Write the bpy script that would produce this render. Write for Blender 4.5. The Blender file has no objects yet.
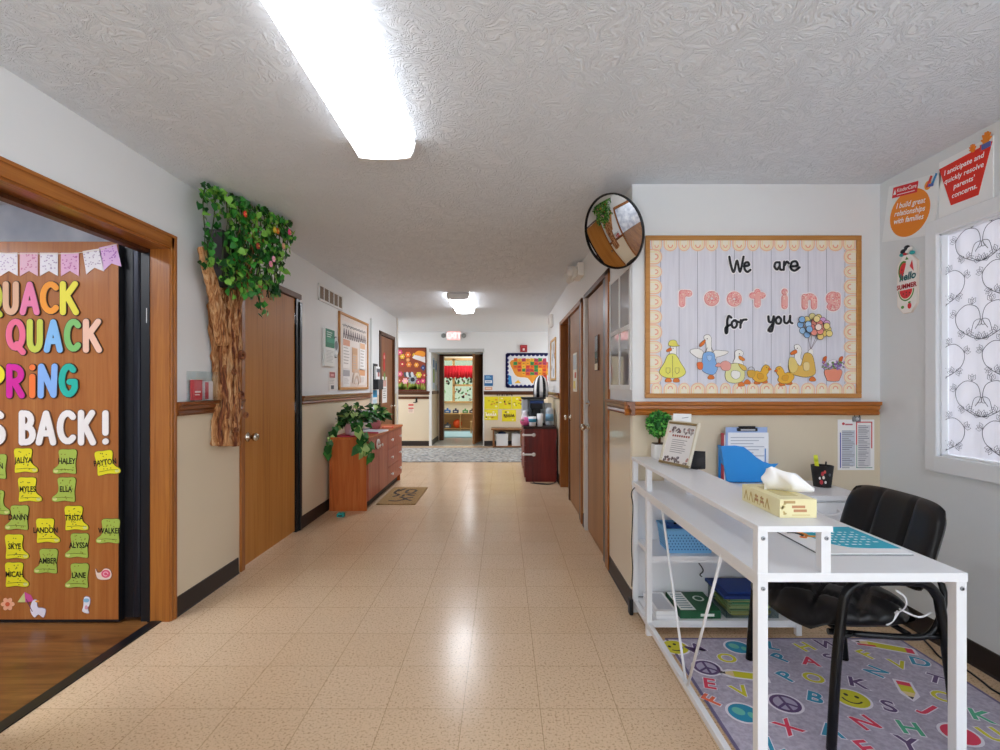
import bpy, bmesh, math, random
from mathutils import Vector, Matrix, Euler
PI = math.pi
C = bpy.context.scene.collection
sc = bpy.context.scene

# ------------------------------------------------------------------ camera
EYE = 1.278
FPX = 504.0
cam = bpy.data.cameras.new('camera')
cam.sensor_fit = 'HORIZONTAL'; cam.sensor_width = 36.0
cam.lens = FPX * 36.0 / 1000.0
cam.shift_x = -0.003; cam.shift_y = 0.011
cam.clip_start = 0.05
camo = bpy.data.objects.new('camera', cam); C.objects.link(camo)
camo.location = (0, 0, EYE); camo.rotation_euler = (PI/2, 0, 0)
sc.camera = camo
# ------------------------------------------------------------------ world, exposure
w = bpy.data.worlds.new('world'); sc.world = w; w.use_nodes = True
bg = w.node_tree.nodes['Background']
bg.inputs[0].default_value = (0.84, 0.92, 1.0, 1); bg.inputs[1].default_value = 2.6
sc.view_settings.view_transform = 'Standard'
try: sc.view_settings.look = 'None'
except Exception: pass
sc.view_settings.gamma = 1.0
sc.view_settings.use_curve_mapping = False
sc.view_settings.exposure = 0.74
sc.cycles.max_bounces = 14; sc.cycles.diffuse_bounces = 12; sc.cycles.glossy_bounces = 4
sc.cycles.transparent_max_bounces = 12
sc.cycles.sample_clamp_indirect = 6.0
LAMP = 4.8            # emission of the ceiling lamp diffusers
# ------------------------------------------------------------------ surveyed planes (metres)
H = 2.433              # ceiling height
XL, XR, XE = -1.81, 0.74, 2.157      # left wall, right corridor wall, window wall
YF = 2.884             # the wall with the large notice board
YB = 10.75             # wall at the corridor's end
def fr(px, py, Y):     # a point of the frontal plane at distance Y
    return ((px-503)/FPX*Y, EYE+(386-py)/FPX*Y)
def lw(px, py=386):    # a point of the left corridor wall -> (Y, Z)
    Y = FPX*XL/(px-503); return Y, EYE+(386-py)/FPX*Y
def rw(px, py=386, X=XR):
    Y = FPX*X/(px-503); return Y, EYE+(386-py)/FPX*Y
def pl(px, py, Z=0.0): # a point of the horizontal plane at height Z -> (X, Y)
    Y = FPX*(EYE-Z)/(py-386); return (px-503)/FPX*Y, Y

# ------------------------------------------------------------------ materials
MATS = {}
def lin(c): return c/12.92 if c <= .04045 else ((c+.055)/1.055)**2.4
def rgb(h):
    h = h.lstrip('#'); h = ''.join(c*2 for c in h) if len(h) == 3 else h; return tuple(lin(int(h[i:i+2], 16)/255) for i in (0, 2, 4)) + (1,)
def newmat(name):
    m = bpy.data.materials.new(name); m.use_nodes = True
    return m, m.node_tree, m.node_tree.nodes['Principled BSDF']
def col(h, rough=.55, metal=0.0, spec=.4):
    k = (h, rough, metal, spec)
    if k in MATS: return MATS[k]
    m, nt, b = newmat('paint_'+h.strip('#'))
    b.inputs['Base Color'].default_value = rgb(h); b.inputs['Roughness'].default_value = rough
    b.inputs['Metallic'].default_value = metal; b.inputs['Specular IOR Level'].default_value = spec
    MATS[k] = m; return m
def N(nt, t, **kw):
    n = nt.nodes.new(t)
    for k, v in kw.items():
        if k in n.inputs.keys(): n.inputs[k].default_value = v
        else: setattr(n, k, v)
    return n
def ramp(nt, stops):
    r = nt.nodes.new('ShaderNodeValToRGB'); e = r.color_ramp.elements
    e[0].position, e[0].color = stops[0][0], rgb(stops[0][1])
    e[1].position, e[1].color = stops[-1][0], rgb(stops[-1][1])
    for p, c in stops[1:-1]:
        x = e.new(p); x.color = rgb(c)
    return r
def wood(name, stops, grain='Z', fine=38, rough=.4, coat=0.0, long=1.6, dist=1.2):
    if name in MATS: return MATS[name]
    m, nt, b = newmat(name); L = nt.links
    tc = N(nt, 'ShaderNodeTexCoord'); mp = N(nt, 'ShaderNodeMapping')
    s = {'X': (long, fine, fine), 'Y': (fine, long, fine), 'Z': (fine, fine, long)}[grain]
    mp.inputs['Scale'].default_value = s
    L.new(tc.outputs['Object'], mp.inputs['Vector'])
    n = N(nt, 'ShaderNodeTexNoise', Scale=1.0, Detail=5.0, Roughness=.6, Distortion=dist)
    L.new(mp.outputs[0], n.inputs['Vector'])
    mp2 = N(nt, 'ShaderNodeMapping'); mp2.inputs['Scale'].default_value = tuple(v*.16 for v in s)
    L.new(tc.outputs['Object'], mp2.inputs['Vector'])
    n2 = N(nt, 'ShaderNodeTexNoise', Scale=1.0, Detail=2.0, Distortion=.6); L.new(mp2.outputs[0], n2.inputs['Vector'])
    mx = N(nt, 'ShaderNodeMath', operation='MULTIPLY_ADD'); L.new(n.outputs['Fac'], mx.inputs[0]); mx.inputs[1].default_value = .6
    ma = N(nt, 'ShaderNodeMath', operation='MULTIPLY'); L.new(n2.outputs['Fac'], ma.inputs[0]); ma.inputs[1].default_value = .4
    L.new(ma.outputs[0], mx.inputs[2])
    r = ramp(nt, stops); L.new(mx.outputs[0], r.inputs[0]); L.new(r.outputs[0], b.inputs['Base Color'])
    b.inputs['Roughness'].default_value = rough; b.inputs['Coat Weight'].default_value = coat
    b.inputs['Coat Roughness'].default_value = .12; b.inputs['Specular IOR Level'].default_value = .28
    bu = N(nt, 'ShaderNodeBump', Strength=.06); L.new(n.outputs['Fac'], bu.inputs['Height']); L.new(bu.outputs[0], b.inputs['Normal'])
    MATS[name] = m; return m
def mottled(name, c1, c2, scale=8, rough=.6, detail=4, bump=0.0, lo=.35, hi=.65):
    if name in MATS: return MATS[name]
    m, nt, b = newmat(name); L = nt.links
    tc = N(nt, 'ShaderNodeTexCoord')
    n = N(nt, 'ShaderNodeTexNoise', Scale=scale, Detail=detail); L.new(tc.outputs['Object'], n.inputs['Vector'])
    r = ramp(nt, [(lo, c1), (hi, c2)]); L.new(n.outputs['Fac'], r.inputs[0]); L.new(r.outputs[0], b.inputs['Base Color'])
    b.inputs['Roughness'].default_value = rough
    if bump:
        bu = N(nt, 'ShaderNodeBump', Strength=bump, Distance=.02); L.new(n.outputs['Fac'], bu.inputs['Height']); L.new(bu.outputs[0], b.inputs['Normal'])
    MATS[name] = m; return m
def emit(name, h, s):
    m, nt, b = newmat(name); b.inputs['Base Color'].default_value = (.9, .9, .9, 1)
    b.inputs['Emission Color'].default_value = rgb(h); b.inputs['Emission Strength'].default_value = s
    return m
def wallpaint(name, upper, lower, split=1.15, rlow=.5, rup=.6):
    m, nt, b = newmat(name); L = nt.links
    g = N(nt, 'ShaderNodeNewGeometry'); sp = N(nt, 'ShaderNodeSeparateXYZ'); L.new(g.outputs['Position'], sp.inputs[0])
    gt = N(nt, 'ShaderNodeMath', operation='GREATER_THAN'); L.new(sp.outputs['Z'], gt.inputs[0]); gt.inputs[1].default_value = split
    n = N(nt, 'ShaderNodeTexNoise', Scale=2.2, Detail=4.0); L.new(g.outputs['Position'], n.inputs['Vector'])
    mx = N(nt, 'ShaderNodeMix', data_type='RGBA'); L.new(gt.outputs[0], mx.inputs['Factor'])
    mx.inputs[6].default_value = rgb(lower); mx.inputs[7].default_value = rgb(upper)
    hs = N(nt, 'ShaderNodeHueSaturation'); L.new(mx.outputs[2], hs.inputs['Color'])
    mr = N(nt, 'ShaderNodeMapRange'); L.new(n.outputs['Fac'], mr.inputs[0]); mr.inputs[3].default_value = .97; mr.inputs[4].default_value = 1.03
    L.new(mr.outputs[0], hs.inputs['Value']); L.new(hs.outputs[0], b.inputs['Base Color'])
    rr = N(nt, 'ShaderNodeMapRange'); L.new(gt.outputs[0], rr.inputs[0]); rr.inputs[3].default_value = rlow; rr.inputs[4].default_value = rup
    L.new(rr.outputs[0], b.inputs['Roughness'])
    n3 = N(nt, 'ShaderNodeTexNoise', Scale=160.0, Detail=2.0); L.new(g.outputs['Position'], n3.inputs['Vector'])
    bu = N(nt, 'ShaderNodeBump', Strength=.05, Distance=.004); L.new(n3.outputs['Fac'], bu.inputs['Height']); L.new(bu.outputs[0], b.inputs['Normal'])
    return m
def floor_tiles():
    m, nt, b = newmat('vinyl_tile'); L = nt.links
    g = N(nt, 'ShaderNodeNewGeometry')
    mp = N(nt, 'ShaderNodeMapping'); mp.inputs['Location'].default_value = (.158, -1.995+.0, 0)
    L.new(g.outputs['Position'], mp.inputs['Vector'])
    br = N(nt, 'ShaderNodeTexBrick', offset=0.0, offset_frequency=1, squash=1.0)
    br.inputs['Scale'].default_value = 1.0; br.inputs['Brick Width'].default_value = .3048; br.inputs['Row Height'].default_value = .3048
    br.inputs['Mortar Size'].default_value = .0013; br.inputs['Mortar Smooth'].default_value = .3
    br.inputs['Color1'].default_value = rgb('#dec2a2'); br.inputs['Color2'].default_value = rgb('#dbbe9d'); br.inputs['Mortar'].default_value = rgb('#ac8c68')
    L.new(mp.outputs[0], br.inputs['Vector'])
    n = N(nt, 'ShaderNodeTexNoise', Scale=100.0, Detail=3.0, Roughness=.72); L.new(g.outputs['Position'], n.inputs['Vector'])
    r = ramp(nt, [(.36, '#a38262'), (.47, '#ffffff'), (.62, '#ffffff'), (.70, '#fff0dc')]); L.new(n.outputs['Fac'], r.inputs[0])
    mx = N(nt, 'ShaderNodeMix', data_type='RGBA', blend_type='MULTIPLY'); mx.inputs['Factor'].default_value = .6
    L.new(br.outputs['Color'], mx.inputs[6]); L.new(r.outputs[0], mx.inputs[7])
    n2 = N(nt, 'ShaderNodeTexNoise', Scale=3.0, Detail=5.0); L.new(g.outputs['Position'], n2.inputs['Vector'])
    hs = N(nt, 'ShaderNodeHueSaturation'); L.new(mx.outputs[2], hs.inputs['Color'])
    mr = N(nt, 'ShaderNodeMapRange'); L.new(n2.outputs['Fac'], mr.inputs[0]); mr.inputs[3].default_value = .965; mr.inputs[4].default_value = 1.035
    L.new(mr.outputs[0], hs.inputs['Value']); L.new(hs.outputs[0], b.inputs['Base Color'])
    r2 = N(nt, 'ShaderNodeMapRange'); L.new(n2.outputs['Fac'], r2.inputs[0]); r2.inputs[3].default_value = .19; r2.inputs[4].default_value = .27
    L.new(r2.outputs[0], b.inputs['Roughness']); b.inputs['Specular IOR Level'].default_value = .34
    n4 = N(nt, 'ShaderNodeTexNoise', Scale=7.0, Detail=2.0); L.new(g.outputs['Position'], n4.inputs['Vector'])
    bu = N(nt, 'ShaderNodeBump', Strength=.10, Distance=.01); L.new(n4.outputs['Fac'], bu.inputs['Height']); L.new(bu.outputs[0], b.inputs['Normal'])
    return m
def stomped_ceiling():
    m, nt, b = newmat('stomp_texture_ceiling'); L = nt.links
    g = N(nt, 'ShaderNodeNewGeometry')
    n0 = N(nt, 'ShaderNodeTexNoise', Scale=6.0, Detail=2.0); L.new(g.outputs['Position'], n0.inputs['Vector'])
    vm = N(nt, 'ShaderNodeVectorMath', operation='MULTIPLY_ADD'); L.new(n0.outputs['Color'], vm.inputs[0]); vm.inputs[1].default_value = (.5, .5, 0); L.new(g.outputs['Position'], vm.inputs[2])
    n = N(nt, 'ShaderNodeTexNoise', Scale=34.0, Detail=3.5, Roughness=.55, Distortion=1.1); L.new(vm.outputs[0], n.inputs['Vector'])
    r = ramp(nt, [(.42, '#000000'), (.60, '#ffffff')]); L.new(n.outputs['Fac'], r.inputs[0])
    bu = N(nt, 'ShaderNodeBump', Strength=.7, Distance=.006); L.new(r.outputs[0], bu.inputs['Height']); L.new(bu.outputs[0], b.inputs['Normal'])
    b.inputs['Base Color'].default_value = rgb('#e2e9f1'); b.inputs['Roughness'].default_value = .62
    return m
def glass_pane(name, tint='#ffffff', refl=1.0):
    m = bpy.data.materials.new(name); m.use_nodes = True; nt = m.node_tree; L = nt.links
    nt.nodes.remove(nt.nodes['Principled BSDF']); out = nt.nodes['Material Output']
    t = N(nt, 'ShaderNodeBsdfTransparent'); t.inputs[0].default_value = rgb(tint)
    gl = N(nt, 'ShaderNodeBsdfGlossy'); gl.inputs['Roughness'].default_value = .02
    lw_ = N(nt, 'ShaderNodeLayerWeight'); lw_.inputs[0].default_value = .5
    pw = N(nt, 'ShaderNodeMath', operation='POWER'); L.new(lw_.outputs['Facing'], pw.inputs[0]); pw.inputs[1].default_value = 4.0
    f = N(nt, 'ShaderNodeMath', operation='MULTIPLY_ADD'); L.new(pw.outputs[0], f.inputs[0]); f.inputs[1].default_value = .7*refl; f.inputs[2].default_value = .035
    mx = N(nt, 'ShaderNodeMixShader'); L.new(f.outputs[0], mx.inputs[0]); L.new(t.outputs[0], mx.inputs[1]); L.new(gl.outputs[0], mx.inputs[2])
    L.new(mx.outputs[0], out.inputs[0]); return m
def sheer(name, h, tr=.55):
    m = bpy.data.materials.new(name); m.use_nodes = True; nt = m.node_tree; L = nt.links
    nt.nodes.remove(nt.nodes['Principled BSDF']); out = nt.nodes['Material Output']
    d = N(nt, 'ShaderNodeBsdfDiffuse'); d.inputs[0].default_value = rgb(h)
    t = N(nt, 'ShaderNodeBsdfTranslucent'); t.inputs[0].default_value = rgb(h)
    mx = N(nt, 'ShaderNodeMixShader'); mx.inputs[0].default_value = tr
    L.new(d.outputs[0], mx.inputs[1]); L.new(t.outputs[0], mx.inputs[2]); L.new(mx.outputs[0], out.inputs[0]); return m
M_CASE = wood('casing_wood', [(.3, '#6c3c16'), (.5, '#9c5e28'), (.7, '#b37434')], 'Z', 45, .35, .3)
M_CASEY = wood('casing_wood_along', [(.3, '#6c3c16'), (.5, '#9c5e28'), (.7, '#b37434')], 'Y', 45, .35, .3)
M_CASEX = wood('casing_wood_across', [(.3, '#8a4a18'), (.5, '#ad6626'), (.7, '#c47c36')], 'X', 45, .35, .3)
M_RAILY = wood('rail_wood', [(.3, '#4c2610'), (.5, '#7d4620'), (.7, '#95592c')], 'Y', 45, .3, .4)
M_DARKWOOD = wood('dark_casing_wood', [(.3, '#3a2012'), (.5, '#54301a'), (.7, '#6a4126')], 'Z', 40, .4)
M_DARKWOODX = wood('dark_rail_wood', [(.3, '#3a2012'), (.5, '#54301a'), (.7, '#6a4126')], 'X', 40, .4)
M_DOOR = wood('door_veneer', [(.28, '#8a5320'), (.48, '#b07330'), (.72, '#bd8442')], 'Z', 30, .5, .0, 1.0)
M_DOORR = wood('door_veneer_brown', [(.28, '#7a5230'), (.48, '#9a6c42'), (.72, '#aa7f54')], 'Z', 30, .42, .0, 1.0)
M_DOORRED = wood('door_veneer_reddish', [(.28, '#75492f'), (.48, '#92603f'), (.72, '#a3714e')], 'Z', 30, .45, .0, 1.0)
M_QDOOR = wood('door_veneer_warm', [(.28, '#78421e'), (.44, '#a5622e'), (.60, '#b06f38'), (.75, '#bf8248')], 'Z', 26, .4, .1, .9, 2.2)
M_CAB = wood('cabinet_wood', [(.3, '#93441a'), (.5, '#bb622a'), (.7, '#cb7a3e')], 'Z', 22, .42, .05, 1.3)
M_CABF = wood('cabinet_front_wood', [(.3, '#8a432e'), (.5, '#a85a42'), (.7, '#b96d52')], 'Z', 22, .42, .05, 1.3)
M_DRESS = wood('dresser_wood', [(.3, '#4c1411'), (.5, '#78231b'), (.7, '#8e3427')], 'Z', 22, .4, .05, 1.3)
M_BENCH = wood('bench_wood', [(.3, '#6d4426'), (.5, '#8a5c38'), (.7, '#9a6c46')], 'X', 22, .4)
M_PLANK = wood('plank_floor', [(.3, '#3f2413'), (.45, '#6d4322'), (.6, '#8a5c30'), (.75, '#a07240')], 'X', 16, .35, .2, 1.4, 1.8)
M_FRAMEW = wood('oak_frame', [(.3, '#a9743a'), (.5, '#bd8648'), (.7, '#c9955a')], 'X', 40, .4)
M_PALE = wood('pale_wood', [(.3, '#b98d55'), (.5, '#cba26a'), (.7, '#d8b47e')], 'X', 20, .5)
M_BLACK = col('#17181c', .35); M_BLACKM = col('#15161a', .3, .3); M_WHITE = col('#f2f2f2', .45)
M_STEELDK = col('#2a2b33', .3, .6); M_CHROME = col('#d8d8da', .12, 1.0); M_BRASS = col('#cfc7b8', .2, 1.0)
M_DESK = col('#e6e8ec', .35); M_PAPER = col('#f4f4f2', .7); M_BASE = col('#2a2220', .45)
M_LAMP = emit('lamp_diffuser', '#f6f9ff', LAMP); M_LAMPS = emit('lamp_diffuser_side', '#f6f9ff', LAMP*.42); M_LAMPS2 = emit('bright_lamp_diffuser_side', '#f6f9ff', LAMP*1.0); M_LAMP2 = emit('bright_lamp_diffuser', '#f2f7ff', LAMP*4.0)

# ------------------------------------------------------------------ mesh builder
class MB:
    def __init__(s, mat=None):
        s.bm = bmesh.new(); s.mats = []; s.mi = 0; s.T = None; s.zk = 0
        if mat: s.m(mat)
    def m(s, mat):
        if isinstance(mat, str): mat = col(mat)
        if mat not in s.mats: s.mats.append(mat)
        s.mi = s.mats.index(mat); return s
    def v(s, p):
        p = Vector(p)
        return s.bm.verts.new(s.T @ p if s.T else p)
    def f(s, vs, smooth=False):
        try: fc = s.bm.faces.new(vs)
        except ValueError: return None
        fc.material_index = s.mi; fc.smooth = smooth; return fc
    def poly(s, pts, smooth=False): return s.f([s.v(p) for p in pts], smooth)
    def box(s, x0, x1, y0, y1, z0, z1, b=0, seg=2):
        x0, x1 = min(x0, x1), max(x0, x1); y0, y1 = min(y0, y1), max(y0, y1); z0, z1 = min(z0, z1), max(z0, z1)
        P = [(x0,y0,z0),(x1,y0,z0),(x1,y1,z0),(x0,y1,z0),(x0,y0,z1),(x1,y0,z1),(x1,y1,z1),(x0,y1,z1)]
        vs = [s.v(p) for p in P]
        fs = [s.f([vs[i] for i in q]) for q in ((3,2,1,0),(4,5,6,7),(0,1,5,4),(1,2,6,5),(2,3,7,6),(3,0,4,7))]
        if b:
            es = set()
            for fc in fs: es.update(fc.edges)
            r = bmesh.ops.bevel(s.bm, geom=list(es), offset=b, segments=seg, profile=.5, affect='EDGES')
            for fc in r['faces']: fc.material_index = s.mi
        return s
    def prism(s, pts, z0, z1, smooth=False):
        n = len(pts)
        a = [s.v((p[0], p[1], z0)) for p in pts]; b = [s.v((p[0], p[1], z1)) for p in pts]
        ar = sum(pts[i][0]*pts[(i+1)%n][1]-pts[(i+1)%n][0]*pts[i][1] for i in range(n))
        if ar < 0: a.reverse(); b.reverse()
        s.f(b); s.f(a[::-1])
        for i in range(n): s.f([a[i], a[(i+1)%n], b[(i+1)%n], b[i]], smooth)
        return s
    def rect(s, x0, y0, x1, y1, z, t=.0006): return s.box(x0, x1, y0, y1, z, z+t)
    def ell(s, cx, cy, rx, ry, z, t=.0006, n=20, rot=0):
        c, q = math.cos(rot), math.sin(rot); P = []
        for i in range(n):
            a = 2*PI*i/n; x, y = rx*math.cos(a), ry*math.sin(a); P.append((cx+x*c-y*q, cy+x*q+y*c))
        return s.prism(P, z, z+t)
    def blob(s, pts, z, mat, line=None, lw=.0016, t=.0006, k=4):
        P = smooth2(pts, k); n = len(P)
        if line:
            ar = sum(P[i][0]*P[(i+1)%n][1]-P[(i+1)%n][0]*P[i][1] for i in range(n)); sg = 1 if ar > 0 else -1
            O = []
            for i in range(n):
                a, b = P[i-1], P[(i+1)%n]; dx, dy = b[0]-a[0], b[1]-a[1]; l = math.hypot(dx, dy) or 1
                O.append((P[i][0]+dy/l*lw*sg, P[i][1]-dx/l*lw*sg))
            s.m(line).prism(O, z, z+t); z += t
        s.m(mat).prism(P, z, z+t); return s
    def ring(s, c, e1, e2, r1, r2, n):
        return [s.v(Vector(c)+e1*(r1*math.cos(2*PI*i/n))+e2*(r2*math.sin(2*PI*i/n))) for i in range(n)]
    def bridge(s, A, B, smooth=True):
        n = len(A)
        for i in range(n): s.f([A[i], A[(i+1)%n], B[(i+1)%n], B[i]], smooth)
    def tube(s, pts, r, n=10, closed=False, flat=None, cap=True):
        P = [Vector(p) for p in pts]; m = len(P)
        R = r if isinstance(r, (list, tuple)) else [r]*m
        rings = []; up = None
        for i in range(m):
            if closed: t = P[(i+1)%m]-P[i-1]
            else: t = P[min(i+1, m-1)]-P[max(i-1, 0)]
            if t.length < 1e-9: t = Vector((0,0,1))
            t.normalize()
            if up is None:
                up = Vector((0,0,1)) if abs(t.z) < .9 else Vector((1,0,0))
            e1 = t.cross(up)
            if e1.length < 1e-4: e1 = t.orthogonal()
            e1.normalize(); e2 = e1.cross(t).normalized(); up = e2
            rings.append(s.ring(P[i], e1, e2, R[i], R[i]*(flat or 1), n))
        for i in range(m-1): s.bridge(rings[i], rings[i+1])
        if closed: s.bridge(rings[-1], rings[0])
        elif cap: s.f(rings[0][::-1]); s.f(rings[-1])
        return s
    def stroke(s, pts, w, z, t=.001, n=3):
        """a flat round-ended ribbon of half-width w lying in the xy plane at height z"""
        P = []
        for p in pts:
            p = Vector((p[0], p[1]))
            if not P or (p-P[-1]).length > 1e-6: P.append(p)
        if len(P) == 1: P.append(P[0]+Vector((1e-5, 0)))
        m = len(P); s.zk = (s.zk+1) % 9; z += s.zk*.00011
        if m > 4 and (P[0]-P[-1]).length < 1e-4:
            P.pop(); m -= 1; R_ = []
            for i in range(m):
                d = (P[(i+1) % m]-P[i-1]).normalized(); q = Vector((-d.y, d.x)); a, b = P[i]+q*w, P[i]-q*w
                R_.append((s.v((a.x, a.y, z+t)), s.v((b.x, b.y, z+t)), s.v((a.x, a.y, z)), s.v((b.x, b.y, z))))
            for i in range(m):
                u, x = R_[i], R_[(i+1) % m]
                s.f([u[0], u[1], x[1], x[0]]); s.f([u[2], u[0], x[0], x[2]]); s.f([u[1], u[3], x[3], x[1]]); s.f([u[3], u[2], x[2], x[3]])
            return s
        for i in range(1, m-1):
            if (P[i]-P[i-1]).normalized().dot((P[i+1]-P[i]).normalized()) < .62:
                s.stroke(P[:i+1], w, z, t, n); s.stroke(P[i:], w, z, t, n); return s
        Lf, Rt = [], []
        for i in range(m):
            d = P[min(i+1, m-1)]-P[max(i-1, 0)]
            if d.length < 1e-9: d = Vector((1, 0))
            d.normalize(); q = Vector((-d.y, d.x))
            k = 1.0
            if 0 < i < m-1:
                d1 = (P[i]-P[i-1]).normalized(); c = abs(d.dot(d1)); k = min(1/max(c, .4), 1.6)
            if i == 0:
                for j in range(n+1):
                    a = PI/2*(1-j/n); o = P[0]-d*w*math.sin(a); h = q*w*math.cos(a)
                    Lf.append(o+h); Rt.append(o-h)
            elif i == m-1:
                for j in range(n+1):
                    a = PI/2*j/n; o = P[i]+d*w*math.sin(a); h = q*w*math.cos(a)
                    Lf.append(o+h); Rt.append(o-h)
            else:
                Lf.append(P[i]+q*w*k); Rt.append(P[i]-q*w*k)
        A = [(s.v((a.x, a.y, z+t)), s.v((b.x, b.y, z+t)), s.v((a.x, a.y, z)), s.v((b.x, b.y, z))) for a, b in zip(Lf, Rt)]
        for u, x in zip(A, A[1:]):
            s.f([u[0], u[1], x[1], x[0]]); s.f([u[2], u[0], x[0], x[2]]); s.f([u[1], u[3], x[3], x[1]]); s.f([u[3], u[2], x[2], x[3]])
        return s
    def lathe(s, prof, n=24, c=(0, 0, 0), axis='Z', smooth=True, caps=True):
        rings = []
        for r, h in prof:
            vs = []
            for i in range(n):
                a = 2*PI*i/n; x, y = r*math.cos(a), r*math.sin(a)
                p = {'Z': (x, y, h), 'X': (h, x, y), 'Y': (y, h, x)}[axis]
                vs.append(s.v((p[0]+c[0], p[1]+c[1], p[2]+c[2])))
            rings.append(vs)
        for A, B in zip(rings, rings[1:]): s.bridge(A, B, smooth)
        if caps and prof[0][0] > 0: s.f(rings[0][::-1])
        if caps and prof[-1][0] > 0: s.f(rings[-1])
        return s
    def ball(s, c, r, n=12, m=8):
        if not isinstance(r, (tuple, list)): r = (r, r, r)
        rings = []
        for j in range(1, m):
            a = PI*j/m
            rings.append([s.v((c[0]+r[0]*math.sin(a)*math.cos(2*PI*i/n), c[1]+r[1]*math.sin(a)*math.sin(2*PI*i/n), c[2]-r[2]*math.cos(a))) for i in range(n)])
        for A, B in zip(rings, rings[1:]): s.bridge(A, B)
        b = s.v((c[0], c[1], c[2]-r[2])); t = s.v((c[0], c[1], c[2]+r[2]))
        for i in range(n):
            s.f([b, rings[0][(i+1)%n], rings[0][i]], True); s.f([t, rings[-1][i], rings[-1][(i+1)%n]], True)
        return s
    def profile(s, prof, p0, p1, out):
        p0, p1, out = Vector(p0), Vector(p1), Vector(out)
        A = [s.v(p0+out*d+Vector((0,0,z))) for d, z in prof]; B = [s.v(p1+out*d+Vector((0,0,z))) for d, z in prof]
        s.bridge(A, B, False); s.f(A[::-1]); s.f(B); return s
    def leaf(s, p, d, nrm, L, Wd, fold=.25):
        p, d, nrm = Vector(p), Vector(d).normalized(), Vector(nrm)
        sd = d.cross(nrm)
        if sd.length < 1e-3: sd = d.orthogonal()
        sd.normalize(); up = sd.cross(d).normalized()
        a = s.v(p); c = s.v(p+d*L*.45-up*L*.05); e = s.v(p+d*L-up*L*.2)
        l1 = s.v(p-d*L*.06+sd*Wd*.75+up*Wd*fold); l2 = s.v(p+d*L*.38+sd*Wd*.92+up*Wd*fold)
        r1 = s.v(p-d*L*.06-sd*Wd*.75+up*Wd*fold); r2 = s.v(p+d*L*.38-sd*Wd*.92+up*Wd*fold)
        s.f([a, l1, l2, c], True); s.f([c, l2, e], True); s.f([a, c, r2, r1], True); s.f([c, e, r2], True)
        return s
    def text(s, t, x, y, size, z, mat=None, align='CENTER', bold=0.0, shear=0.0, t_=.0004, rot=0, sx=1.0):
        if mat: s.m(mat)
        V, F = glyphs(t, bold, shear, align)
        c, q = math.cos(rot), math.sin(rot)
        vs = []
        for a, b in V:
            a, b = a*size*sx, b*size; vs.append(s.v((x+a*c-b*q, y+a*q+b*c, z+t_)))
        for fc in F: s.f([vs[i] for i in fc])
        return s
    def build(s, name, parent=None, loc=None, rot=None, recalc=False):
        me = bpy.data.meshes.new(name)
        if recalc: bmesh.ops.recalc_face_normals(s.bm, faces=s.bm.faces)
        s.bm.to_mesh(me); s.bm.free()
        for m in s.mats: me.materials.append(m)
        o = bpy.data.objects.new(name, me); C.objects.link(o)
        if parent: o.parent = parent
        if loc is not None: o.location = loc
        if rot is not None: o.rotation_euler = ORI.get(rot, rot) if isinstance(rot, str) else rot
        return o
_G = {}
def glyphs(t, bold, shear, align):
    k = (t, bold, shear, align)
    if k not in _G:
        cu = bpy.data.curves.new('glyph', 'FONT'); cu.body = t; cu.size = 1.0; cu.align_x = align; cu.align_y = 'CENTER'
        cu.offset = bold; cu.shear = shear; cu.resolution_u = 3; cu.fill_mode = 'FRONT'
        ob = bpy.data.objects.new('glyph', cu); C.objects.link(ob)
        dg = bpy.context.evaluated_depsgraph_get(); me = ob.evaluated_get(dg).to_mesh()
        _G[k] = ([(v.co.x, v.co.y) for v in me.vertices], [tuple(p.vertices) for p in me.polygons])
        bpy.data.objects.remove(ob); bpy.data.curves.remove(cu)
    return _G[k]
def smooth2(pts, k=4):
    n = len(pts); out = []
    for i in range(n):
        p0, p1, p2, p3 = pts[i-1], pts[i], pts[(i+1)%n], pts[(i+2)%n]
        for j in range(k):
            t = j/k
            out.append(tuple(.5*(2*p1[a]+(p2[a]-p0[a])*t+(2*p0[a]-5*p1[a]+4*p2[a]-p3[a])*t*t+(3*p1[a]-p0[a]-3*p2[a]+p3[a])*t**3) for a in (0, 1)))
    return out
def spline(pts, k=6):
    P = [Vector(p) for p in pts]; out = []
    for i in range(len(P)-1):
        p0, p1, p2, p3 = P[max(i-1, 0)], P[i], P[i+1], P[min(i+2, len(P)-1)]
        for j in range(k):
            t = j/k
            out.append(.5*(2*p1+(p2-p0)*t+(2*p0-5*p1+4*p2-p3)*t*t+(3*p1-p0-3*p2+p3)*t**3))
    out.append(P[-1]); return out
def arc(cx, cy, rx, ry, a0, a1, n=10):
    return [(cx+rx*math.cos(math.radians(a0+(a1-a0)*i/n)), cy+ry*math.sin(math.radians(a0+(a1-a0)*i/n))) for i in range(n+1)]
# wall frames: local x runs right, local y up, local z out of the wall
ORI = {'F': (PI/2, 0, 0), 'L': (PI/2, 0, PI/2), 'R': (PI/2, 0, -PI/2), 'U': (0, 0, 0)}
def tag(o, label, cat, group=None, kind=None):
    o['label'] = label; o['category'] = cat
    if group: o['group'] = group
    if kind: o['kind'] = kind
    return o
def thing(name, label, cat, loc=(0, 0, 0), rot='U', group=None):
    o = bpy.data.objects.new(name, None); C.objects.link(o); o.empty_display_size = .05
    o.location = loc; o.rotation_euler = ORI[rot] if isinstance(rot, str) else rot
    return tag(o, label, cat, group)
def struct(o): o['kind'] = 'structure'; return o
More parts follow.
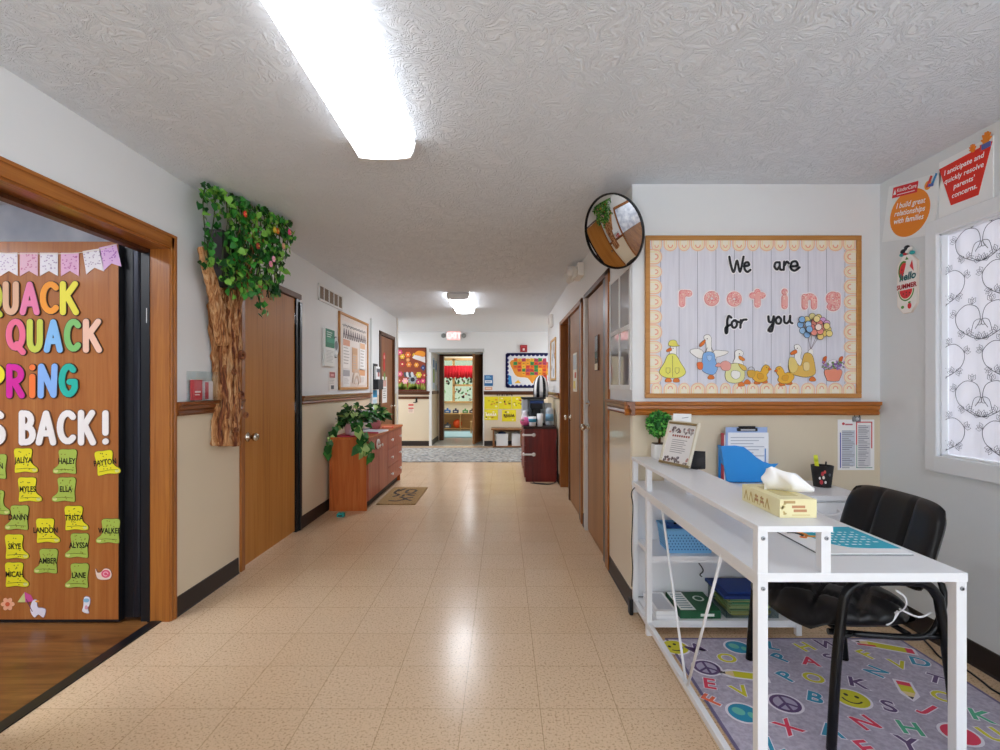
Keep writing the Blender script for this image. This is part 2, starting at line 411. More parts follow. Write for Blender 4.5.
# ================================================================== THE SETTING
M_WALL = wallpaint('two_tone_wall', '#e3e5e6', '#d9cbb2')
M_WALLG = wallpaint('plain_wall', '#dfe3e5', '#dfe3e5')
M_CLASS = mottled('cloudy_wallpaper', '#b9c2ce', '#eef2f6', 3.0, .7, 3, 0, .35, .65)
def wall_y(mb, x0, x1, y0, y1, holes=(), z1=H, z0=0):
    y = y0
    for a, b, za, zb in holes:
        if a > y: mb.box(x0, x1, y, a, z0, z1)
        if za > z0: mb.box(x0, x1, a, b, z0, za)
        if zb < z1: mb.box(x0, x1, a, b, zb, z1)
        y = b
    if y < y1: mb.box(x0, x1, y, y1, z0, z1)
def wall_x(mb, y0, y1, x0, x1, holes=(), z1=H, z0=0):
    x = x0
    for a, b, za, zb in holes:
        if a > x: mb.box(x, a, y0, y1, z0, z1)
        if za > z0: mb.box(a, b, y0, y1, z0, za)
        if zb < z1: mb.box(a, b, y0, y1, zb, z1)
        x = b
    if x < x1: mb.box(x, x1, y0, y1, z0, z1)
_tn = [0]
def trim(mb):
    _tn[0] += 1; return struct(mb.build('trim_%d' % _tn[0]))
mb = MB(floor_tiles()); mb.box(-1.88, 2.3, -4.1, 2.95, -.1, 0); mb.box(-1.88, 3.2, 2.95, 12.05, -.1, 0); mb.box(-4.2, -1.88, 8.4, 11, -.1, 0); struct(mb.build('floor'))
mb = MB(M_PLANK); mb.box(-5, -1.88, -1, 3.3, -.1, 0); struct(mb.build('floor_classroom'))
mb = MB(stomped_ceiling()); mb.box(-5.2, 2.35, -4.15, 2.95, H, H+.1); mb.box(-5.2, 3.3, 2.95, 11, H, H+.1); struct(mb.build('ceiling'))
mb = MB(M_WALL); wall_y(mb, XL-.15, XL, -4, 8.6, [(1.74, 2.785, 0, 2.06), (3.47, 4.47, 0, 2.07), (7.38, 8.38, 0, 2.07)])
struct(mb.build('wall_left'))
mb = MB(M_WALL)
wall_y(mb, XR, XR+.13, YF, 8.3, [(3.60, 4.51, 0, 2.07), (4.68, 6.45, 0, 2.07)])
struct(mb.build('wall_right'))
mb = MB(M_WALL); wall_x(mb, YF, YF+.14, XR+.13, XE+.15); struct(mb.build('wall_front'))
mb = MB(M_WALLG); wall_y(mb, XE, XE+.15, -4, YF, [(-3.4, .6, .5, 2.2), (1.30, 2.49, .93, 2.03)])
struct(mb.build('wall_window'))
mb = MB(M_WALL)
wall_x(mb, YB, YB+.15, -4.2, 3.2, [(-1.536, -.427, 0, 2.025)])
mb.box(-1.66, -1.536, YB+.15, 11.9, 0, 2.2); mb.box(-.427, -.30, YB+.15, 11.9, 0, 2.2)
mb.box(-1.66, -.30, YB+.15, 11.9, 2.025, 2.2)
wall_x(mb, 11.9, 12.02, -1.66, -.30, [(-1.43, -.50, 0, 2.0)], 2.2)
struct(mb.build('wall_back'))
# cross corridor ends, office and store behind the right-hand doors, classroom, end behind the viewer
mb = MB(M_WALL)
wall_y(mb, -4.3, -4.2, 8.4, 11, [(8.9, 10.5, .5, 2.2)]); wall_y(mb, 3.2, 3.3, 2.9, 11, [(8.9, 10.5, .5, 2.2)]); mb.box(-4.2, -1.96, 8.5, 8.6, 0, H)
mb.box(.87, 3.2, 8.17, 8.3, 0, H); mb.box(.87, 3.2, 4.55, 4.65, 0, H); mb.box(.87, 3.2, 6.5, 6.6, 0, H)
struct(mb.build('wall_rooms'))
mb = MB(M_CLASS); mb.box(-5, XL-.15, 3.22, 3.32, 0, H); mb.box(-5.1, -5, -1, 3.32, 0, H); mb.box(-5, XL-.15, -1.1, -1, 0, H)
struct(mb.build('wall_classroom'))
mb = MB(glass_pane('added_classroom_glass')); mb.box(-4.7, -2.2, -1.05, -1.045, .4, 2.2); mb.m('#e8ebee')  # unseen window, made up to give the open classroom door daylight
for x in (-4.7, -3.47, -2.24): mb.box(x, x+.04, -1.1, -1, .4, 2.2)
mb.box(-4.7, -2.2, -1.1, -1, .4, .44); mb.box(-4.7, -2.2, -1.1, -1, 2.16, 2.2); struct(mb.build('window_9'))
mb = MB(M_WALL); wall_x(mb, -4.1, -4, -1.96, 2.3, [(-1.75, 2.05, 0, 2.3)]); struct(mb.build('wall_rear'))
mb = MB(glass_pane('added_entry_glass')); mb.box(-1.75, 2.05, -4.06, -4.05, 0, 2.3)  # glazing added behind the camera to let sky light in
mb.m(M_STEELDK)
for x in (-1.75, -.6, .5, 1.2, 1.99): mb.box(x, x+.06, -4.1, -4.0, 0, 2.3)
mb.box(-1.75, 2.05, -4.1, -4.0, 2.24, 2.3); mb.box(-1.75, 2.05, -4.1, -4.0, 0, .12); struct(mb.build('window_2'))
for k, (x0, x1, y0, y1) in enumerate(((XE, XE+.15, -3.4, .6), (-4.3, -4.2, 8.9, 10.5), (3.2, 3.3, 8.9, 10.5))):  # windows added out of view for daylight in reception and cross corridor
    mb = MB(glass_pane('added_side_glass')); xm = (x0+x1)/2; mb.box(xm, xm+.005, y0, y1, .5, 2.2); mb.m('#e8ebee')
    for y in (y0, (y0+y1)/2-.02, y1-.04): mb.box(x0, x1, y, y+.04, .5, 2.2)
    mb.box(x0, x1, y0, y1, .5, .54); mb.box(x0, x1, y0, y1, 2.16, 2.2); struct(mb.build('window_%d' % (6+k)))

# chair rails and cove base
RAIL = [(0, 1.112), (.018, 1.112), (.026, 1.124), (.018, 1.138), (.030, 1.15), (.030, 1.166), (.044, 1.172), (.046, 1.189), (0, 1.189)]
BASE = [(0, 0), (.014, 0), (.008, .01), (.005, .105), (0, .108)]
mb = MB(M_RAILY)
for a, b in ((-4, 1.73), (2.778, 3.46), (4.50, 6.82)): mb.profile(RAIL, (XL, a, 0), (XL, b, 0), (1, 0, 0))
trim(mb)
mb = MB(M_RAILY)
for a, b in ((2.82, 3.46), (6.53, 8.3)): mb.profile(RAIL, (XR, a, 0), (XR, b, 0), (-1, 0, 0))
trim(mb)
mb = MB(M_CASEX); mb.profile(RAIL, (XR-.046, YF, 0), (XE-.02, YF, 0), (0, -1, 0)); trim(mb)
mb = MB(M_DARKWOODX)
RB = [(d*.7, z-.02) for d, z in RAIL]
for a, b in ((-2.6, -1.56), (-.41, 2.4)): mb.profile(RB, (a, YB, 0), (b, YB, 0), (0, -1, 0))
mb.box(-2.24, -1.575, YB-.012, YB, 1.0, 1.055)
mb.box(-1.536, -1.516, YB+.16, 11.9, 1.1, 1.17)
trim(mb)
def base(name, runs):
    mb = MB(M_BASE)
    for p0, p1, o in runs: mb.profile(BASE, (*p0, 0), (*p1, 0), (*o, 0))
    struct(mb.build(name))
base('baseboard_left', [((XL, -4), (XL, 1.73), (1, 0)), ((XL, 2.778), (XL, 3.44), (1, 0)), ((XL, 4.5), (XL, 7.3), (1, 0))])
base('baseboard_right', [((XR, YF-.005), (XR, 3.50), (-1, 0)), ((XR, 4.55), (XR, 4.64), (-1, 0)), ((XR, 6.5), (XR, 8.3), (-1, 0))])
base('baseboard_front', [((XR, YF), (XE, YF), (0, -1))])
base('baseboard_window', [((XE, -4), (XE, YF), (-1, 0))])
base('baseboard_back', [((-2.6, YB), (-1.545, YB), (0, -1)), ((-.42, YB), (2.6, YB), (0, -1)), ((-1.536, YB), (-1.536, 11.9), (1, 0))])

# --- wide open doorway on the left, its casing, steel hinge jamb and the propped door
mb = MB(M_CASE)
mb.box(XL-.105, XL+.004, 2.73, 2.785, 0, 2.04); mb.box(XL, XL+.012, 2.735, 2.775, 0, 2.10, .003); mb.box(XL+.0, XL+.017, 2.757, 2.777, 0, 2.10, .004)
mb.box(XL-.105, XL+.004, 1.74, 1.795, 0, 2.04); mb.box(XL, XL+.012, 1.735, 1.795, 0, 2.10, .003)
mb.m(M_CASEY); mb.box(XL, XL+.012, 1.735, 2.776, 2.03, 2.10, .003); mb.box(XL, XL+.018, 1.735, 2.776, 2.083, 2.10, .003)
mb.box(XL-.105, XL+.004, 1.74, 2.76, 2.02, 2.06)
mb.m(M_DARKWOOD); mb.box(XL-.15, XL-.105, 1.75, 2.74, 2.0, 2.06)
trim(mb)
mb = MB(M_BLACK); mb.box(-1.925, -1.912, 2.725, 2.80, 0, 2.03); mb.box(-1.965, -1.925, 2.735, 2.80, 0, 2.03); mb.box(-2.062, -2.01, 2.745, 2.80, 0.02, 2.03)
mb.m(M_STEELDK); mb.box(-2.01, -1.965, 2.728, 2.80, .02, 2.05, .012)
mb.m('#d6d6d6'); mb.box(-1.935, -1.93, 2.733, 2.736, 1.62, 1.70)
mb.m(M_BLACK); mb.box(-1.905, -1.85, 1.79, 2.73, 0, .006)
trim(mb)
mb = MB(M_QDOOR); mb.box(-2.985, -2.068, 2.71, 2.755, .022, 2.055, .002); qd = struct(mb.build('door_1'))
mb = MB(M_BLACK); mb.box(-2.985, -2.068, 2.715, 2.755, .008, .022); struct(mb.build('door_sweep', qd))
mb = MB(M_BLACK); mb.box(-2.068, -2.0665, 2.7102, 2.755, .022, 2.055); struct(mb.build('door_edge', qd))

# --- closed veneer door on the left wall
def knob(parent, loc, sgn, lever=False):
    mb = MB(M_BRASS); mb.T = Matrix.Translation(loc)
    mb.lathe([(.034, 0), (.034, sgn*.006), (.014, sgn*.012), (.013, sgn*.035), (.028, sgn*.045), (.031, sgn*.06), (.022, sgn*.074), (0.001, sgn*.077)], 18, axis='X')
    return struct(mb.build('door_knob', parent, recalc=True))
mb = MB(M_DOOR); mb.box(XL-.05, XL-.008, 3.515, 4.40, .012, 2.04, .002); d2 = struct(mb.build('door_2')); knob(d2, (XL-.008, 3.585, .915), 1)
mb = MB(M_CASE); mb.box(XL-.12, XL+.016, 3.46, 3.51, 0, 2.085, .003)
mb.m(M_BLACKM); mb.box(XL-.1, XL+.006, 4.405, 4.47, 0, 2.05); mb.box(XL-.1, XL+.02, 4.452, 4.495, 0, 2.02, .003)
mb.m('#6e5a50'); mb.box(XL-.1, XL+.016, 3.46, 4.495, 2.045, 2.09, .003)
mb.m(M_CHROME)
for z in (.25, 1.05, 1.82): mb.box(XL-.008, XL-.002, 4.385, 4.41, z, z+.09)
trim(mb)
# --- reddish door near the end of the left wall
mb = MB(M_DOORRED); mb.box(XL-.05, XL-.012, 7.47, 8.30, .012, 2.03, .002); d3 = struct(mb.build('door_3')); knob(d3, (XL-.012, 8.20, .95), 1)
mb = MB(M_DARKWOOD); mb.box(XL-.1, XL+.014, 7.36, 7.45, 0, 2.08); mb.box(XL-.1, XL+.014, 8.32, 8.39, 0, 2.08); mb.box(XL-.1, XL+.014, 7.36, 8.39, 2.04, 2.09); trim(mb)
mb = MB('#dfe3e2'); mb.box(XL, XL+.03, 6.84, 6.90, 0, 2.2, .004); trim(mb)               # pale upright channel
mb = MB('#e6e4df'); mb.box(XL-.02, XL+.02, 8.56, 8.62, 0, H-.002, .006); trim(mb)        # corner guard at the wall's end
mb = MB('#dcdedd'); mb.box(-1.575, -1.52, YB-.015, YB+.02, 0, 1.7, .004); mb.box(-.427, -.40, YB-.012, YB+.02, 0, 2.03, .004); trim(mb)
mb = MB('#b9bcbc'); mb.box(-1.58, -.40, YB-.012, YB+.03, 2.0, 2.075, .004); trim(mb)

# --- right corridor wall: interior window, two veneer doors and a dark opening
mb = MB('#dfe1e2')
y0, y1, z0, z1 = 2.935, 3.445, 1.285, 1.965; ym, zm = 3.18, 1.625
for a, b, c, d in ((y0-.03, y0, z0-.03, z1+.03), (y1, y1+.03, z0-.03, z1+.03), (ym-.014, ym+.014, z0, z1)): mb.box(XR-.008, XR, a, b, c, d, .001)
for c, d in ((z0-.03, z0), (zm-.014, zm+.014), (z1, z1+.03)): mb.box(XR-.008, XR, y0, y1, c, d, .001)
w1 = struct(mb.build('window_3'))
M_PANE, nt_, b_ = newmat('dark_reflecting_glass'); b_.inputs['Base Color'].default_value = rgb('#8f9096'); b_.inputs['Roughness'].default_value = .02; b_.inputs['IOR'].default_value = 2.0; b_.inputs['Specular IOR Level'].default_value = .6
for a, b in ((y0, ym-.014), (ym+.014, y1)):
    for c, d in ((z0, zm-.014), (zm+.014, z1)): mb = MB(M_PANE); mb.box(XR-.004, XR-.0005, a, b, c, d); struct(mb.build('window_pane', w1))
mb = MB(col('#d8cdb9', .06, 0.0, .6)); mb.box(XR-.006, XR, 2.90, 3.475, .112, 1.108, .001); trim(mb)
mb = MB(M_DOORR); mb.box(XR+.010, XR+.05, 3.70, 4.455, .012, 2.05, .002); d4 = struct(mb.build('door_4'))
knob(d4, (XR+.010, 4.38, .92), -1)
mb = MB(M_CHROME); mb.lathe([(.03, 0), (.03, -.008), (.012, -.012), (.010, -.03), (.001, -.031)], 16, (XR+.010, 4.38, 1.13), 'X'); struct(mb.build('deadbolt', d4, recalc=True))
mb = MB(M_DARKWOOD); mb.box(XR-.002, XR+.012, 3.92, 4.06, 1.40, 1.68, .002); mb.m(col('#20262c', .1)); mb.box(XR+.0, XR-.004, 3.935, 4.045, 1.46, 1.67)
mb.m('#e8e2c8'); mb.box(XR-.005, XR-.003, 3.935, 4.045, 1.405, 1.455); mb.m('#3a5a4a'); mb.box(XR-.0045, XR-.003, 3.94, 4.04, 1.50, 1.54); struct(mb.build('door_lite', d4))
mb = MB(M_CASE); mb.box(XR-.016, XR+.1, 3.485, 3.575, 0, 2.09, .003)
mb.m(M_BLACKM); mb.box(XR-.006, XR+.1, 3.575, 3.695, 0, 2.06)
mb.m('#cfccc8'); mb.box(XR-.014, XR+.1, 4.46, 4.53, 0, 2.09, .003)
mb.m(M_DARKWOOD); mb.box(XR-.016, XR+.1, 3.485, 4.53, 2.055, 2.095, .003); trim(mb)
mb = MB(M_DOORR); mb.box(XR+.010, XR+.05, 4.86, 5.63, .012, 2.05, .002); d5 = struct(mb.build('door_5'))
knob(d5, (XR+.010, 5.56, .93), -1)
mb = MB('#e9e6da'); mb.box(XR+.006, XR+.010, 5.10, 5.36, 1.22, 1.62); mb.m('#b9c6cd'); mb.box(XR+.004, XR+.006, 5.12, 5.34, 1.45, 1.60); mb.m('#c6614e'); mb.box(XR+.004, XR+.006, 5.13, 5.25, 1.36, 1.42)
mb.m('#e3d06a'); mb.box(XR+.004, XR+.006, 5.2, 5.33, 1.25, 1.33); struct(mb.build('door_notice', d5))
mb = MB(M_BLACKM); mb.box(XR-.006, XR+.1, 4.745, 4.855, 0, 2.06)
mb.m(M_CASE); mb.box(XR-.016, XR+.11, 4.665, 4.75, 0, 2.09, .003); mb.box(XR-.016, XR+.12, 6.36, 6.47, 0, 2.09, .003); mb.box(XR-.016, XR+.12, 4.665, 6.47, 2.05, 2.095, .003)
mb.m(M_DARKWOOD); mb.box(XR+.0, XR+.1, 5.635, 5.70, 0, 2.05); trim(mb)
# the store door stands open inside the dark opening
mb = MB(M_DOORR); mb.box(XR+.12, XR+.86, 6.30, 6.34, .012, 2.04, .002); struct(mb.build('door_6'))

# --- recess at the end of the corridor: frame and a leaf folded back
mb = MB(M_DARKWOOD)
mb.box(-1.50, -1.40, 11.86, 12.04, 0, 2.05); mb.box(-.53, -.427, 11.86, 12.04, 0, 2.05); mb.box(-1.5, -.43, 11.86, 12.04, 1.98, 2.05); trim(mb)
mb = MB(M_DOORR); mb.box(0, .045, -.86, 0, .012, 1.98, .003); d7 = struct(mb.build('door_7', loc=(-.52, 11.86, 0), rot=(0, 0, math.radians(-10))))
mb = MB(M_BRASS)
mb.lathe([(.03, 0), (.012, -.01), (.012, -.04), (.028, -.05), (.02, -.075), (.001, -.078)], 14, (0, -.80, .98), 'X'); struct(mb.build('door_knob', d7, recalc=True))

# --- the bright room beyond
mb = MB('#e9e0c9'); YW = 16.2
wall_x(mb, YW, YW+.1, -3.2, 1.2, [(-2.0, -.35, .78, 2.15)], 2.75)
mb.box(-3.3, -3.2, 12.03, YW, 0, 2.75); mb.box(1.2, 1.3, 12.03, YW, 0, 2.75); mb.box(-3.2, -1.66, 12.02, 12.1, 0, 2.75); mb.box(-.3, 1.2, 12.02, 12.1, 0, 2.75); mb.box(-1.66, -.3, 12.02, 12.1, 2.05, 2.75)
struct(mb.build('wall_playroom'))
mb = MB('#e6e6e4'); mb.box(-3.3, 1.3, 12.02, YW+.1, 2.75, 2.85); struct(mb.build('ceiling_playroom'))
mb = MB(col('#c4c6bc', .12)); mb.box(-3.3, 1.3, 12.05, YW+.1, -.1, 0); mb.box(-1.53, -.43, YB+.02, 12.05, 0, .003); struct(mb.build('floor_playroom'))
mb = MB(M_PALE)
for x in (-2.0, -1.62, -.98, -.40): mb.box(x, x+.07, YW-.05, YW+.05, .78, 2.15)
mb.box(-2.0, -.35, YW-.05, YW+.05, 2.1, 2.17); mb.box(-2.05, -.3, YW-.08, YW+.05, .74, .79); mb.box(-1.6, -.35, YW-.05, YW+.05, 1.27, 1.33); w4 = struct(mb.build('window_4'))
mb = MB(glass_pane('playroom_glass', '#a9ae9f')); mb.box(-2.0, -.35, YW+.02, YW+.026, .78, 2.15); struct(mb.build('window_pane', w4))
# --- the window on the right with its white trim
mb = MB('#e8ebee'); ya, yb, za, zb = 1.30, 2.49, .93, 2.03
mb.box(XE-.022, XE, yb-.004, yb+.062, za-.075, zb+.07, .004); mb.box(XE-.022, XE, ya-.062, ya+.004, za-.075, zb+.07, .004)
mb.box(XE-.022, XE, ya, yb, zb-.004, zb+.07, .004); mb.box(XE-.03, XE, ya, yb, za-.075, za+.004, .004)
mb.box(XE, XE+.15, yb-.012, yb, za, zb); mb.box(XE, XE+.15, ya, ya+.012, za, zb); mb.box(XE, XE+.15, ya, yb, zb-.012, zb); mb.box(XE, XE+.15, ya, yb, za, za+.012)
w5 = struct(mb.build('window_1'))
mb = MB(glass_pane('front_glass')); mb.box(XE+.11, XE+.115, ya, yb, za, zb); struct(mb.build('window_pane', w5))
# ================================================================== CEILING LAMPS
M_ACRYL = col('#f6f7f7', .3)
def wrap_lamp(x, y0, y1, label, z=H, m=M_LAMP):
    t = thing('ceiling_light', label, 'light', (x, (y0+y1)/2, z), group='wraparound ceiling lights')
    L = (y1-y0)/2
    mb = MB('#d8d8d8'); mb.box(-.135, .135, -L, L, -.022, 0, .003); mb.build('housing', t)
    sec = [(-.142, -.014), (-.132, -.055), (-.118, -.084), (-.06, -.091), (0, -.093), (.06, -.091), (.118, -.084), (.132, -.055), (.142, -.014)]
    mb = MB(m)
    A = [mb.v((a, -L+.012, b)) for a, b in sec]; B = [mb.v((a, L-.012, b)) for a, b in sec]
    for i in range(len(sec)-1):
        mb.m(m if 2 <= i <= 5 else M_LAMPS if m is M_LAMP else M_LAMPS2); mb.f([A[i], A[i+1], B[i+1], B[i]])
    mb.m(M_ACRYL); mb.f(A); mb.f(B[::-1])
    mb.build('diffuser', t)
    for s in (-1, 1):
        mb = MB('#ececec'); pts = [(a*1.03, b*1.02) for a, b in sec]
        a = [mb.v((p[0], s*L, p[1])) for p in pts]; b = [mb.v((p[0], s*(L-.012), p[1])) for p in pts]
        mb.f(a); mb.f(b[::-1])
        for i in range(len(a)): mb.f([a[i], a[(i+1)%len(a)], b[(i+1)%len(a)], b[i]])
        mb.build('end_cap', t, recalc=True)
    return t
wrap_lamp(-.555, 1.15, 2.372, 'long bright white ceiling light nearest, cut off by the top of the picture')
wrap_lamp(-.555, 6.2, 7.4, 'small looking ceiling light far down the corridor near the exit sign', m=M_LAMP2)
wrap_lamp(-.555, -2.9, -1.68, 'added unseen ceiling light behind the camera in line with the corridor lights')  # extra lamp out of view, added to even out the near light
wrap_lamp(1.25, -1.6, -.38, 'added unseen ceiling light over the reception side behind the camera')  # invented lamp, never in view, brightens the reception side
wrap_lamp(-2.9, 9.1, 10.32, 'added unseen ceiling light in the cross corridor on the left', m=M_LAMP2)  # unseen lamp, put in so the cross corridor is lit
wrap_lamp(1.9, 9.1, 10.32, 'added unseen ceiling light in the cross corridor on the right', m=M_LAMP2)  # unseen counterpart, added to brighten the corridor's far end
wrap_lamp(-.95, 12.9, 14.12, 'ceiling light inside the bright playroom, nearer one', 2.75, M_LAMP2)
wrap_lamp(-.95, 14.6, 15.82, 'ceiling light inside the bright playroom, farther one', 2.75, M_LAMP2)
wrap_lamp(-2.75, .5, 1.72, 'added unseen ceiling light inside the classroom on the left, nearer the corridor', m=M_LAMP2)  # off-screen lamp added to light the lettered door
wrap_lamp(-4.0, .5, 1.72, 'added unseen ceiling light inside the classroom on the left, farther in', m=M_LAMP2)  # second off-screen lamp, also added for the open door
wrap_lamp(1.5, 3.3, 4.4, 'added unseen ceiling light inside the office behind the corridor window')  # lamp added to light the office, itself out of sight

# ================================================================== LEFT WALL
# clear acrylic card box on the chair rail
yc, zc = 2.99, 1.189
t = thing('card_holder', 'clear acrylic box of red and white cards standing on the left chair rail', 'card holder', (XL, yc, zc), 'L')
M_ACR = glass_pane('clear_acrylic', '#fbfdfd', .5)
mb = MB(M_ACR); W2, Dp, Ht = .115, .055, .175
mb.box(-W2, W2, 0, Ht, Dp-.004, Dp); mb.box(-W2, W2, 0, Ht, .003, .006); mb.box(-W2, -W2+.004, 0, Ht, .006, Dp-.004); mb.box(W2-.004, W2, 0, Ht, .006, Dp-.004); mb.box(-W2, W2, 0, .005, .003, Dp)
mb.box(-.002, .002, .005, Ht, .006, Dp-.004); mb.build('acrylic_case', t)
mb = MB('#c8323a'); mb.box(-.095, -.012, .006, .125, .012, .034, .001); mb.m('#efe9e4').box(-.095, -.012, .125, .128, .012, .034)
mb.m('#f6dada').box(-.085, -.03, .05, .06, .034, .0345); mb.box(-.085, -.04, .035, .042, .034, .0345); mb.build('red_cards', t)
mb = MB('#e7d9da'); mb.box(.012, .095, .006, .118, .012, .034, .001); mb.m('#c03a44').box(.014, .05, .01, .112, .034, .0345); mb.build('white_cards', t)

# crumpled brown paper tree with ivy
t = thing('artificial_tree', 'brown crumpled paper tree trunk on the wall with green ivy spreading to the ceiling', 'artificial tree', (XL, 3.30, .88), 'L')
M_BARK = None
def bark(nm, stops):
    m, nt, b = newmat(nm); L = nt.links
    tc = N(nt, 'ShaderNodeTexCoord'); mp = N(nt, 'ShaderNodeMapping'); mp.inputs['Scale'].default_value = (34, 7, 34); L.new(tc.outputs['Object'], mp.inputs[0])
    n = N(nt, 'ShaderNodeTexNoise', Scale=1.0, Detail=6.0, Roughness=.65, Distortion=1.5); L.new(mp.outputs[0], n.inputs[0])
    r = ramp(nt, stops); L.new(n.outputs['Fac'], r.inputs[0]); L.new(r.outputs[0], b.inputs['Base Color'])
    bu = N(nt, 'ShaderNodeBump', Strength=1.0, Distance=.03); L.new(n.outputs['Fac'], bu.inputs['Height']); L.new(bu.outputs[0], b.inputs['Normal'])
    b.inputs['Roughness'].default_value = .75; return m
M_BARK = bark('crumpled_bark', [(.30, '#5a2c16'), (.41, '#a8642f'), (.54, '#d9a06a'), (.72, '#f2d0a4')]); M_BARK2 = bark('dark_crumpled_bark', [(.30, '#3f1d12'), (.45, '#7a3d22'), (.6, '#b0703f'), (.75, '#d39c68')])
rnd = random.Random(5)
mb = MB(M_BARK)
def tl(px, py, d=0.0):   # a trunk point: left-wall position in the tree's frame
    Y = FPX*(XL+.045)/(px-503); return (Y-3.30, EYE+(386-py)/FPX*Y-.88, d)
# main trunk body: a half-round skin with folds
prof = [(446, 217, 239), (430, 217.5, 238.5), (405, 218, 238), (380, 217.5, 238), (350, 216.5, 238), (325, 214, 239), (308, 213, 240), (296, 216, 240), (290, 219, 240)]
rings = []
for k, (py, pa, pb) in enumerate([tuple(v) for v in spline(prof, 5)]):
    a = tl(pa, py); b = tl(pb, py); vs = []
    for i in range(33):
        u = i/32; x = a[0]+(b[0]-a[0])*u; y = a[1]+(b[1]-a[1])*u
        fold = .5+.5*math.sin(u*21+.9*math.sin(k*.35)+k*.12); d = .008+math.sin(PI*u)**.6*(.045+.040*fold)+rnd.uniform(-.007, .007)
        vs.append(mb.v((x+rnd.uniform(-.004, .004), y, d)))
    rings.append(vs)
for A, B in zip(rings, rings[1:]):
    for i in range(32): mb.f([A[i], A[i+1], B[i+1], B[i]], True)
mb.f(rings[0][::-1])
# raised cords of twisted paper running up and branching
for k in range(15):
    u = k/14; pb = 219.5+17.5*u; mb.m(M_BARK if k % 3 else M_BARK2)
    pts = [tl(pb+rnd.uniform(-2, 2), 446-j*20, .045+.035*math.sin(PI*min(max(u, .1), .9))+rnd.uniform(-.012, .012)) for j in range(8)]
    top = tl(214+28*u, 288, .07); pts.append(top)
    if u > .3: pts += [tl(212+38*u+rnd.uniform(-3, 3), 268-rnd.uniform(0, 20), .10), tl(214+40*u+rnd.uniform(-4, 4), 235-rnd.uniform(0, 20), .13)]
    P = spline(pts, 4); mb.tube(P, [.0155*(1-.5*i/len(P))+rnd.uniform(-.004, .004) for i in range(len(P))], 7)
# left limb
mb.m(M_BARK)
for dx, r in ((1, .022), (4.5, .026), (8, .022)):
    P = spline([tl(212+dx, 345, .08), tl(206+dx, 310, .085), tl(200+dx, 280, .085), tl(196+dx*.8, 262, .08), tl(194.5+dx*.8, 247, .075)], 5)
    mb.tube(P, [r*(1-.35*i/len(P))+rnd.uniform(-.003, .003) for i in range(len(P))], 8)
# knots
mb.m(M_BARK2)
for px, py, r in ((232, 355, .03), (231, 395, .024), (224, 372, .02), (236, 415, .02), (226, 430, .018)):
    c = tl(px, py, .11); mb.tube([(c[0]+r*math.cos(a), c[1]+r*.7*math.sin(a), c[2]) for a in [2*PI*i/12 for i in range(12)]], r*.42, 6, closed=True)
mb.build('trunk', t, recalc=True)
M_LEAFS = [col('#2c7a2a', .4), col('#3f9436', .4), col('#1d5a22', .4), col('#7fb84a', .45), col('#164a1c', .4)]
def foliage(mb, spots, rnd, mats=M_LEAFS, size=(.03, .05), out=Vector((0, 0, 1))):
    for p in spots:
        mb.m(mats[min(int(rnd.random()**1.3*len(mats)), len(mats)-1)] if rnd.random() < .8 else mats[3])
        d = Vector((rnd.uniform(-1, 1), rnd.uniform(-1.3, .3), rnd.uniform(-.2, .9)))
        n = out+Vector((rnd.uniform(-.7, .7), rnd.uniform(-.5, .7), rnd.uniform(-.2, .4)))
        L = rnd.uniform(*size); mb.leaf(p, d, n, L, L*.55)
mb = MB(M_LEAFS[0]); rnd = random.Random(11); spots = []
def vine(pts, n, s):
    P = spline(pts, 8); mb.m('#3b4a22').tube(P, .0035, 5)
    for i in range(n):
        q = P[int(rnd.random()*(len(P)-1))]; q = q+Vector((rnd.uniform(-s, s), rnd.uniform(-s, s), rnd.uniform(-s*.5, s))); q.y = min(q.y, H-.88-.03); q.z = max(q.z, .03); spots.append(q)
def tq(px, py, X):       # a point off the wall at world X, in the tree's frame
    Y = FPX*X/(px-503); return Vector((Y-3.30, min(EYE+(386-py)/FPX*Y, H-.02)-.88, X-XL))
vine([tq(205, 186, -1.68), tq(203, 205, -1.69), tq(205, 235, -1.72), tq(203, 262, -1.73)], 30, .03)
vine([tq(212, 184, -1.66), tq(215, 200, -1.68), tq(213, 225, -1.70), tq(207, 245, -1.72)], 34, .035)
vine([tq(205, 182, -1.68), tq(214, 181, -1.66), tq(222, 190, -1.66)], 14, .03)
vine([tq(207, 240, -1.71), tq(208, 262, -1.7), tq(203, 270, -1.7)], 12, .03)
for i in range(15):
    u = i/14; px = 226+58*u; top = 190+ 26*u; X = -1.64+.14*u
    ln = (95, 92, 70, 80, 95, 100, 88, 95, 105, 82, 70, 60, 48, 78, 34)[i]
    vine([tq(px, top, X), tq(px+rnd.uniform(-3, 3), top+ln*.35, X-.01), tq(px+rnd.uniform(-4, 4), top+ln*.7, X-.02), tq(px+rnd.uniform(-4, 2), top+ln, X-.04)], 46, .045)
for i in range(7):
    px = 262+rnd.uniform(-4, 16); vine([tq(px, 250, -1.55), tq(px+2, 275, -1.6), tq(px+rnd.uniform(-4, 4), 290+rnd.uniform(0, 9), -1.62)], 10, .025)
vine([tq(222, 262, -1.68), tq(232, 272, -1.66), tq(242, 285, -1.66)], 18, .04)
vine([tq(222, 278, -1.68), tq(236, 290, -1.66)], 10, .04)
foliage(mb, spots, rnd); mb.build('ivy', t)
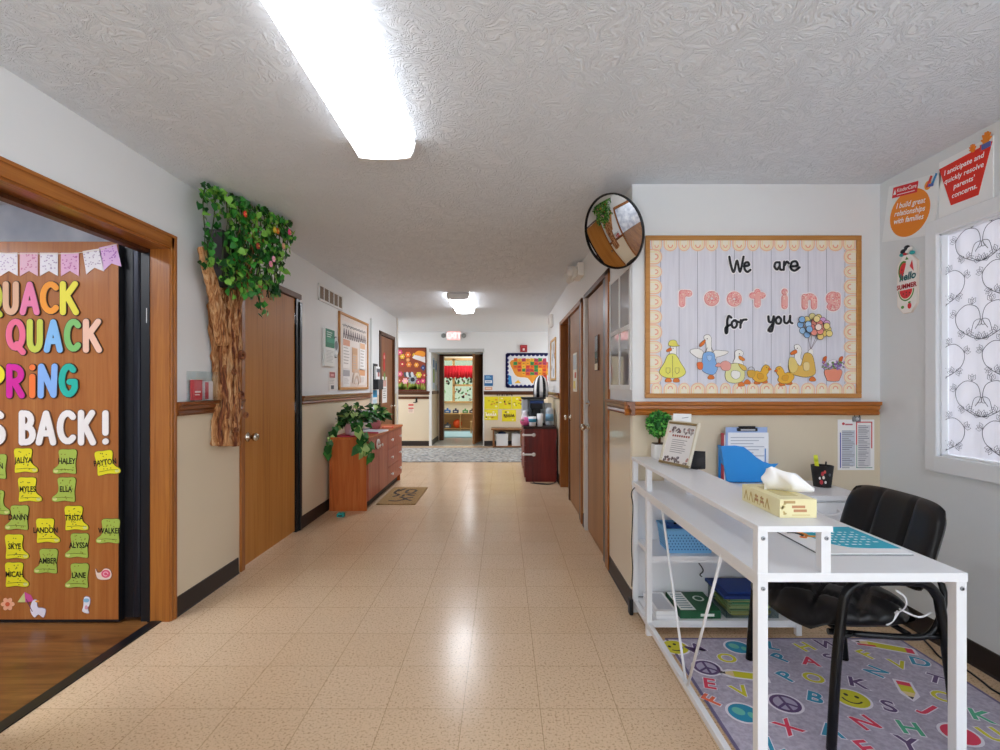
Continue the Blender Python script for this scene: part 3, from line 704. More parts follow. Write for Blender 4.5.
for px, py, X, c in ((238, 214, -1.6, '#d43a2e'), (271, 231, -1.5, '#e2792f'), (283, 232, -1.47, '#e64f86'), (267, 259, -1.52, '#f3a9c6'), (264, 264, -1.52, '#ee8fb5'), (268, 230, -1.5, '#dcc43a'), (277, 246, -1.5, '#d9a08a'), (251, 246, -1.56, '#9c3d2c')):
    mb = MB(c); q = tq(px, py, X); r = .017
    for k in range(6):
        a = 2*PI*k/6; mb.ball((r*.62*math.cos(a), r*.62*math.sin(a), .004), (r*.6, r*.6, r*.4), 8, 5)
    mb.m('#e8d36a').ball((0, 0, r*.45), r*.35, 8, 5)
    mb.build('flower', t, loc=q+Vector((0, 0, .04)))
mb = MB('#4c474c'); Y0, Z0 = lw(219, 256)
mb.box(-.085, .085, -.17, .17, .003, .09, .006); mb.m('#3a363b').box(-.07, .07, -.15, .15, .09, .093)
tag(mb.build('speaker', loc=(XL, 3.17, 2.07), rot='L'), 'dark grey box half hidden behind the ivy above the paper trunk', 'speaker')

# air vent
y0, y1 = 4.93, 5.66; z0, z1 = 2.12, 2.29
t = thing('air_vent', 'white framed brown louvred air vent high on the left wall', 'vent', (XL, (y0+y1)/2, (z0+z1)/2), 'L')
w2, h2 = (y1-y0)/2, (z1-z0)/2
mb = MB('#e4e4e2'); mb.box(-w2, w2, h2-.022, h2, 0, .014, .002); mb.box(-w2, w2, -h2, -h2+.022, 0, .014, .002)
mb.box(-w2, -w2+.022, -h2, h2, 0, .014, .002); mb.box(w2-.022, w2, -h2, h2, 0, .014, .002)
for i in range(1, 5):
    x = -w2+2*w2*i/5; mb.box(x-.009, x+.009, -h2, h2, 0, .012)
mb.build('vent_frame', t)
mb = MB('#8b7358'); mb.box(-w2+.02, w2-.02, -h2+.02, h2-.02, .001, .003)
for i in range(5):
    for k in range(8):
        x0 = -w2+.022+ (2*w2-.03)*i/5+.012; y = -h2+.03+k*.0155
        mb.box(x0, x0+.112, y, y+.006, .003, .010)
mb.build('louvre', t)

# green notice, small notice, oval sign
def sheet(name, label, cat, loc, rot, w, h, base='#f2f2f0', thick=.002, group=None):
    mb = MB(base); mb.box(-w/2, w/2, -h/2, h/2, .0005, thick); return mb
def lines(mb, x0, x1, y1, y0, n, z, c='#9a9a9a', rnd=random.Random(2), th=.35):
    mb.m(c); dy = (y1-y0)/n
    for i in range(n): mb.rect(x0, y1-dy*(i+th), x0+(x1-x0)*rnd.uniform(.65, 1), y1-dy*i, z, .0003)
mb = MB('#e8ecea'); w_, h_ = .28, .385; mb.box(-w_/2, w_/2, -h_/2, h_/2, .0, .03, .003)
mb.m('#1d7f5f').rect(-.135, 0, .135, .187, .03); mb.m('#2f9a78').rect(-.1, .05, .135, .1, .031); mb.m('#bfe0d2')
for i in range(3): mb.rect(-.1, .15-.022*i, .06-.02*i, .158-.022*i, .0312)
lines(mb, -.11, .11, -.03, -.16, 9, .03, '#b9bfc0')
Y, Z = lw(327.5, 347); tag(mb.build('wall_notice', loc=(XL, 5.19, 1.673), rot='L'), 'green and white notice board panel on the left wall beside the framed board', 'notice')
mb = MB('#3d4348'); mb.ell(0, 0, .085, .115, .0, .012, 28); mb.m('#c6ccd0').ell(0, 0, .077, .107, .012, .002, 28); mb.m('#6d757b').ell(.0, .02, .05, .05, .014, .001); mb.m('#e6e9ea').ell(0, -.06, .045, .02, .014, .001)
tag(mb.build('oval_sign', loc=(XL, 5.43, 1.695), rot='L'), 'small grey oval sign overlapping the left edge of the framed board', 'sign')
mb = MB('#e4dfdc'); mb.box(-.1, .1, -.105, .105, 0, .003); mb.m('#a85a5c').rect(-.085, .03, .085, .09, .003); mb.m('#d9a0a0').rect(-.05, .045, .05, .07, .0036)
lines(mb, -.08, .08, .02, -.04, 4, .003, '#a7a3a0'); mb.m('#55565c').rect(-.04, -.09, .05, -.05, .003)
tag(mb.build('wall_notice', loc=(XL, 5.335, 1.335), rot='L'), 'small pinkish notice low on the left wall under the green notice', 'notice')

# bulletin board on the left wall
y0, y1, z0, z1 = 5.53, 6.71, 1.235, 2.105; wB, hB = (y1-y0)/2, (z1-z0)/2
t = thing('bulletin_board', 'wood framed white notice board on the left wall holding pale paper forms', 'bulletin board', (XL, (y0+y1)/2, (z0+z1)/2), 'L')
def frame4(mb, w2, h2, b, d, bev=.003):
    mb.box(-w2, w2, h2-b, h2, 0, d, bev); mb.box(-w2, w2, -h2, -h2+b, 0, d, bev); mb.box(-w2, -w2+b, -h2+b, h2-b, 0, d, bev); mb.box(w2-b, w2, -h2+b, h2-b, 0, d, bev)
mb = MB(M_FRAMEW); frame4(mb, wB, hB, .028, .022); mb.build('board_frame', t)
mb = MB('#e6ddd6'); mb.box(-wB+.02, wB-.02, -hB+.02, hB-.02, .002, .008); rnd = random.Random(3)
mb.m('#e9d3c4')
for i in range(15):
    x = -wB+.06+i*(2*wB-.12)/14
    for sgn in (-1, 1): mb.stroke(arc(x, sgn*(hB-.055), .028, .028, 0, 360, 10), .006, .008, .0006)
mb.build('board_backing', t)
mb = MB('#5a5a60')
P = [(-.46+i*.02, .30+.012*math.sin(i*2.1)+.006*math.sin(i*5.3)) for i in range(46)]; mb.stroke(P, .004, .0085)
mb.m('#5c4a50')
for k in range(11):
    x = -.43+k*.086
    for s in (0, 1): mb.stroke([(x+.06*s, .16), (x+.02, .255)], .009, .0085)
    mb.stroke([(x-.0, .2), (x+.06, .2)], .006, .0085)
mb.build('board_lettering', t)
for k, (x, y, w_, h_, c, hd) in enumerate(((-.33, -.02, .27, .34, '#f1ece8', '#d89c80'), (.0, -.08, .22, .3, '#d8b392', '#caa07c'), (.33, -.02, .24, .36, '#f3f0ee', '#e0b48e'), (-.33, -.30, .26, .2, '#ece8e6', '#a9a6aa'), (.30, -.28, .3, .2, '#efe6df', '#e3a97c'))):
    mb = MB(c); mb.box(-w_/2, w_/2, -h_/2, h_/2, 0, .003); mb.m(hd).rect(-w_/2+.01, h_/2-.08, w_/2-.01, h_/2-.01, .003)
    lines(mb, -w_/2+.03, w_/2-.03, h_/2-.1, -h_/2+.03, 6, .003, '#bdb6b2')
    lab = ('white form with an orange heading, upper left sheet on the left wall notice board', 'tan sheet in the middle of the left wall notice board', 'white form with a tan heading, upper right sheet on the left wall notice board', 'grey headed sheet at the lower left of the left wall notice board', 'peach headed sheet at the lower right of the left wall notice board')[k]
    tag(mb.build('paper_form', loc=(XL+.010, (y0+y1)/2+x, (z0+z1)/2+y), rot='L'), lab, 'paper', 'papers on the left wall notice board')
mb = MB('#e3d3c2')
for r, c in ((.17, '#d3b9a6'), (.13, '#efe4da'), (.09, '#d9c1b0')): mb.m(c).stroke(arc(0, 0, r, r, 10, 170, 14), .014, 0, .002)
tag(mb.build('paper_rainbow', loc=(XL+.0135, (y0+y1)/2+.07, (z0+z1)/2-.37), rot='L'), 'beige paper rainbow at the bottom of the left wall notice board', 'paper cut-out')

# file pocket with leaflets beside the reddish door
t = thing('leaflet_holder', 'black wall pocket with white and blue leaflets beside the reddish door', 'leaflet holder', (XL, 7.06, 1.25), 'L')
mb = MB('#2a2c33'); mb.box(-.14, .14, -.02, .34, .0, .02, .003); mb.box(-.14, .14, -.02, .12, .02, .10, .004); mb.build('pocket', t)
mb = MB('#eceff0'); mb.box(-.10, .11, .02, .30, .03, .06, .002); mb.m('#b56a6a').rect(-.02, .16, .08, .22, .06); mb.m('#55606c').rect(-.08, .22, .1, .27, .06); mb.build('leaflets', t)
mb = MB('#e8eef2'); mb.box(-.13, .13, -.42, -.03, .0, .012, .002); mb.m('#2f9fd6').rect(-.13, -.13, .13, -.03, .012); mb.m('#bcd7e6').rect(-.1, -.3, .1, -.16, .012)
tag(mb.build('wall_notice', loc=(XL, 7.07, 1.25), rot='L'), 'blue headed white notice hanging under the black leaflet pocket', 'notice')
# decorations on the reddish door
mb = MB('#d5403f'); mb.ell(0, .1, .07, .07, 0, .004); mb.ell(.0, -.03, .055, .09, 0, .004); mb.m('#f0b9b2').ell(0, .1, .03, .03, .004); mb.m('#7ba35a').ell(.02, -.2, .05, .06, 0, .004)
tag(mb.build('paper_cutout', loc=(XL-.012, 7.72, 1.62), rot='L'), 'red paper cut-out on the reddish door at the end of the left wall', 'paper cut-out')
mb = MB('#eef0f0'); mb.box(-.15, .15, -.2, .2, 0, .003); mb.m('#d8b0a8').rect(-.1, .05, .1, .15, .003); lines(mb, -.1, .1, .02, -.15, 5, .003)
tag(mb.build('wall_notice', loc=(XL-.012, 7.75, 1.22), rot='L'), 'white sheet on the reddish door below the red cut-out', 'notice')

# ------------------------------------------------------------------ wooden cabinet along the left wall
cx0, cx1, cy0, cy1, ct = -1.775, -1.375, 5.15, 6.85, .755
t = thing('storage_cabinet', 'orange brown wooden cabinet with plants on top along the left wall', 'cabinet', ((cx0+cx1)/2, (cy0+cy1)/2, 0))
ox, oy = (cx0+cx1)/2, (cy0+cy1)/2; hw, hl = (cx1-cx0)/2, (cy1-cy0)/2
mb = MB(M_CAB)
mb.box(-hw, hw-.02, -hl, -hl+.02, .0, ct-.025); mb.box(-hw, hw-.02, hl-.02, hl, 0, ct-.025); mb.box(-hw, hw-.02, -hl+.02, hl-.02, .09, .11); mb.box(-hw, -hw+.015, -hl+.02, hl-.02, .11, ct-.025)
mb.box(-hw, hw-.02, -.02, .0, .11, ct-.025); mb.build('body', t)
mb = MB(M_CAB); mb.box(-hw-.0, hw+.012, -hl-.012, hl+.012, ct-.025, ct, .004); mb.build('top', t)
mb = MB('#1c1513'); mb.box(hw-.075, hw-.06, -hl+.02, hl-.02, 0, .09); mb.build('toe_kick', t)
def cab_front(y0, y1, z0, z1, nm):
    mb = MB(M_CABF); mb.box(hw-.02, hw, y0+.003, y1-.003, z0, z1, .003); return mb.build(nm, t)
def cknob(par, y, z, c='#efefee'):
    mb = MB(c); mb.lathe([(.006, 0), (.006, .014), (.016, .02), (.017, .03), (.001, .034)], 12, (hw, y, z), 'X'); mb.build('knob', par, recalc=True)
for a, b in ((-hl, -hl+.44), (-hl+.44, -hl+.86)):
    d = cab_front(a, b, .10, ct-.03, 'door'); cknob(d, b-.06, .62) if a < -hl+.1 else cknob(d, a+.06, .62)
for a, b in ((-hl+.86, hl),):
    for z0, z1 in ((.10, .30), (.305, .505), (.51, ct-.03)):
        d = cab_front(a, b, z0, z1, 'drawer'); cknob(d, a+.18, (z0+z1)/2); cknob(d, b-.18, (z0+z1)/2)
mb = MB('#f2f2f2'); mb.tube([(hw+.012, -hl+.36+.045*math.cos(a)*1.2, .645+.045*math.sin(a)) for a in [2*PI*i/16 for i in range(13)]], .011, 8)
tag(mb.build('child_latch', loc=(ox, oy, 0)), 'white loop child safety latch on the near cabinet door knobs', 'latch')

# potted plants on the cabinet
def pothos(name_loc, label, pot, seed, R, n, trail=()):
    t = thing('potted_plant', label, 'plant', name_loc, group='potted plants on the wooden cabinet')
    mb = MB(pot); mb.lathe([(.055, 0), (.075, .02), (.085, .10), (.088, .125), (.080, .125), (.075, .09), (.001, .09)], 20); mb.build('pot', t)
    mb = MB('#2c1d14'); mb.lathe([(.078, .098), (.001, .104)], 16); mb.build('soil', t)
    mb = MB(M_LEAFS[0]); rnd = random.Random(seed)
    MM = [col('#2f6b2c', .35), col('#20501f', .35), col('#3f8238', .35), col('#a9c878', .4), col('#17401a', .35)]
    for i in range(n):
        a = rnd.uniform(0, 2*PI); r = R*math.sqrt(rnd.random()); h = .14+ (R*1.0)*(1-(r/R)**2)*rnd.uniform(.1, 1.05)+rnd.uniform(-.02, .03)
        p = Vector((max(r*math.cos(a), -.12), r*math.sin(a), h)); d = Vector((math.cos(a)+rnd.uniform(-.6, .6), math.sin(a)+rnd.uniform(-.6, .6), rnd.uniform(-.7, .4)))
        if p.x < -.06: d.x = abs(d.x)*.3
        mb.m(MM[rnd.choice((0, 0, 1, 1, 2, 2, 4, 4, 3))]); L = rnd.uniform(.065, .10); mb.leaf(p, d, Vector((rnd.uniform(-.5, .5), rnd.uniform(-1.2, .1), 1)), L, L*.40)
        if i % 3 == 0: mb.m('#4b6a34').tube([(0, 0, .10), (p.x*.5, p.y*.5, .12+h*.4), tuple(p)], .0035, 5)
    for tr in trail:
        P = spline(tr, 6); mb.m('#4b6a34').tube(P, .004, 5)
        for i, q in enumerate(P):
            if i % 2 == 0:
                mb.m(MM[rnd.choice((0, 1, 2, 3))]); L = rnd.uniform(.08, .12)
                mb.leaf(q, Vector((rnd.uniform(-1, 1) if q.x > -.1 else rnd.uniform(0, .5), rnd.uniform(-1, .3), -.8)), Vector((rnd.uniform(-.4, .4), -1, .5)), L, L*.42)
    mb.build('foliage', t)
pothos((-1.60, 5.36, ct), 'larger trailing plant with broad dark leaves at the near end of the cabinet', '#e7b8bd', 4, .20, 130,
       [[(0, 0, .12), (-.14, -.14, .10), (-.165, -.25, -.04), (-.165, -.26, -.16)], [(0, 0, .12), (.10, -.20, .10), (.17, -.245, -.03), (.19, -.25, -.15)], [(0, 0, .12), (.14, -.2, .08), (.24, -.23, -.06), (.262, -.2, -.2)], [(0, 0, .13), (.08, -.18, .12), (.14, -.24, .02), (.14, -.25, -.1)]])
pothos((-1.56, 6.10, ct), 'smaller leafy plant in a pink pot at the far end of the cabinet', '#d98f9c', 9, .17, 95)
mb = MB('#c93a55'); mb.box(-.17, .06, -.09, .09, 0, .012, .004); tag(mb.build('tray', loc=(-1.55, 5.27, ct)), 'red tray under the near plant on the wooden cabinet', 'tray')
mb = MB('#f0d7dd'); mb.lathe([(.03, 0), (.034, .05), (.02, .085), (.012, .10), (.012, .14), (.001, .142)], 14); tag(mb.build('bottle', loc=(-1.56, 5.235, ct+.012)), 'small pale pink bottle in front of the near plant on the cabinet', 'bottle')
t = thing('picture_frame', 'small blue photo stand with an orange picture between the two cabinet plants', 'picture frame', (-1.64, 5.86, ct), (0, 0, math.radians(20)))
mb = MB('#b9c5d8'); mb.box(-.09, .09, 0, .012, 0, .24, .002); mb.build('frame', t)
mb = MB('#e2915c'); mb.box(-.05, .05, -.002, .0, .10, .2); mb.m('#f4f0ec').box(-.075, .075, -.0015, .0, .03, .09); mb.build('picture', t)
mb = MB('#eef0f4'); mb.box(-.12, .12, -.15, .15, 0, .018, .002); mb.m('#c9ced8').box(-.11, .11, -.14, .14, .018, .019); mb.m('#d2607a').box(-.12, .12, -.151, -.149, 0, .016)
tag(mb.build('folder_stack', loc=(-1.47, 5.72, ct), rot=(0, 0, -.15)), 'white folder lying flat on the cabinet in front of the pink pot', 'folder')
mb = MB('#e05a3c'); mb.box(-.07, .07, -.11, .11, 0, .01, .002); mb.m('#f0b090').box(-.05, .05, -.09, .0, .01, .0105)
tag(mb.build('booklet', loc=(-1.45, 6.35, ct), rot=(0, 0, .2)), 'orange booklet lying at the far end of the cabinet top', 'booklet')
# doormat and little teal block
X0, X1, Y0, Y1 = -1.36, -.945, 5.42, 6.32
t = thing('doormat', 'brown doormat with black lettering on the floor beside the wooden cabinet', 'doormat', ((X0+X1)/2, (Y0+Y1)/2, 0))
mb = MB(mottled('coir', '#8a6a40', '#b39360', 90, .9, 3, .3)); mb.box(-.21, .21, -.45, .45, .0005, .012, .003); mb.build('mat', t)
mb = MB('#2e241a'); z = .012
for P in ([(-.12, .3), (-.13, .1), (-.06, .0), (-.1, -.1)], [(-.1, -.3), (-.02, -.32), (.05, -.22), (-.02, -.12)], [(.02, .3), (.1, .25), (.08, .1), (0, .12), (.0, .28)], [(.12, .05), (.04, 0), (.12, -.05)], [(.12, -.15), (.05, -.2), (.13, -.3)], [(-.05, .34), (-.1, .2)], [(0, 0), (.0, -.08)]):
    mb.stroke([tuple(v) for v in spline([Vector((a, b, 0)) for a, b in P], 5)], .016, z, .001)
mb.build('lettering', t)
mb = MB('#1f9a96'); mb.box(-.035, .035, -.03, .03, 0, .035, .006); mb.m('#2a3f46').box(-.02, .02, -.031, -.029, .008, .024); mb.m('#3fb8b2')
for i in (-1, 1): mb.lathe([(.011, .035), (.011, .042), (.001, .042)], 10, (i*.016, 0, 0))
tag(mb.build('toy_block', loc=(-1.585, 4.93, 0)), 'tiny teal toy block lying on the floor before the wooden cabinet', 'toy')
# ================================================================== LETTER SHAPES (drawn as round-ended strokes)
S_ = {
 'Q': [arc(.34, .52, .31, .45, 90, 450, 20), [(.40, .2), (.52, .04), (.66, -.08)]],
 'U': [[(.05, .96), (.05, .35)]+arc(.32, .32, .27, .31, 180, 360, 10)+[(.59, .96)]],
 'A': [[(.02, 0), (.18, .55), (.32, .95), (.46, .55), (.62, 0)], [(.13, .30), (.50, .30)]],
 'C': [arc(.38, .5, .34, .46, 48, 312, 16)],
 'K': [[(.06, 0), (.06, .97)], [(.58, .97), (.10, .44)], [(.24, .56), (.62, 0)]],
 'S': [arc(.30, .73, .24, .23, 40, 270, 10)+arc(.30, .25, .26, .25, 90, -140, 10)],
 'P': [[(.06, 0), (.06, .96)], [(.06, .94)]+arc(.24, .69, .30, .25, 90, -90, 10)+[(.06, .44)]],
 'R': [[(.06, 0), (.06, .96)], [(.06, .94)]+arc(.24, .70, .28, .24, 90, -90, 10)+[(.08, .46)], [(.24, .46), (.55, 0)]],
 'i': [[(.08, 0), (.08, .62)], [(.08, .93), (.085, .935)]],
 'N': [[(.04, 0), (.06, .96), (.50, .02), (.54, .96)]],
 'G': [arc(.36, .5, .31, .46, 50, 330, 16)+[(.62, .45), (.40, .45)]],
 'B': [[(.06, 0), (.06, .96)], [(.06, .95)]+arc(.22, .73, .24, .22, 90, -90, 8)+[(.08, .51)], [(.22, .51)]+arc(.26, .26, .28, .25, 90, -90, 8)+[(.06, .01)]],
 '!': [[(.1, .32), (.1, .96)], [(.1, .03), (.105, .035)]],
}
def letter(ch, loc, h, wid, color, label, grp, back='#f4efe8', rot='F', wd=None, bw=.0):
    mb = MB(back); wd = wd or h*.085
    mx = max(p[0] for st in S_[ch] for p in st); mn = min(p[0] for st in S_[ch] for p in st)
    sx = (wid-2*wd)/max(mx-mn, .25) if mx-mn > .1 else h
    cx = (mx+mn)/2
    for st in S_[ch]:
        P = [((p[0]-cx)*sx, (p[1]-.48)*(h-2*wd)) for p in st]
        mb.m(back).stroke(P, wd+.004, 0, .005)
        mb.m(color).stroke(P, wd, .005, .002)
    return tag(mb.build('letter_cutout', loc=loc, rot=rot), label, 'letter', grp)
YD = 2.71
def qd_letter(ch, pa, pb, py0, py1, c, label, grp, back='#4a3526'):
    x, z = fr((pa+pb)/2, (py0+py1)/2, YD); wdt = (pb-pa)/FPX*YD; h = (py1-py0)/FPX*YD
    letter(ch, (x, YD-.0005, z), h, wdt, c, label, grp, back)
top, mid, thr, bot = 'top line of letters on the open brown door', 'second line of letters on the open brown door', 'third line of letters on the open brown door', 'bottom line of letters on the open brown door'
for ch, a, b, c, l in (('Q', -17, 4, '#c3c83a', 'yellow green letter Q cut by the picture edge in the top row of the door'), ('U', 4, 20, '#dfb08e', 'tan letter U of the top row on the open door'), ('A', 21, 41, '#e87fa6', 'pink letter A of the top row on the open door'), ('C', 41, 60, '#f39a2c', 'orange letter C of the top row on the open door'), ('K', 61, 80, '#ece046', 'yellow letter K ending the top row on the open door')):
    qd_letter(ch, a, b, 281, 316, c, l, top)
for ch, a, b, c, l in (('Q', 7, 27, '#ec6d8e', 'pink letter Q starting the second row on the open door'), ('U', 28, 44, '#c8cf4e', 'olive yellow letter U of the second row on the open door'), ('A', 45, 64, '#86bdec', 'light blue letter A of the second row on the open door'), ('C', 65, 82, '#7fbf6a', 'green letter C of the second row on the open door'), ('K', 84, 103, '#f2c3aa', 'peach letter K ending the second row on the open door')):
    qd_letter(ch, a, b, 318.5, 353.5, c, l, mid)
for ch, a, b, c, l in (('S', -32, -14, '#57b6a0', 'teal letter S at the hidden start of the third row on the open door'), ('P', -12, 6, '#f0df2c', 'yellow letter P cut by the left edge in the third row on the open door'), ('R', 7.5, 26, '#d61f9a', 'magenta letter R of the third row on the open door'), ('i', 30, 37, '#f57a35', 'orange small letter i of the third row on the open door'), ('N', 39, 59, '#8ab4ee', 'blue letter N of the third row on the open door'), ('G', 60, 79, '#20b5a2', 'teal letter G ending the third row on the open door')):
    qd_letter(ch, a, b, 363, 399, c, l, thr)
for ch, a, b, c, l in (('S', -11, 7, '#f4eeea', 'white letter S cut by the left edge in the bottom row on the open door'), ('B', 20, 37, '#f4eeea', 'white letter B of the bottom row on the open door'), ('A', 37, 57.5, '#f4eeea', 'white letter A of the bottom row on the open door'), ('C', 58, 77, '#f4eeea', 'white letter C of the bottom row on the open door'), ('K', 79, 97, '#f4eeea', 'white letter K of the bottom row on the open door'), ('!', 103, 110, '#f4eeea', 'white exclamation mark ending the bottom row on the open door')):
    qd_letter(ch, a, b, 409.5, 446, c, l, bot, '#7a5a48')
# bunting
t = thing('bunting', 'string of six pale pink and white swallowtail pennants across the top of the open door', 'bunting', (-2.43, YD-.001, 2.02), 'F')
pts = [(-40, 252), (0, 253), (20, 254), (40, 254), (60, 254), (80, 253), (101, 250), (118, 244)]
P = [fr(a, b, YD) for a, b in pts]; mb = MB('#e9dccb'); mb.tube([(a+2.43, b-2.02, .003) for a, b in P], .002, 5); mb.build('string', t)
for i, (pc, rot, c, d) in enumerate(((-11, 0, '#e9c3cf', '#d88fb0'), (9, .02, '#efe7ea', '#c9b2c9'), (29.5, 0, '#e8bccb', '#cf7f9f'), (49.5, .0, '#ece6ea', '#b9a3bb'), (70.5, 0, '#e6b4d0', '#c168a2'), (92, .16, '#efe9ec', '#bba7b9'), (108, .22, '#e3b8e2', '#b56cc0'))):
    x, z = fr(pc, 253-(0, 0, 0, 0, 0, 3, 7)[i], YD); mb = MB(c); w2, h2 = .048, .125
    mb.T = Matrix.Translation((x+2.43, z-2.02, 0)) @ Matrix.Rotation(rot, 4, 'Z')
    mb.prism([(-w2, 0), (w2, 0), (w2, -h2), (0, -h2+.028), (-w2, -h2)], .001, .003)
    rnd = random.Random(i); mb.m(d)
    for k in range(26): mb.ell(rnd.uniform(-w2+.006, w2-.006), rnd.uniform(-h2+.035, -.008), .0045, .0035, .003, .0004, 6)
    mb.build('pennant', t)
# paper boots
def boot(px, py, c, right, name, label, rot=0.0, sp='#8a8a2a'):
    x, z = fr(px, py, YD); k = 1 if right else -1; s = 26/FPX*YD/1.0
    prof = [(-.42, .46), (-.1, .50), (.24, .47), (.22, .1), (.27, -.12), (.45, -.28), (.46, -.42), (.30, -.46), (-.0, -.42), (-.30, -.46), (-.40, -.42), (-.38, -.05)]
    P = [(a*s*k, b*s*.96) for a, b in prof]
    mb = MB('#fff'); mb.T = Matrix.Rotation(rot, 4, 'Z')
    mb.blob(P, 0, c, '#4a4a1e', .0022, .002)
    rd = random.Random(int(px*7+py)); mb.m(sp)
    for i in range(17): mb.ell(rd.uniform(-.32, .16)*s*k, rd.uniform(-.36, .42)*s, .0035, .0035, .004, .0004, 6)
    mb.m('#d9d98a').ell(.36*s*k, -.34*s, .012, .009, .004, .0006, 10); mb.m('#6a6a20').stroke([(-.33*s*k, -.3*s), (.1*s*k, -.27*s), (.4*s*k, -.3*s)], .0012, .004, .0006)
    mb.text(name, -.06*s*k, .03*s, .042, .0045, '#101008', bold=.024, sx=.74)
    tag(mb.build('paper_boot', loc=(x, YD-.0005, z), rot='F'), label, 'paper cut-out', 'paper rain boots on the open door')
YL, GR = '#e8dc22', '#a9bf4f'
for a in ((26, 461, YL, 1, 'JALIYA', 'yellow paper boot just under the white letter B'), (66, 462, GR, 0, 'HALEY', 'green paper boot just under the white letter C'), (107.5, 463, YL, 1, 'PAYTON', 'yellow paper boot at the door edge under the exclamation mark', .12),
          (30, 490, YL, 1, 'MYLES', 'yellow paper boot second from the top in the left column'), (65, 490, GR, 0, 'ELLA', 'green paper boot second from the top in the middle column'),
          (18, 518, GR, 0, 'DANNY', 'green paper boot between two yellow boots near the left edge of the picture'), (76.5, 518.5, YL, 1, 'TRISTA', 'yellow paper boot third from the top in the middle column'), (48, 531, YL, 1, 'LANDON', 'yellow paper boot lying between the left and middle columns'), (109, 531.5, GR, 0, 'WALKER', 'green paper boot at the door edge low on the right'),
          (17, 547, YL, 1, 'SKYE', 'yellow paper boot second from the bottom at the left edge of the picture'), (78, 546, GR, 0, 'ALYSSA', 'green paper boot second from the bottom in the middle column'), (47, 561.5, GR, 0, 'AMBER', 'green paper boot right below the yellow one between the columns'), (17, 575, YL, 1, 'MICAH', 'lowest yellow paper boot on the open door'), (78, 576, GR, 0, 'LANE', 'lowest green paper boot, beside the pink snail'),
          (-4, 467, GR, 0, 'FINN', 'green paper boot cut by the picture edge in the top row'), (-2, 503, GR, 1, 'TY', 'green paper boot cut by the picture edge, lower one')):
    boot(*a[:6], *(a[6:] or (0.0,)))
def dcut(px, py): x, z = fr(px, py, YD); return (x, YD-.0005, z)
u = YD/FPX
mb = MB('#f4efe8'); mb.blob([(-7*u, -2*u), (-8*u, 5*u), (-6*u, 1*u), (-2*u, 2*u), (1*u, 5*u), (6*u, 4*u), (8*u, -1*u), (6*u, -5*u), (0, -6*u), (-5*u, -5*u)], 0, '#f1d9c8', '#8a5a4a', .002, .002)
mb.m('#e05a78').ell(2.5*u, 0, 4.5*u, 4*u, .004, .001); mb.m('#f6b2c0').stroke(arc(2.5*u, 0, 2.2*u, 2*u, 0, 300, 10), .0025, .005, .001)
tag(mb.build('paper_snail', loc=dcut(104, 573.5), rot='F'), 'small pink paper snail low on the open door', 'paper cut-out')
mb = MB('#f0a07a')
for k in range(6): mb.m('#f3b490').ell(4.2*u*math.cos(k*PI/3), 4.2*u*math.sin(k*PI/3), 2.6*u, 2.2*u, 0, .002, 12, k*PI/3)
mb.m('#d9603a').ell(0, 0, 2.2*u, 2.2*u, .002, .001)
tag(mb.build('paper_flower', loc=dcut(8, 604), rot='F'), 'small orange paper flower at the bottom left of the open door', 'paper cut-out')
mb = MB('#e8e4ee'); mb.blob([(2*u, 4*u), (6*u, 5*u), (7*u, -2*u), (12*u, -3*u), (15*u, -5*u), (13*u, -12*u), (8*u, -9*u), (4*u, -12*u), (0, -5*u)], 0, '#ece6f2', '#8d84a0', .002, .002)
mb.m('#cfd48a').prism([(-13*u, 3*u), (-6*u, 13*u), (-5*u, 3*u)], 0, .003); mb.m('#d2569a').prism([(-6*u, 13*u), (0, 10*u), (3*u, 4*u), (-5*u, 3*u)], 0, .003); mb.m('#7a3a5a').stroke([(-4*u, 6*u), (2*u, -6*u)], .002, .003, .001); mb.m('#e8a23a').ell(7*u, 4*u, 2*u, 1*u, .004, .001)
tag(mb.build('paper_goose', loc=dcut(31, 605), rot='F'), 'small white paper goose holding a pink umbrella at the bottom of the open door', 'paper cut-out')
mb = MB('#e8e4ee'); mb.blob([(-2*u, 8*u), (3*u, 7*u), (3*u, 1*u), (1*u, -3*u), (2*u, -8*u), (-4*u, -6*u), (-3*u, -1*u)], 0, '#f2eef2', '#8d84a0', .002, .002); mb.m('#8fc0dc').ell(0, 5*u, 3*u, 2*u, .004, .001); mb.m('#e0a0b0').ell(0, -2*u, 1.6*u, 2*u, .004, .001)
tag(mb.build('paper_bird', loc=dcut(87, 605), rot='F'), 'small white paper bird with blue hat at the bottom right of the open door', 'paper cut-out')

# ================================================================== THE CORRIDOR'S END
def bk(px, py): return fr(px, py, YB)
uB = YB/FPX
# red-brown board of fruits and flowers
x0, z1 = bk(397.2, 347.5); x1, z0 = bk(426.5, 391)
t = thing('bulletin_board', 'red brown notice board with colourful paper flowers and grass at the corridor end', 'bulletin board', ((x0+x1)/2, YB, (z0+z1)/2), 'F')
w2, h2 = (x1-x0)/2, (z1-z0)/2
mb = MB('#8a3a1e'); mb.box(-w2+.02, w2-.02, -h2+.02, h2-.02, .002, .012); mb.build('board_backing', t)
mb = MB('#5f2e17'); frame4(mb, w2, h2, .024, .02); mb.build('board_frame', t)
rnd = random.Random(21)
mb = MB('#86a83a')
for i in range(60):
    x = rnd.uniform(-w2+.03, w2-.03); hh = rnd.uniform(.10, .22); mb.m(rnd.choice(('#86a83a', '#a8c24c', '#6f9430', '#bccb5a'))).prism([(x-.015, -h2+.03), (x+.015, -h2+.03), (x+rnd.uniform(-.03, .03), -h2+.03+hh)], .012, .013)
tag(mb.build('paper_grass', loc=((x0+x1)/2, YB-.001, (z0+z1)/2), rot='F'), 'green paper grass strip along the bottom of the red brown board', 'paper cut-out')
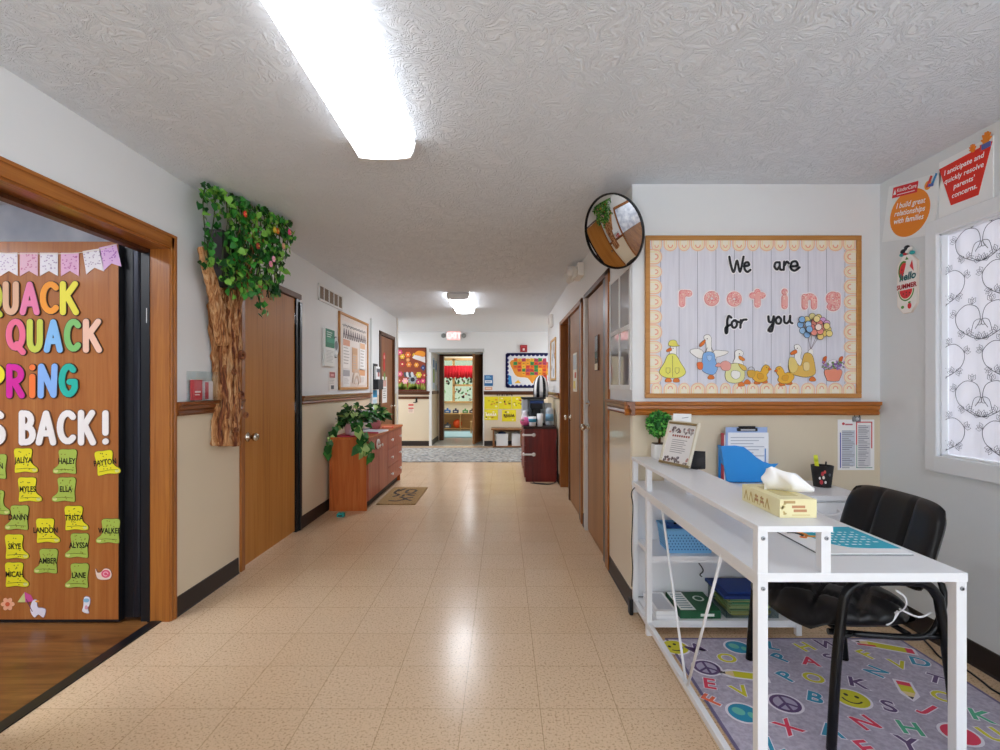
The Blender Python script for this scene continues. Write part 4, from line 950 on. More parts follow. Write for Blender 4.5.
cx, cz = (x0+x1)/2, (z0+z1)/2
FL = [('pink', '#d8447c', -.25, .36, .05), ('yellow', '#e0b52c', -.2, .27, .05), ('orange', '#e8722c', -.08, .31, .06), ('small yellow', '#d9b032', .06, .30, .045), ('red ringed', '#b02c30', -.2, .11, .055), ('tangerine', '#e8862e', -.06, .10, .055), ('amber', '#e89a30', .1, .09, .05), ('rose', '#d9577e', -.25, -.10, .05), ('butter coloured', '#e3d23c', .15, -.12, .06), ('scarlet', '#c23430', .27, -.13, .05), ('pale pink', '#f0b0b8', -.14, -.25, .06), ('magenta', '#c0396f', .14, -.27, .05), ('hot pink', '#e0467f', .24, -.25, .05), ('brick red', '#b5442c', -.26, -.24, .045), ('peach', '#e89c5c', -.08, .2, .04)]
for nm, c, dx, dz, r in FL:
    mb = MB(c)
    for k in range(6): mb.ell(r*.6*math.cos(k*PI/3), r*.6*math.sin(k*PI/3), r*.5, r*.42, 0, .004, 10, k*PI/3)
    mb.m('#f4d9a0').ell(0, 0, r*.34, r*.34, .004, .002, 10)
    tag(mb.build('paper_flower', loc=(cx+dx, YB-.013, cz+dz), rot='F'), nm+' paper flower on the red brown board at the corridor end', 'paper cut-out', 'paper flowers on the red brown board')
mb = MB('#e9dcc4'); mb.blob([(-.14, .02), (0, .10), (.12, .03), (.15, -.1), (.02, -.06), (-.1, -.02)], 0, '#dcd6d8', '#a06a3a', .006, .003); mb.m('#e8962c').blob([(-.1, .08), (-.02, .15), (.12, .12), (.1, .03), (0, .05)], .006, '#e8962c', '#c0562a', .006, .003)
tag(mb.build('paper_bird', loc=(cx+.16, YB-.013, cz+.24), rot='F'), 'large orange and white paper bird at the top right of the red brown board', 'paper cut-out')
mb = MB('#2e3a6a'); mb.prism([(-.06, 0), (0, .07), (.07, .01), (.01, -.07)], 0, .003); mb.m('#7f86b0').ell(0, 0, .02, .02, .003, .001)
tag(mb.build('paper_diamond', loc=(cx+.24, YB-.013, cz+.03), rot='F'), 'dark blue paper diamond on the red brown board', 'paper cut-out')
mb = MB('#8f9aa0')
for k in range(10): mb.ell(.07*math.cos(k*PI/5), .07*math.sin(k*PI/5), .035, .02, 0, .003, 10, k*PI/5)
mb.m('#20242a').ell(0, 0, .045, .045, .003, .002)
tag(mb.build('paper_flower', loc=(cx+.02, YB-.013, cz-.22), rot='F'), 'grey daisy with a black centre on the red brown board', 'paper cut-out')
mb = MB('#b8c0c4')
for i in range(4): mb.m('#c3c9cc' if i % 2 else '#3c4450').ell(-.08+i*.05, 0, .03, .06, 0, .003+.0005*i, 12, .2)
tag(mb.build('paper_fan', loc=(cx-.06, YB-.013, cz-.115), rot='F'), 'grey and black striped paper shape on the red brown board', 'paper cut-out')
# notice, hook on the beige panel
x, z = bk(411, 408); mb = MB('#e6d2c2'); mb.box(-.065, .065, -.11, .11, 0, .004); mb.m('#c85a4e').rect(-.055, .045, .055, .085, .004); mb.rect(-.055, -.02, .055, .01, .004); lines(mb, -.05, .05, -.03, -.1, 3, .004, '#a88')
tag(mb.build('wall_notice', loc=(x, YB-.0005, z), rot='F'), 'small red and white notice on the beige wall under the red brown board', 'notice')
x, z = bk(416.5, 400); mb = MB('#22211f'); mb.box(-.02, .02, -.05, .05, 0, .02, .004); mb.tube([(0, -.03, .02), (0, -.05, .05), (-.06, -.05, .05)], .01, 8)
tag(mb.build('wall_hook', loc=(x, YB-.0005, z), rot='F'), 'black wall hook beside the small red notice', 'hook')
# posters in the recess
for k, (Y_, c1, c2, zz, lab) in enumerate(((11.15, '#bcd3e2', '#7fa34e', 1.55, 'pale blue and green poster on the side wall of the far recess'), (11.55, '#9fb9c9', '#d9dfe2', 1.5, 'narrow blue grey poster deeper on the side wall of the far recess'))):
    mb = MB(c1); mb.box(-.15, .15, -.35, .35, 0, .004); mb.m(c2).rect(-.12, -.2, .12, .1, .004); mb.m('#5f86b8').rect(-.12, .14, .12, .3, .004)
    tag(mb.build('poster', loc=(-1.5355, Y_, zz), rot='L'), lab, 'poster')
# exit sign with two emergency lamp heads
x, z = bk(454, 336); t = thing('exit_sign', 'red and white lit EXIT sign with two lamp heads over the far doorway', 'exit sign', (x, YB, z), 'F')
mb = MB('#ece6e2'); mb.box(-.15, .15, -.10, .10, 0, .05, .006); mb.build('sign_case', t)
M_RED = emit('exit_red', '#f0303c', .55)
mb = MB(M_RED); mb.box(-.13, .13, -.085, .085, .05, .052); mb.build('sign_face', t)
mb = MB(emit('exit_letter', '#ffe2de', .62)); mb.text('EXIT', 0, 0, .155, .0525, bold=.02); mb.build('sign_lettering', t)
for s in (-1, 1):
    mb = MB('#8d9290'); mb.T = Matrix.Translation((s*.215, .0, .04)); mb.lathe([(.02, -.03), (.045, 0), (.05, .04), (.03, .045), (.001, .046)], 16); mb.m('#ddd').box(-.03, .03, -.012, .012, -.04, -.02)
    mb.build('lamp_head', t)
mb = MB('#dcdcda'); mb.box(-.2, .2, .085, .115, 0, .06, .004); mb.build('bracket', t)
# blue sign
x, z = bk(488.5, 380.5); mb = MB('#2f6fa8'); mb.box(-.095, .095, -.115, .115, 0, .008, .002); mb.m('#dfe8ee').rect(-.075, -.055, .075, .005, .008); mb.m('#86b5da')
mb.rect(-.06, .045, .06, .065, .008); mb.rect(-.05, .075, .03, .09, .008); mb.m('#6d93b8').rect(-.06, -.035, .05, -.02, .0088)
tag(mb.build('wall_sign', loc=(x, YB-.0005, z), rot='F'), 'blue wall sign with a white panel right of the far doorway', 'sign')
x, z = bk(488.5, 388.5); mb = MB('#e2a37c'); mb.box(-.08, .08, -.03, .03, 0, .004); mb.m('#f3d9c6').rect(-.06, -.012, .06, .012, .004)
tag(mb.build('wall_notice', loc=(x, YB-.0005, z), rot='F'), 'small orange strip just under the blue wall sign', 'notice')
# fire alarm
x, z = bk(523.6, 348.6); mb = MB('#a1222a'); mb.box(-.075, .075, -.075, .075, 0, .05, .006); mb.m('#f0d8d8').box(-.022, .022, -.045, .0, .05, .07, .004); mb.m('#c9474c').rect(-.06, .03, .06, .05, .05)
tag(mb.build('fire_alarm', loc=(x, YB-.0005, z), rot='F'), 'red fire alarm box with a white strobe above the map', 'alarm')
# map of the states
x0, z1 = bk(506.5, 354); x1, z0 = bk(556, 387); w2, h2 = (x1-x0)/2, (z1-z0)/2
t = thing('bulletin_board', 'board with a colourful map of states and a scalloped dark blue border', 'bulletin board', ((x0+x1)/2, YB, (z0+z1)/2), 'F')
mb = MB('#dde1e8'); mb.box(-w2, w2, -h2, h2, .0, .012); mb.build('board_backing', t)
mb = MB('#2e2f78'); n = 12
for s in (-1, 1):
    mb.rect(-w2, s*h2-.02, w2, s*h2+.02, .012, .003)
    for i in range(n): mb.ell(-w2+2*w2*(i+.5)/n, s*(h2-.015), w2/n*.85, .035, .012, .003, 10)
    mb.rect(s*w2-.02, -h2, s*w2+.02, h2, .012, .003)
    for i in range(8): mb.ell(s*(w2-.015), -h2+2*h2*(i+.5)/8, .035, h2/8*.85, .012, .003, 10)
mb.build('board_border', t)
mb = MB('#e08a2a'); rnd = random.Random(8); cols = ['#d8472e', '#e8a12c', '#3f8f4e', '#e06a28', '#cf3e3a', '#e8b83a', '#b43f5e']
out = [(-.42, .22), (.18, .24), (.30, .16), (.42, .22), (.40, .05), (.30, -.08), (.34, -.26), (.28, -.12), (.08, -.20), (.02, -.28), (-.08, -.16), (-.30, -.13), (-.40, .02)]
mb.blob(out, .012, '#e2942e', '#f0efe6', .012, .001, 3)
cells = []
for r in range(5):
    for c_ in range(9):
        a, b = -.38+c_*.088, -.10+r*.072
        if (c_ > 7 and r > 3) or (r == 0 and c_ in (0, 1)) or (c_ == 0 and r == 1): continue
        k = rnd.choice(cols); P = [(a+rnd.uniform(-.01, .01), b+rnd.uniform(-.01, .01)), (a+.085+rnd.uniform(-.012, .01), b+rnd.uniform(-.01, .01)), (a+.085+rnd.uniform(-.01, .01), b+.07+rnd.uniform(-.01, .01)), (a+rnd.uniform(-.01, .01), b+.07+rnd.uniform(-.01, .01))]
        mb.m(k).prism(P, .014, .015)
        mb.m('#3a2a20').rect(a+.02, b+.03, a+.06, b+.038, .015)
mb.m('#e8a12c').prism([(.0, -.1), (.1, -.1), (.03, -.27)], .014, .015); mb.m('#d8472e').prism([(.24, -.1), (.33, -.08), (.34, -.25), (.30, -.25)], .014, .015)
mb.m('#3a8fd0').prism([(-w2+.03, -.30), (-w2+.03, -.08), (-w2+.1, -.12), (-w2+.12, -.3)], .012, .014); mb.m('#e8b83a').prism([(-.36, -.27), (-.28, -.2), (-.22, -.27)], .012, .014)
mb.build('state_map', t)
# yellow paper posters and heading
for k, (a, b, c, d, lab) in enumerate(((484, 498.5, 396.5, 409, 'upper left yellow poster under the dark rail at the corridor end'), (498.8, 511.5, 396.5, 409, 'upper middle yellow poster under the dark rail at the corridor end'), (512, 525, 396.5, 409, 'upper right yellow poster half behind the coffee machine'), (484, 498, 409.5, 420, 'lower left yellow poster with white letters at the corridor end'), (502, 516, 409.8, 421.5, 'lower right yellow poster at the corridor end'))):
    xa, za = bk(a, c); xb, zb = bk(b, d); w_, h_ = xb-xa, za-zb
    mb = MB('#e6d820'); mb.box(-w_/2, w_/2, -h_/2, h_/2, 0, .003); rnd = random.Random(k)
    for i in range(9): mb.m(rnd.choice(('#f6f2c0', '#c9b518', '#7a6a1a', '#d88a3a', '#f4efb0', '#bcae20'))).ell(rnd.uniform(-w_*.4, w_*.4), rnd.uniform(-h_*.35, h_*.35), rnd.uniform(.012, .03), rnd.uniform(.01, .02), .003, .001, 9)
    if k == 1: mb.m('#3a2a10').ell(-.01, .02, .02, .02, .004, .001, 9)
    if k == 2: mb.m('#c8402a').ell(.04, .05, .025, .015, .004, .001, 9)
    if k > 2:
        mb.m('#fffbe0' if k == 3 else '#5a4a18')
        for i in range(6): mb.stroke([(-w_*.36+i*w_*.13, -.02), (-w_*.33+i*w_*.13, .03), (-w_*.28+i*w_*.13, -.02)], .007, .0045)
    tag(mb.build('poster', loc=((xa+xb)/2, YB-.0005, (za+zb)/2), rot='F'), lab, 'poster', 'yellow posters at the corridor end')
xa, za = bk(497, 393.7); xb, zb = bk(513, 396)
mb = MB('#2e3340'); w_ = (xb-xa)/2
for i in range(7): mb.stroke([(-w_+i*w_*.3, -.02), (-w_+i*w_*.3, .02), (-w_+i*w_*.3+.025, .02 if i % 2 else -.02)], .006, 0, .002)
tag(mb.build('letter_strip', loc=((xa+xb)/2, YB-.0005, (za+zb)/2), rot='F'), 'tiny dark heading letters over the yellow posters', 'lettering')

# bench with two white bins
xa, _ = bk(491.5, 427); xb, _ = bk(523, 427); bt = .40; by0, by1 = YB-.38, YB-.03
t = thing('bench', 'small open wooden bench shelf against the far wall below the yellow posters', 'bench', ((xa+xb)/2, (by0+by1)/2, 0)); w2, d2 = (xb-xa)/2, .17
mb = MB(M_BENCH); mb.box(-w2, w2, -d2-.015, d2, bt-.03, bt, .004); mb.build('top', t)
for s in (-1, 1): mb = MB(M_BENCH); mb.box(s*(w2-.05)-.018, s*(w2-.05)+.018, -d2, d2, 0, bt-.03, .002); mb.build('side_panel', t)
mb = MB(M_BENCH); mb.box(-w2+.06, w2-.06, -d2, d2, .02, .04); mb.build('shelf', t)
mb = MB(M_BENCH); mb.box(-w2+.06, w2-.06, d2-.02, d2, bt-.09, bt-.03); mb.build('rail', t)
def bin_(x, y, z, w_, lab, inner):
    t = thing('storage_bin', lab, 'bin', (x, y, z), group='white bins in the bench')
    mb = MB('#e2e4e6'); a, h = w_/2, .25
    mb.prism([(-a*.86, -.12), (a*.86, -.12), (a*.86, .12), (-a*.86, .12)], 0, .01)
    for s in (-1, 1):
        mb.box(s*a*.9-.006, s*a*.9+.006, -.13, .13, 0, h, .003); mb.box(-a*.9, a*.9, s*.13-.006, s*.13+.006, 0, h, .003)
    mb.box(-a, a, -.14, -.125, h-.03, h, .004); mb.build('bin_body', t)
    mb = MB(inner); mb.ball((0, 0, h-.01), (a*.7, .1, .05), 12, 6); tag(mb.build('folded_cloth', loc=(x, y, z)), ('blue' if inner == '#2e4a7e' else 'pale')+' cloth bundle showing at the top of the bin on the bench', 'cloth')
xm, _ = bk(502, 440); bin_(xm, YB-.2, .04, .26, 'white storage bin at the left of the bench', '#2e4a7e')
xm, _ = bk(516.5, 440); bin_(xm, YB-.2, .04, .22, 'white storage bin at the right of the bench', '#c9ccd0')

# grey patterned mat at the corridor's end
t = thing('runner_rug', 'grey stone patterned mat on the floor across the end of the corridor', 'rug', (-.55, 9.55, 0))
def stonemat():
    m, nt, b = newmat('stone_pattern'); L = nt.links; tc = N(nt, 'ShaderNodeTexCoord')
    v = N(nt, 'ShaderNodeTexVoronoi', Scale=9.0); v.feature = 'DISTANCE_TO_EDGE'; L.new(tc.outputs['Object'], v.inputs['Vector'])
    n = N(nt, 'ShaderNodeTexNoise', Scale=14.0, Detail=6.0, Roughness=.7); L.new(tc.outputs['Object'], n.inputs['Vector'])
    a = N(nt, 'ShaderNodeMath', operation='MULTIPLY_ADD'); L.new(v.outputs['Distance'], a.inputs[0]); a.inputs[1].default_value = .7; L.new(n.outputs['Fac'], a.inputs[2])
    r = ramp(nt, [(.38, '#55585c'), (.52, '#8d8f90'), (.62, '#a79f92'), (.75, '#b9bcbe')]); L.new(a.outputs[0], r.inputs[0]); L.new(r.outputs[0], b.inputs['Base Color']); b.inputs['Roughness'].default_value = .9
    return m
mb = MB(stonemat()); mb.box(-1.75, 1.35, -1.10, .78, .0005, .012, .004); mb.build('mat', t)

# playroom furniture seen through the far doorway
t = thing('toy_shelf', 'low wooden toy shelf under the playroom window', 'shelf', (-1.25, 14.75, 0))
mb = MB(M_PALE); mb.box(-.75, .68, -.2, .2, .46, .49, .003); mb.box(-.75, .68, .18, .2, 0, .46); mb.box(-.75, .68, -.2, .2, .03, .05)
for x in (-.75, .0, .655): mb.box(x, x+.025, -.2, .2, 0, .46)
mb.build('shelf_body', t)
for i, (x, z, c, r, nm, lab) in enumerate(((-1.87, .49, '#d86a5a', .07, 'toy_ball', 'red toy on the left end of the playroom shelf'), (-1.62, .49, '#3f74b8', .09, 'toy_block', 'blue toy on top of the playroom shelf, left of the middle'), (-1.38, .49, '#2e3a5a', .085, 'toy_block', 'dark blue toy on top of the playroom shelf, near its middle'), (-1.1, .49, '#4f8f4a', .08, 'toy_block', 'green toy on top of the playroom shelf'), (-.9, .49, '#3a2a2a', .08, 'toy_block', 'dark toy on the right end of the playroom shelf'), (-1.33, .05, '#e2541e', .13, 'toy_ball', 'orange ball inside the low playroom shelf'), (-1.62, .05, '#59606a', .10, 'toy_block', 'grey toy inside the low playroom shelf'), (-1.83, .05, '#2c2c30', .09, 'toy_block', 'black toy inside the low playroom shelf'))):
    mb = MB(c)
    if nm == 'toy_ball': mb.ball((0, 0, r), r, 14, 9)
    else: mb.box(-r, r, -r*.7, r*.7, 0, r*1.1, .015); mb.m('#c9ccd0').box(-r*.5, r*.5, -r*.72, r*.72, r*.3, r*.7); mb.m(c).lathe([(r*.3, r*1.1), (r*.3, r*1.6), (.001, r*1.65)], 10)
    tag(mb.build(nm, loc=(x, 14.72, z)), lab, 'toy', 'toys on the playroom shelf')
mb = MB('#7fb3c0'); mb.box(-.75, .75, -.8, .8, .0005, .012, .004); mb.m('#a9d0d8').box(-.6, .6, -.65, .65, .012, .0125); tag(mb.build('play_rug', loc=(-1.1, 13.3, 0)), 'light blue rug on the playroom floor', 'rug')
M_RV = col('#d0202c', .8)
mb = MB(M_RV); n = 60
vs = []
for i in range(n+1):
    x = -2.0+1.7*i/n; y = YW-.10-.03*math.sin(i*1.9)-.01*math.sin(i*.7); vs.append((mb.v((x, y, 1.93)), mb.v((x, y-.015, 1.54+.02*math.sin(i*1.2)))))
for a, b in zip(vs, vs[1:]): mb.f([a[0], b[0], b[1], a[1]], True)
o = mb.build('valance_curtain'); sd = o.modifiers.new('thickness', 'SOLIDIFY'); sd.thickness = .006; tag(o, 'red gathered valance over the playroom window', 'curtain')
rnd = random.Random(17)
mb = MB('#3f7a4a')
for i in range(130):
    x, z = rnd.uniform(-1.92, -.42), rnd.uniform(1.33, 1.62) if i % 4 else rnd.uniform(.82, 1.2)
    mb.m(rnd.choice(('#3f7a4a', '#2e4a3a', '#6fa05a', '#9a3a3a', '#8fb58a', '#2a2f2c'))).ell(x, z, rnd.uniform(.025, .06), rnd.uniform(.015, .035), 0, .002, 8, rnd.uniform(0, 3))
tag(mb.build('window_decals', loc=(0, YW+.018, 0), rot='F'), 'leafy green and red stickers on the playroom window pane', 'stickers', None, 'stuff')
t = thing('step_stool', 'small wooden step with a white item at the right of the playroom doorway', 'stool', (-.72, 13.6, .0125))
mb = MB(M_PALE); mb.box(-.16, .16, -.15, .15, .28, .31, .003); mb.build('top', t)
for s in (-1, 1): mb = MB(M_PALE); mb.box(s*.14-.012, s*.14+.012, -.14, .14, 0, .28); mb.build('side_panel', t)
mb = MB('#dfe5ea'); mb.lathe([(.07, 0), (.09, .06), (.09, .14), (.06, .18), (.001, .185)], 16); tag(mb.build('toy_bowl', loc=(-.72, 13.6, .3225)), 'white round container on the playroom step stool', 'container')

# ------------------------------------------------------------------ right side far: dresser with coffee things
dx0, dx1, dy0, dy1, dt = .285, .715, 6.72, 7.82, .735
ox, oy = (dx0+dx1)/2, (dy0+dy1)/2; hw, hl = (dx1-dx0)/2, (dy1-dy0)/2
t = thing('dresser', 'dark red wooden dresser with white child latches at the far right of the corridor', 'dresser', (ox, oy, 0))
mb = MB(M_DRESS); mb.box(-hw+.018, hw, -hl, -hl+.02, .0, dt-.03); mb.box(-hw+.018, hw, hl-.02, hl, 0, dt-.03); mb.box(hw-.015, hw, -hl+.02, hl-.02, 0, dt-.03); mb.box(-hw+.03, hw-.015, -hl+.02, hl-.02, .04, .06); mb.build('body', t)
mb = MB('#2a1512'); mb.box(-hw-.012, hw, -hl-.012, hl+.01, dt-.03, dt, .004); mb.build('top', t)
for z0, z1 in ((.06, .27), (.275, .485), (.49, .70)):
    mb = MB(M_DRESS); mb.box(-hw, -hw+.018, -hl+.004, hl-.004, z0, z1, .003); d = mb.build('drawer', t)
    for yy in (-.35, .35): mb = MB(M_BRASS); mb.lathe([(.006, 0), (.006, -.012), (.015, -.018), (.001, -.028)], 10, (-hw, yy, (z0+z1)/2), 'X'); mb.build('knob', d, recalc=True)
for z, lab in ((.625, 'upper white child safety latch on the dresser corner'), (.365, 'lower white child safety latch on the dresser corner')):
    mb = MB('#f2f2f2'); mb.box(-hw-.006, -hw+.12, -hl-.010, -hl-.0005, z-.012, z+.012, .004); mb.ball((-hw+.125, -hl-.006, z), (.026, .006, .026), 12, 6); mb.box(-hw-.016, -hw-.0005, -hl-.008, -hl+.11, z-.012, z+.012, .004); mb.ball((-hw-.012, -hl+.0, z), (.02, .02, .02), 10, 6)
    tag(mb.build('child_latch', loc=(ox, oy, 0)), lab, 'latch', 'child latches on the dresser')
def on(x, y): return (x, y, dt)
t = thing('coffee_machine', 'grey and black coffee machine on the dark red dresser', 'coffee machine', on(.43, 7.21))
mb = MB('#aeb6bf'); mb.box(-.16, .16, .0, .17, 0, .36, .012); mb.box(-.16, -.08, -.15, .0, 0, .36, .01); mb.build('body', t)
mb = MB('#1d2026'); mb.box(-.17, .17, -.16, .18, .36, .385, .006); mb.box(-.04, .13, -.14, .01, .22, .30, .008); mb.build('brew_head', t)
mb = MB('#15171b'); mb.box(-.02, .1, -.13, .0, .06, .22, .01); mb.box(-.07, .15, -.15, .0, 0, .02, .004); mb.build('carafe', t)
mb = MB('#2b4a86'); mb.box(-.05, .14, -.142, -.14, .30, .34); mb.build('display', t)
t = thing('striped_towel', 'black and white striped cloth hat standing on the coffee machine', 'cloth', (.545, 7.27, dt+.385))
mb = MB('#efeff0'); n = 28; prof = [(.105, 0), (.11, .10), (.10, .2), (.075, .27), (.03, .31)]
rings = []
for r, h in prof: rings.append([mb.v((r*math.cos(2*PI*i/n), r*.8*math.sin(2*PI*i/n), h)) for i in range(n)])
for A, B in zip(rings, rings[1:]):
    for i in range(n): mb.m('#1c1d24' if (i//2) % 2 else '#efeff0'); mb.f([A[i], A[(i+1)%n], B[(i+1)%n], B[i]], True)
mb.m('#efeff0').f(rings[-1]); mb.f(rings[0][::-1]); mb.build('cloth', t)
def cup(loc, r, h, c, label, nm='cup', cat='cup', stripe=None, grp='cups on the dresser'):
    mb = MB(c); mb.lathe([(r*.75, 0), (r*.85, h*.1), (r, h), (r*.9, h), (r*.7, h*.15), (.001, h*.12)], 18)
    if stripe: mb.m(stripe).lathe([(r*.93, h*.45), (r*.985, h*.8)], 18)
    tag(mb.build(nm, loc=loc), label, cat, grp)
cup(on(.395, 6.80), .055, .13, '#f0eef2', 'white cup with a blue band at the front of the dresser', stripe='#3f9fc8')
cup(on(.50, 6.81), .042, .17, '#eef0f4', 'tall white cup at the front right of the dresser')
mb = MB('#d9609a'); mb.ball((0, 0, .06), (.075, .06, .06), 14, 8); mb.m('#f2c0d4').ball((-.04, -.03, .09), (.03, .03, .03), 10, 6); mb.m('#c03f80').ball((.04, -.03, .05), (.03, .035, .035), 10, 6)
tag(mb.build('candy_bag', loc=on(.305, 6.84)), 'pink bag of sweets at the front left of the dresser', 'bag')
mb = MB('#e6e8ee'); mb.lathe([(.04, 0), (.05, .02), (.05, .12), (.03, .17), (.03, .2), (.001, .205)], 16); tag(mb.build('canister', loc=on(.30, 6.96)), 'white canister at the left end of the dresser top', 'canister')
mb = MB('#20242c'); mb.lathe([(.035, 0), (.04, .1), (.03, .16), (.001, .17)], 14); mb.m('#e8eaee').lathe([(.041, .05), (.0405, .09)], 14); tag(mb.build('bottle', loc=on(.385, 6.97)), 'small black bottle between the canister and the coffee machine', 'bottle')
mb = MB('#b8c2cc'); mb.lathe([(.05, 0), (.055, .02), (.055, .2), (.04, .24), (.001, .245)], 16); mb.m('#7fa8c4').lathe([(.0555, .06), (.0555, .16)], 16); tag(mb.build('canister', loc=on(.645, 6.98)), 'grey blue canister at the right end of the dresser top', 'canister')
mb = MB('#e9ebee'); mb.box(-.05, .05, -.05, .05, 0, .3, .01); mb.m('#9aa6b2').box(-.03, .03, -.052, -.05, .12, .22); tag(mb.build('carton', loc=on(.65, 7.3)), 'tall pale carton behind the canister on the dresser', 'carton')
mb = MB('#1a1b1e')
P = spline([(.70, 6.62, .55), (.715, 6.6, .25), (.70, 6.58, .05), (.62, 6.56, .006), (.50, 6.58, .006), (.43, 6.60, .006), (.40, 6.68, .006)], 6); mb.tube(P, .006, 6)
P = spline([(.69, 6.6, .02), (.60, 6.52, .006), (.46, 6.55, .006), (.36, 6.62, .006)], 6); mb.tube(P, .005, 6)
tag(mb.build('black_cable'), 'black power cord hanging beside the dresser and curling on the floor', 'cord')

# framed picture, emergency lights on the right wall
Y0, Y1 = 6.95, 7.75
t = thing('picture_frame', 'pale framed picture on the right wall above the dresser', 'picture', (XR, 7.35, 1.66), 'R')
mb = MB(M_PALE); frame4(mb, .36, .30, .03, .02); mb.build('frame', t)
mb = MB('#d9dde0'); mb.box(-.335, .335, -.275, .275, .002, .006); rnd = random.Random(30)
for i in range(14): mb.m(rnd.choice(('#8fa6b8', '#b8a890', '#6f7f8a', '#c9cfd2', '#a0756a'))).ell(rnd.uniform(-.27, .27), rnd.uniform(-.22, .22), rnd.uniform(.03, .07), rnd.uniform(.02, .05), .006, .001, 10, rnd.uniform(0, 3))
mb.build('picture', t)
t = thing('emergency_light', 'white two headed emergency light high on the right wall beside the round mirror', 'emergency light', (XR, 4.72, 2.345), 'R')
mb = MB('#eceae6'); mb.box(-.14, .14, -.06, .06, 0, .06, .01); mb.build('case', t)
for s in (-1, 1):
    mb = MB('#e4e2dd'); mb.T = Matrix.Translation((s*.10, -.02, .09)) @ Matrix.Rotation(.5*s, 4, 'Y') @ Matrix.Rotation(.3, 4, 'X'); mb.lathe([(.03, -.04), (.055, .0), (.06, .045), (.05, .05), (.001, .047)], 18); mb.m('#f6f6f4').lathe([(.05, .0505), (.001, .052)], 16); mb.build('lamp_head', t)
t = thing('smoke_alarm', 'small white alarm box high on the far right wall', 'alarm', (XR, 7.55, 2.25), 'R')
mb = MB('#eeece8'); mb.box(-.10, .10, -.09, .09, 0, .05, .012); mb.build('case', t)
mb = MB('#d2d0cc'); mb.ell(0, .0, .05, .05, .05, .006); mb.build('grille', t)
# ================================================================== RECEPTION: THE NOTICE BOARD
bx0, bz1 = fr(644.5, 236.5, YF); bx1, bz0 = fr(859, 398, YF)
BX, BZ = (bx0+bx1)/2, (bz0+bz1)/2; w2, h2 = (bx1-bx0)/2, (bz1-bz0)/2
t = thing('bulletin_board', 'large oak framed notice board with pale planks and a peach rainbow border above the desk', 'bulletin board', (BX, YF, BZ), 'F')
mb = MB(M_FRAMEW); frame4(mb, w2, h2, .026, .024); mb.build('board_frame', t)
def planks():
    m, nt, b = newmat('lilac_planks'); L = nt.links; tc = N(nt, 'ShaderNodeTexCoord'); sp = N(nt, 'ShaderNodeSeparateXYZ'); L.new(tc.outputs['Object'], sp.inputs[0])
    a = N(nt, 'ShaderNodeMath', operation='PINGPONG'); L.new(sp.outputs['X'], a.inputs[0]); a.inputs[1].default_value = .0525
    l = N(nt, 'ShaderNodeMath', operation='LESS_THAN'); L.new(a.outputs[0], l.inputs[0]); l.inputs[1].default_value = .0016
    mp = N(nt, 'ShaderNodeMapping'); mp.inputs['Scale'].default_value = (60, 4, 4); L.new(tc.outputs['Object'], mp.inputs[0])
    n = N(nt, 'ShaderNodeTexNoise', Scale=1.0, Detail=4.0); L.new(mp.outputs[0], n.inputs[0]); r = ramp(nt, [(.3, '#d9d8e2'), (.7, '#e4e3ec')]); L.new(n.outputs['Fac'], r.inputs[0])
    mx = N(nt, 'ShaderNodeMix', data_type='RGBA'); L.new(l.outputs[0], mx.inputs['Factor']); L.new(r.outputs[0], mx.inputs[6]); mx.inputs[7].default_value = rgb('#9a98a6'); L.new(mx.outputs[2], b.inputs['Base Color']); b.inputs['Roughness'].default_value = .6; return m
mb = MB(planks()); mb.box(-w2+.02, w2-.02, -h2+.02, h2-.02, .002, .012); mb.build('board_backing', t)
# scalloped border of small rainbows
mb = MB('#f1e0c6'); B0, z = .026, .012
def rainbow(cx, cy, r, a0, deep):
    mb.T = Matrix.Translation((cx, cy, 0)) @ Matrix.Rotation(a0, 4, 'Z')
    def U(q, base): return [(-q, 0)]+[(-q, deep*.45)]+arc(0, deep*.45, q, deep*.5*q/r+.004, 180, 0, 8)+[(q, deep*.45), (q, 0)]
    mb.m('#f4ecd9').prism(U(r*.98, 0), z, z+.0012)
    for q, c in ((.86, '#f1c6a6'), (.58, '#f2e3bb'), (.30, '#efb093')): mb.m(c).stroke(U(r*q, 0)[1:-1] if q < .4 else U(r*q, 0), r*.085, z+.0012, .0005, 2)
    mb.T = None
n = 15
for i in range(n):
    x = -w2+B0+(2*w2-2*B0)*(i+.5)/n; r = (2*w2-2*B0)/n/2*(.82, 1.05, .9, 1.1, .95)[i % 5]
    rainbow(x, h2-B0, r, PI, .062); rainbow(x, -h2+B0, r, 0, .062)
n = 9
for i in range(n):
    y = -h2+B0+.05+(2*h2-2*B0-.10)*(i+.5)/n; r = (2*h2-2*B0-.10)/n/2*(.95, 1.05, .88, 1.1, .98)[i % 5]
    rainbow(-w2+B0, y, r, -PI/2, .072); rainbow(w2-B0, y, r, PI/2, .072)
mb.build('rainbow_border', t)
def bd(px, py): x, zz = fr(px, py, YF); return x, zz
U_ = YF/FPX                                  # metres per photo pixel on this wall
def cut(name, label, cat, px, py, grp=None):  # returns builder and a finisher
    x, zz = bd(px, py)
    def fin(mb): return tag(mb.build(name, loc=(x, YF-.0135, zz), rot='F'), label, cat, grp)
    return fin
def word(strokes, px, py, sc_, label, grp):
    fin = cut('word_cutout', label, 'word', px, py, grp); mb = MB('#f6f4f4')
    LL = [[(a*U_*sc_, b*U_*sc_) for a, b in ([tuple(v)[:2] for v in spline([Vector((a, b, 0)) for a, b in P], 5)] if len(P) > 2 else P)] for P in strokes]
    for P in LL: mb.m('#f3f1f3').stroke(P, .0125, 0, .0012)
    for P in LL: mb.m('#26262b').stroke(P, .0066, .0024, .0008)
    fin(mb)
G1 = 'black lettering words on the large notice board'
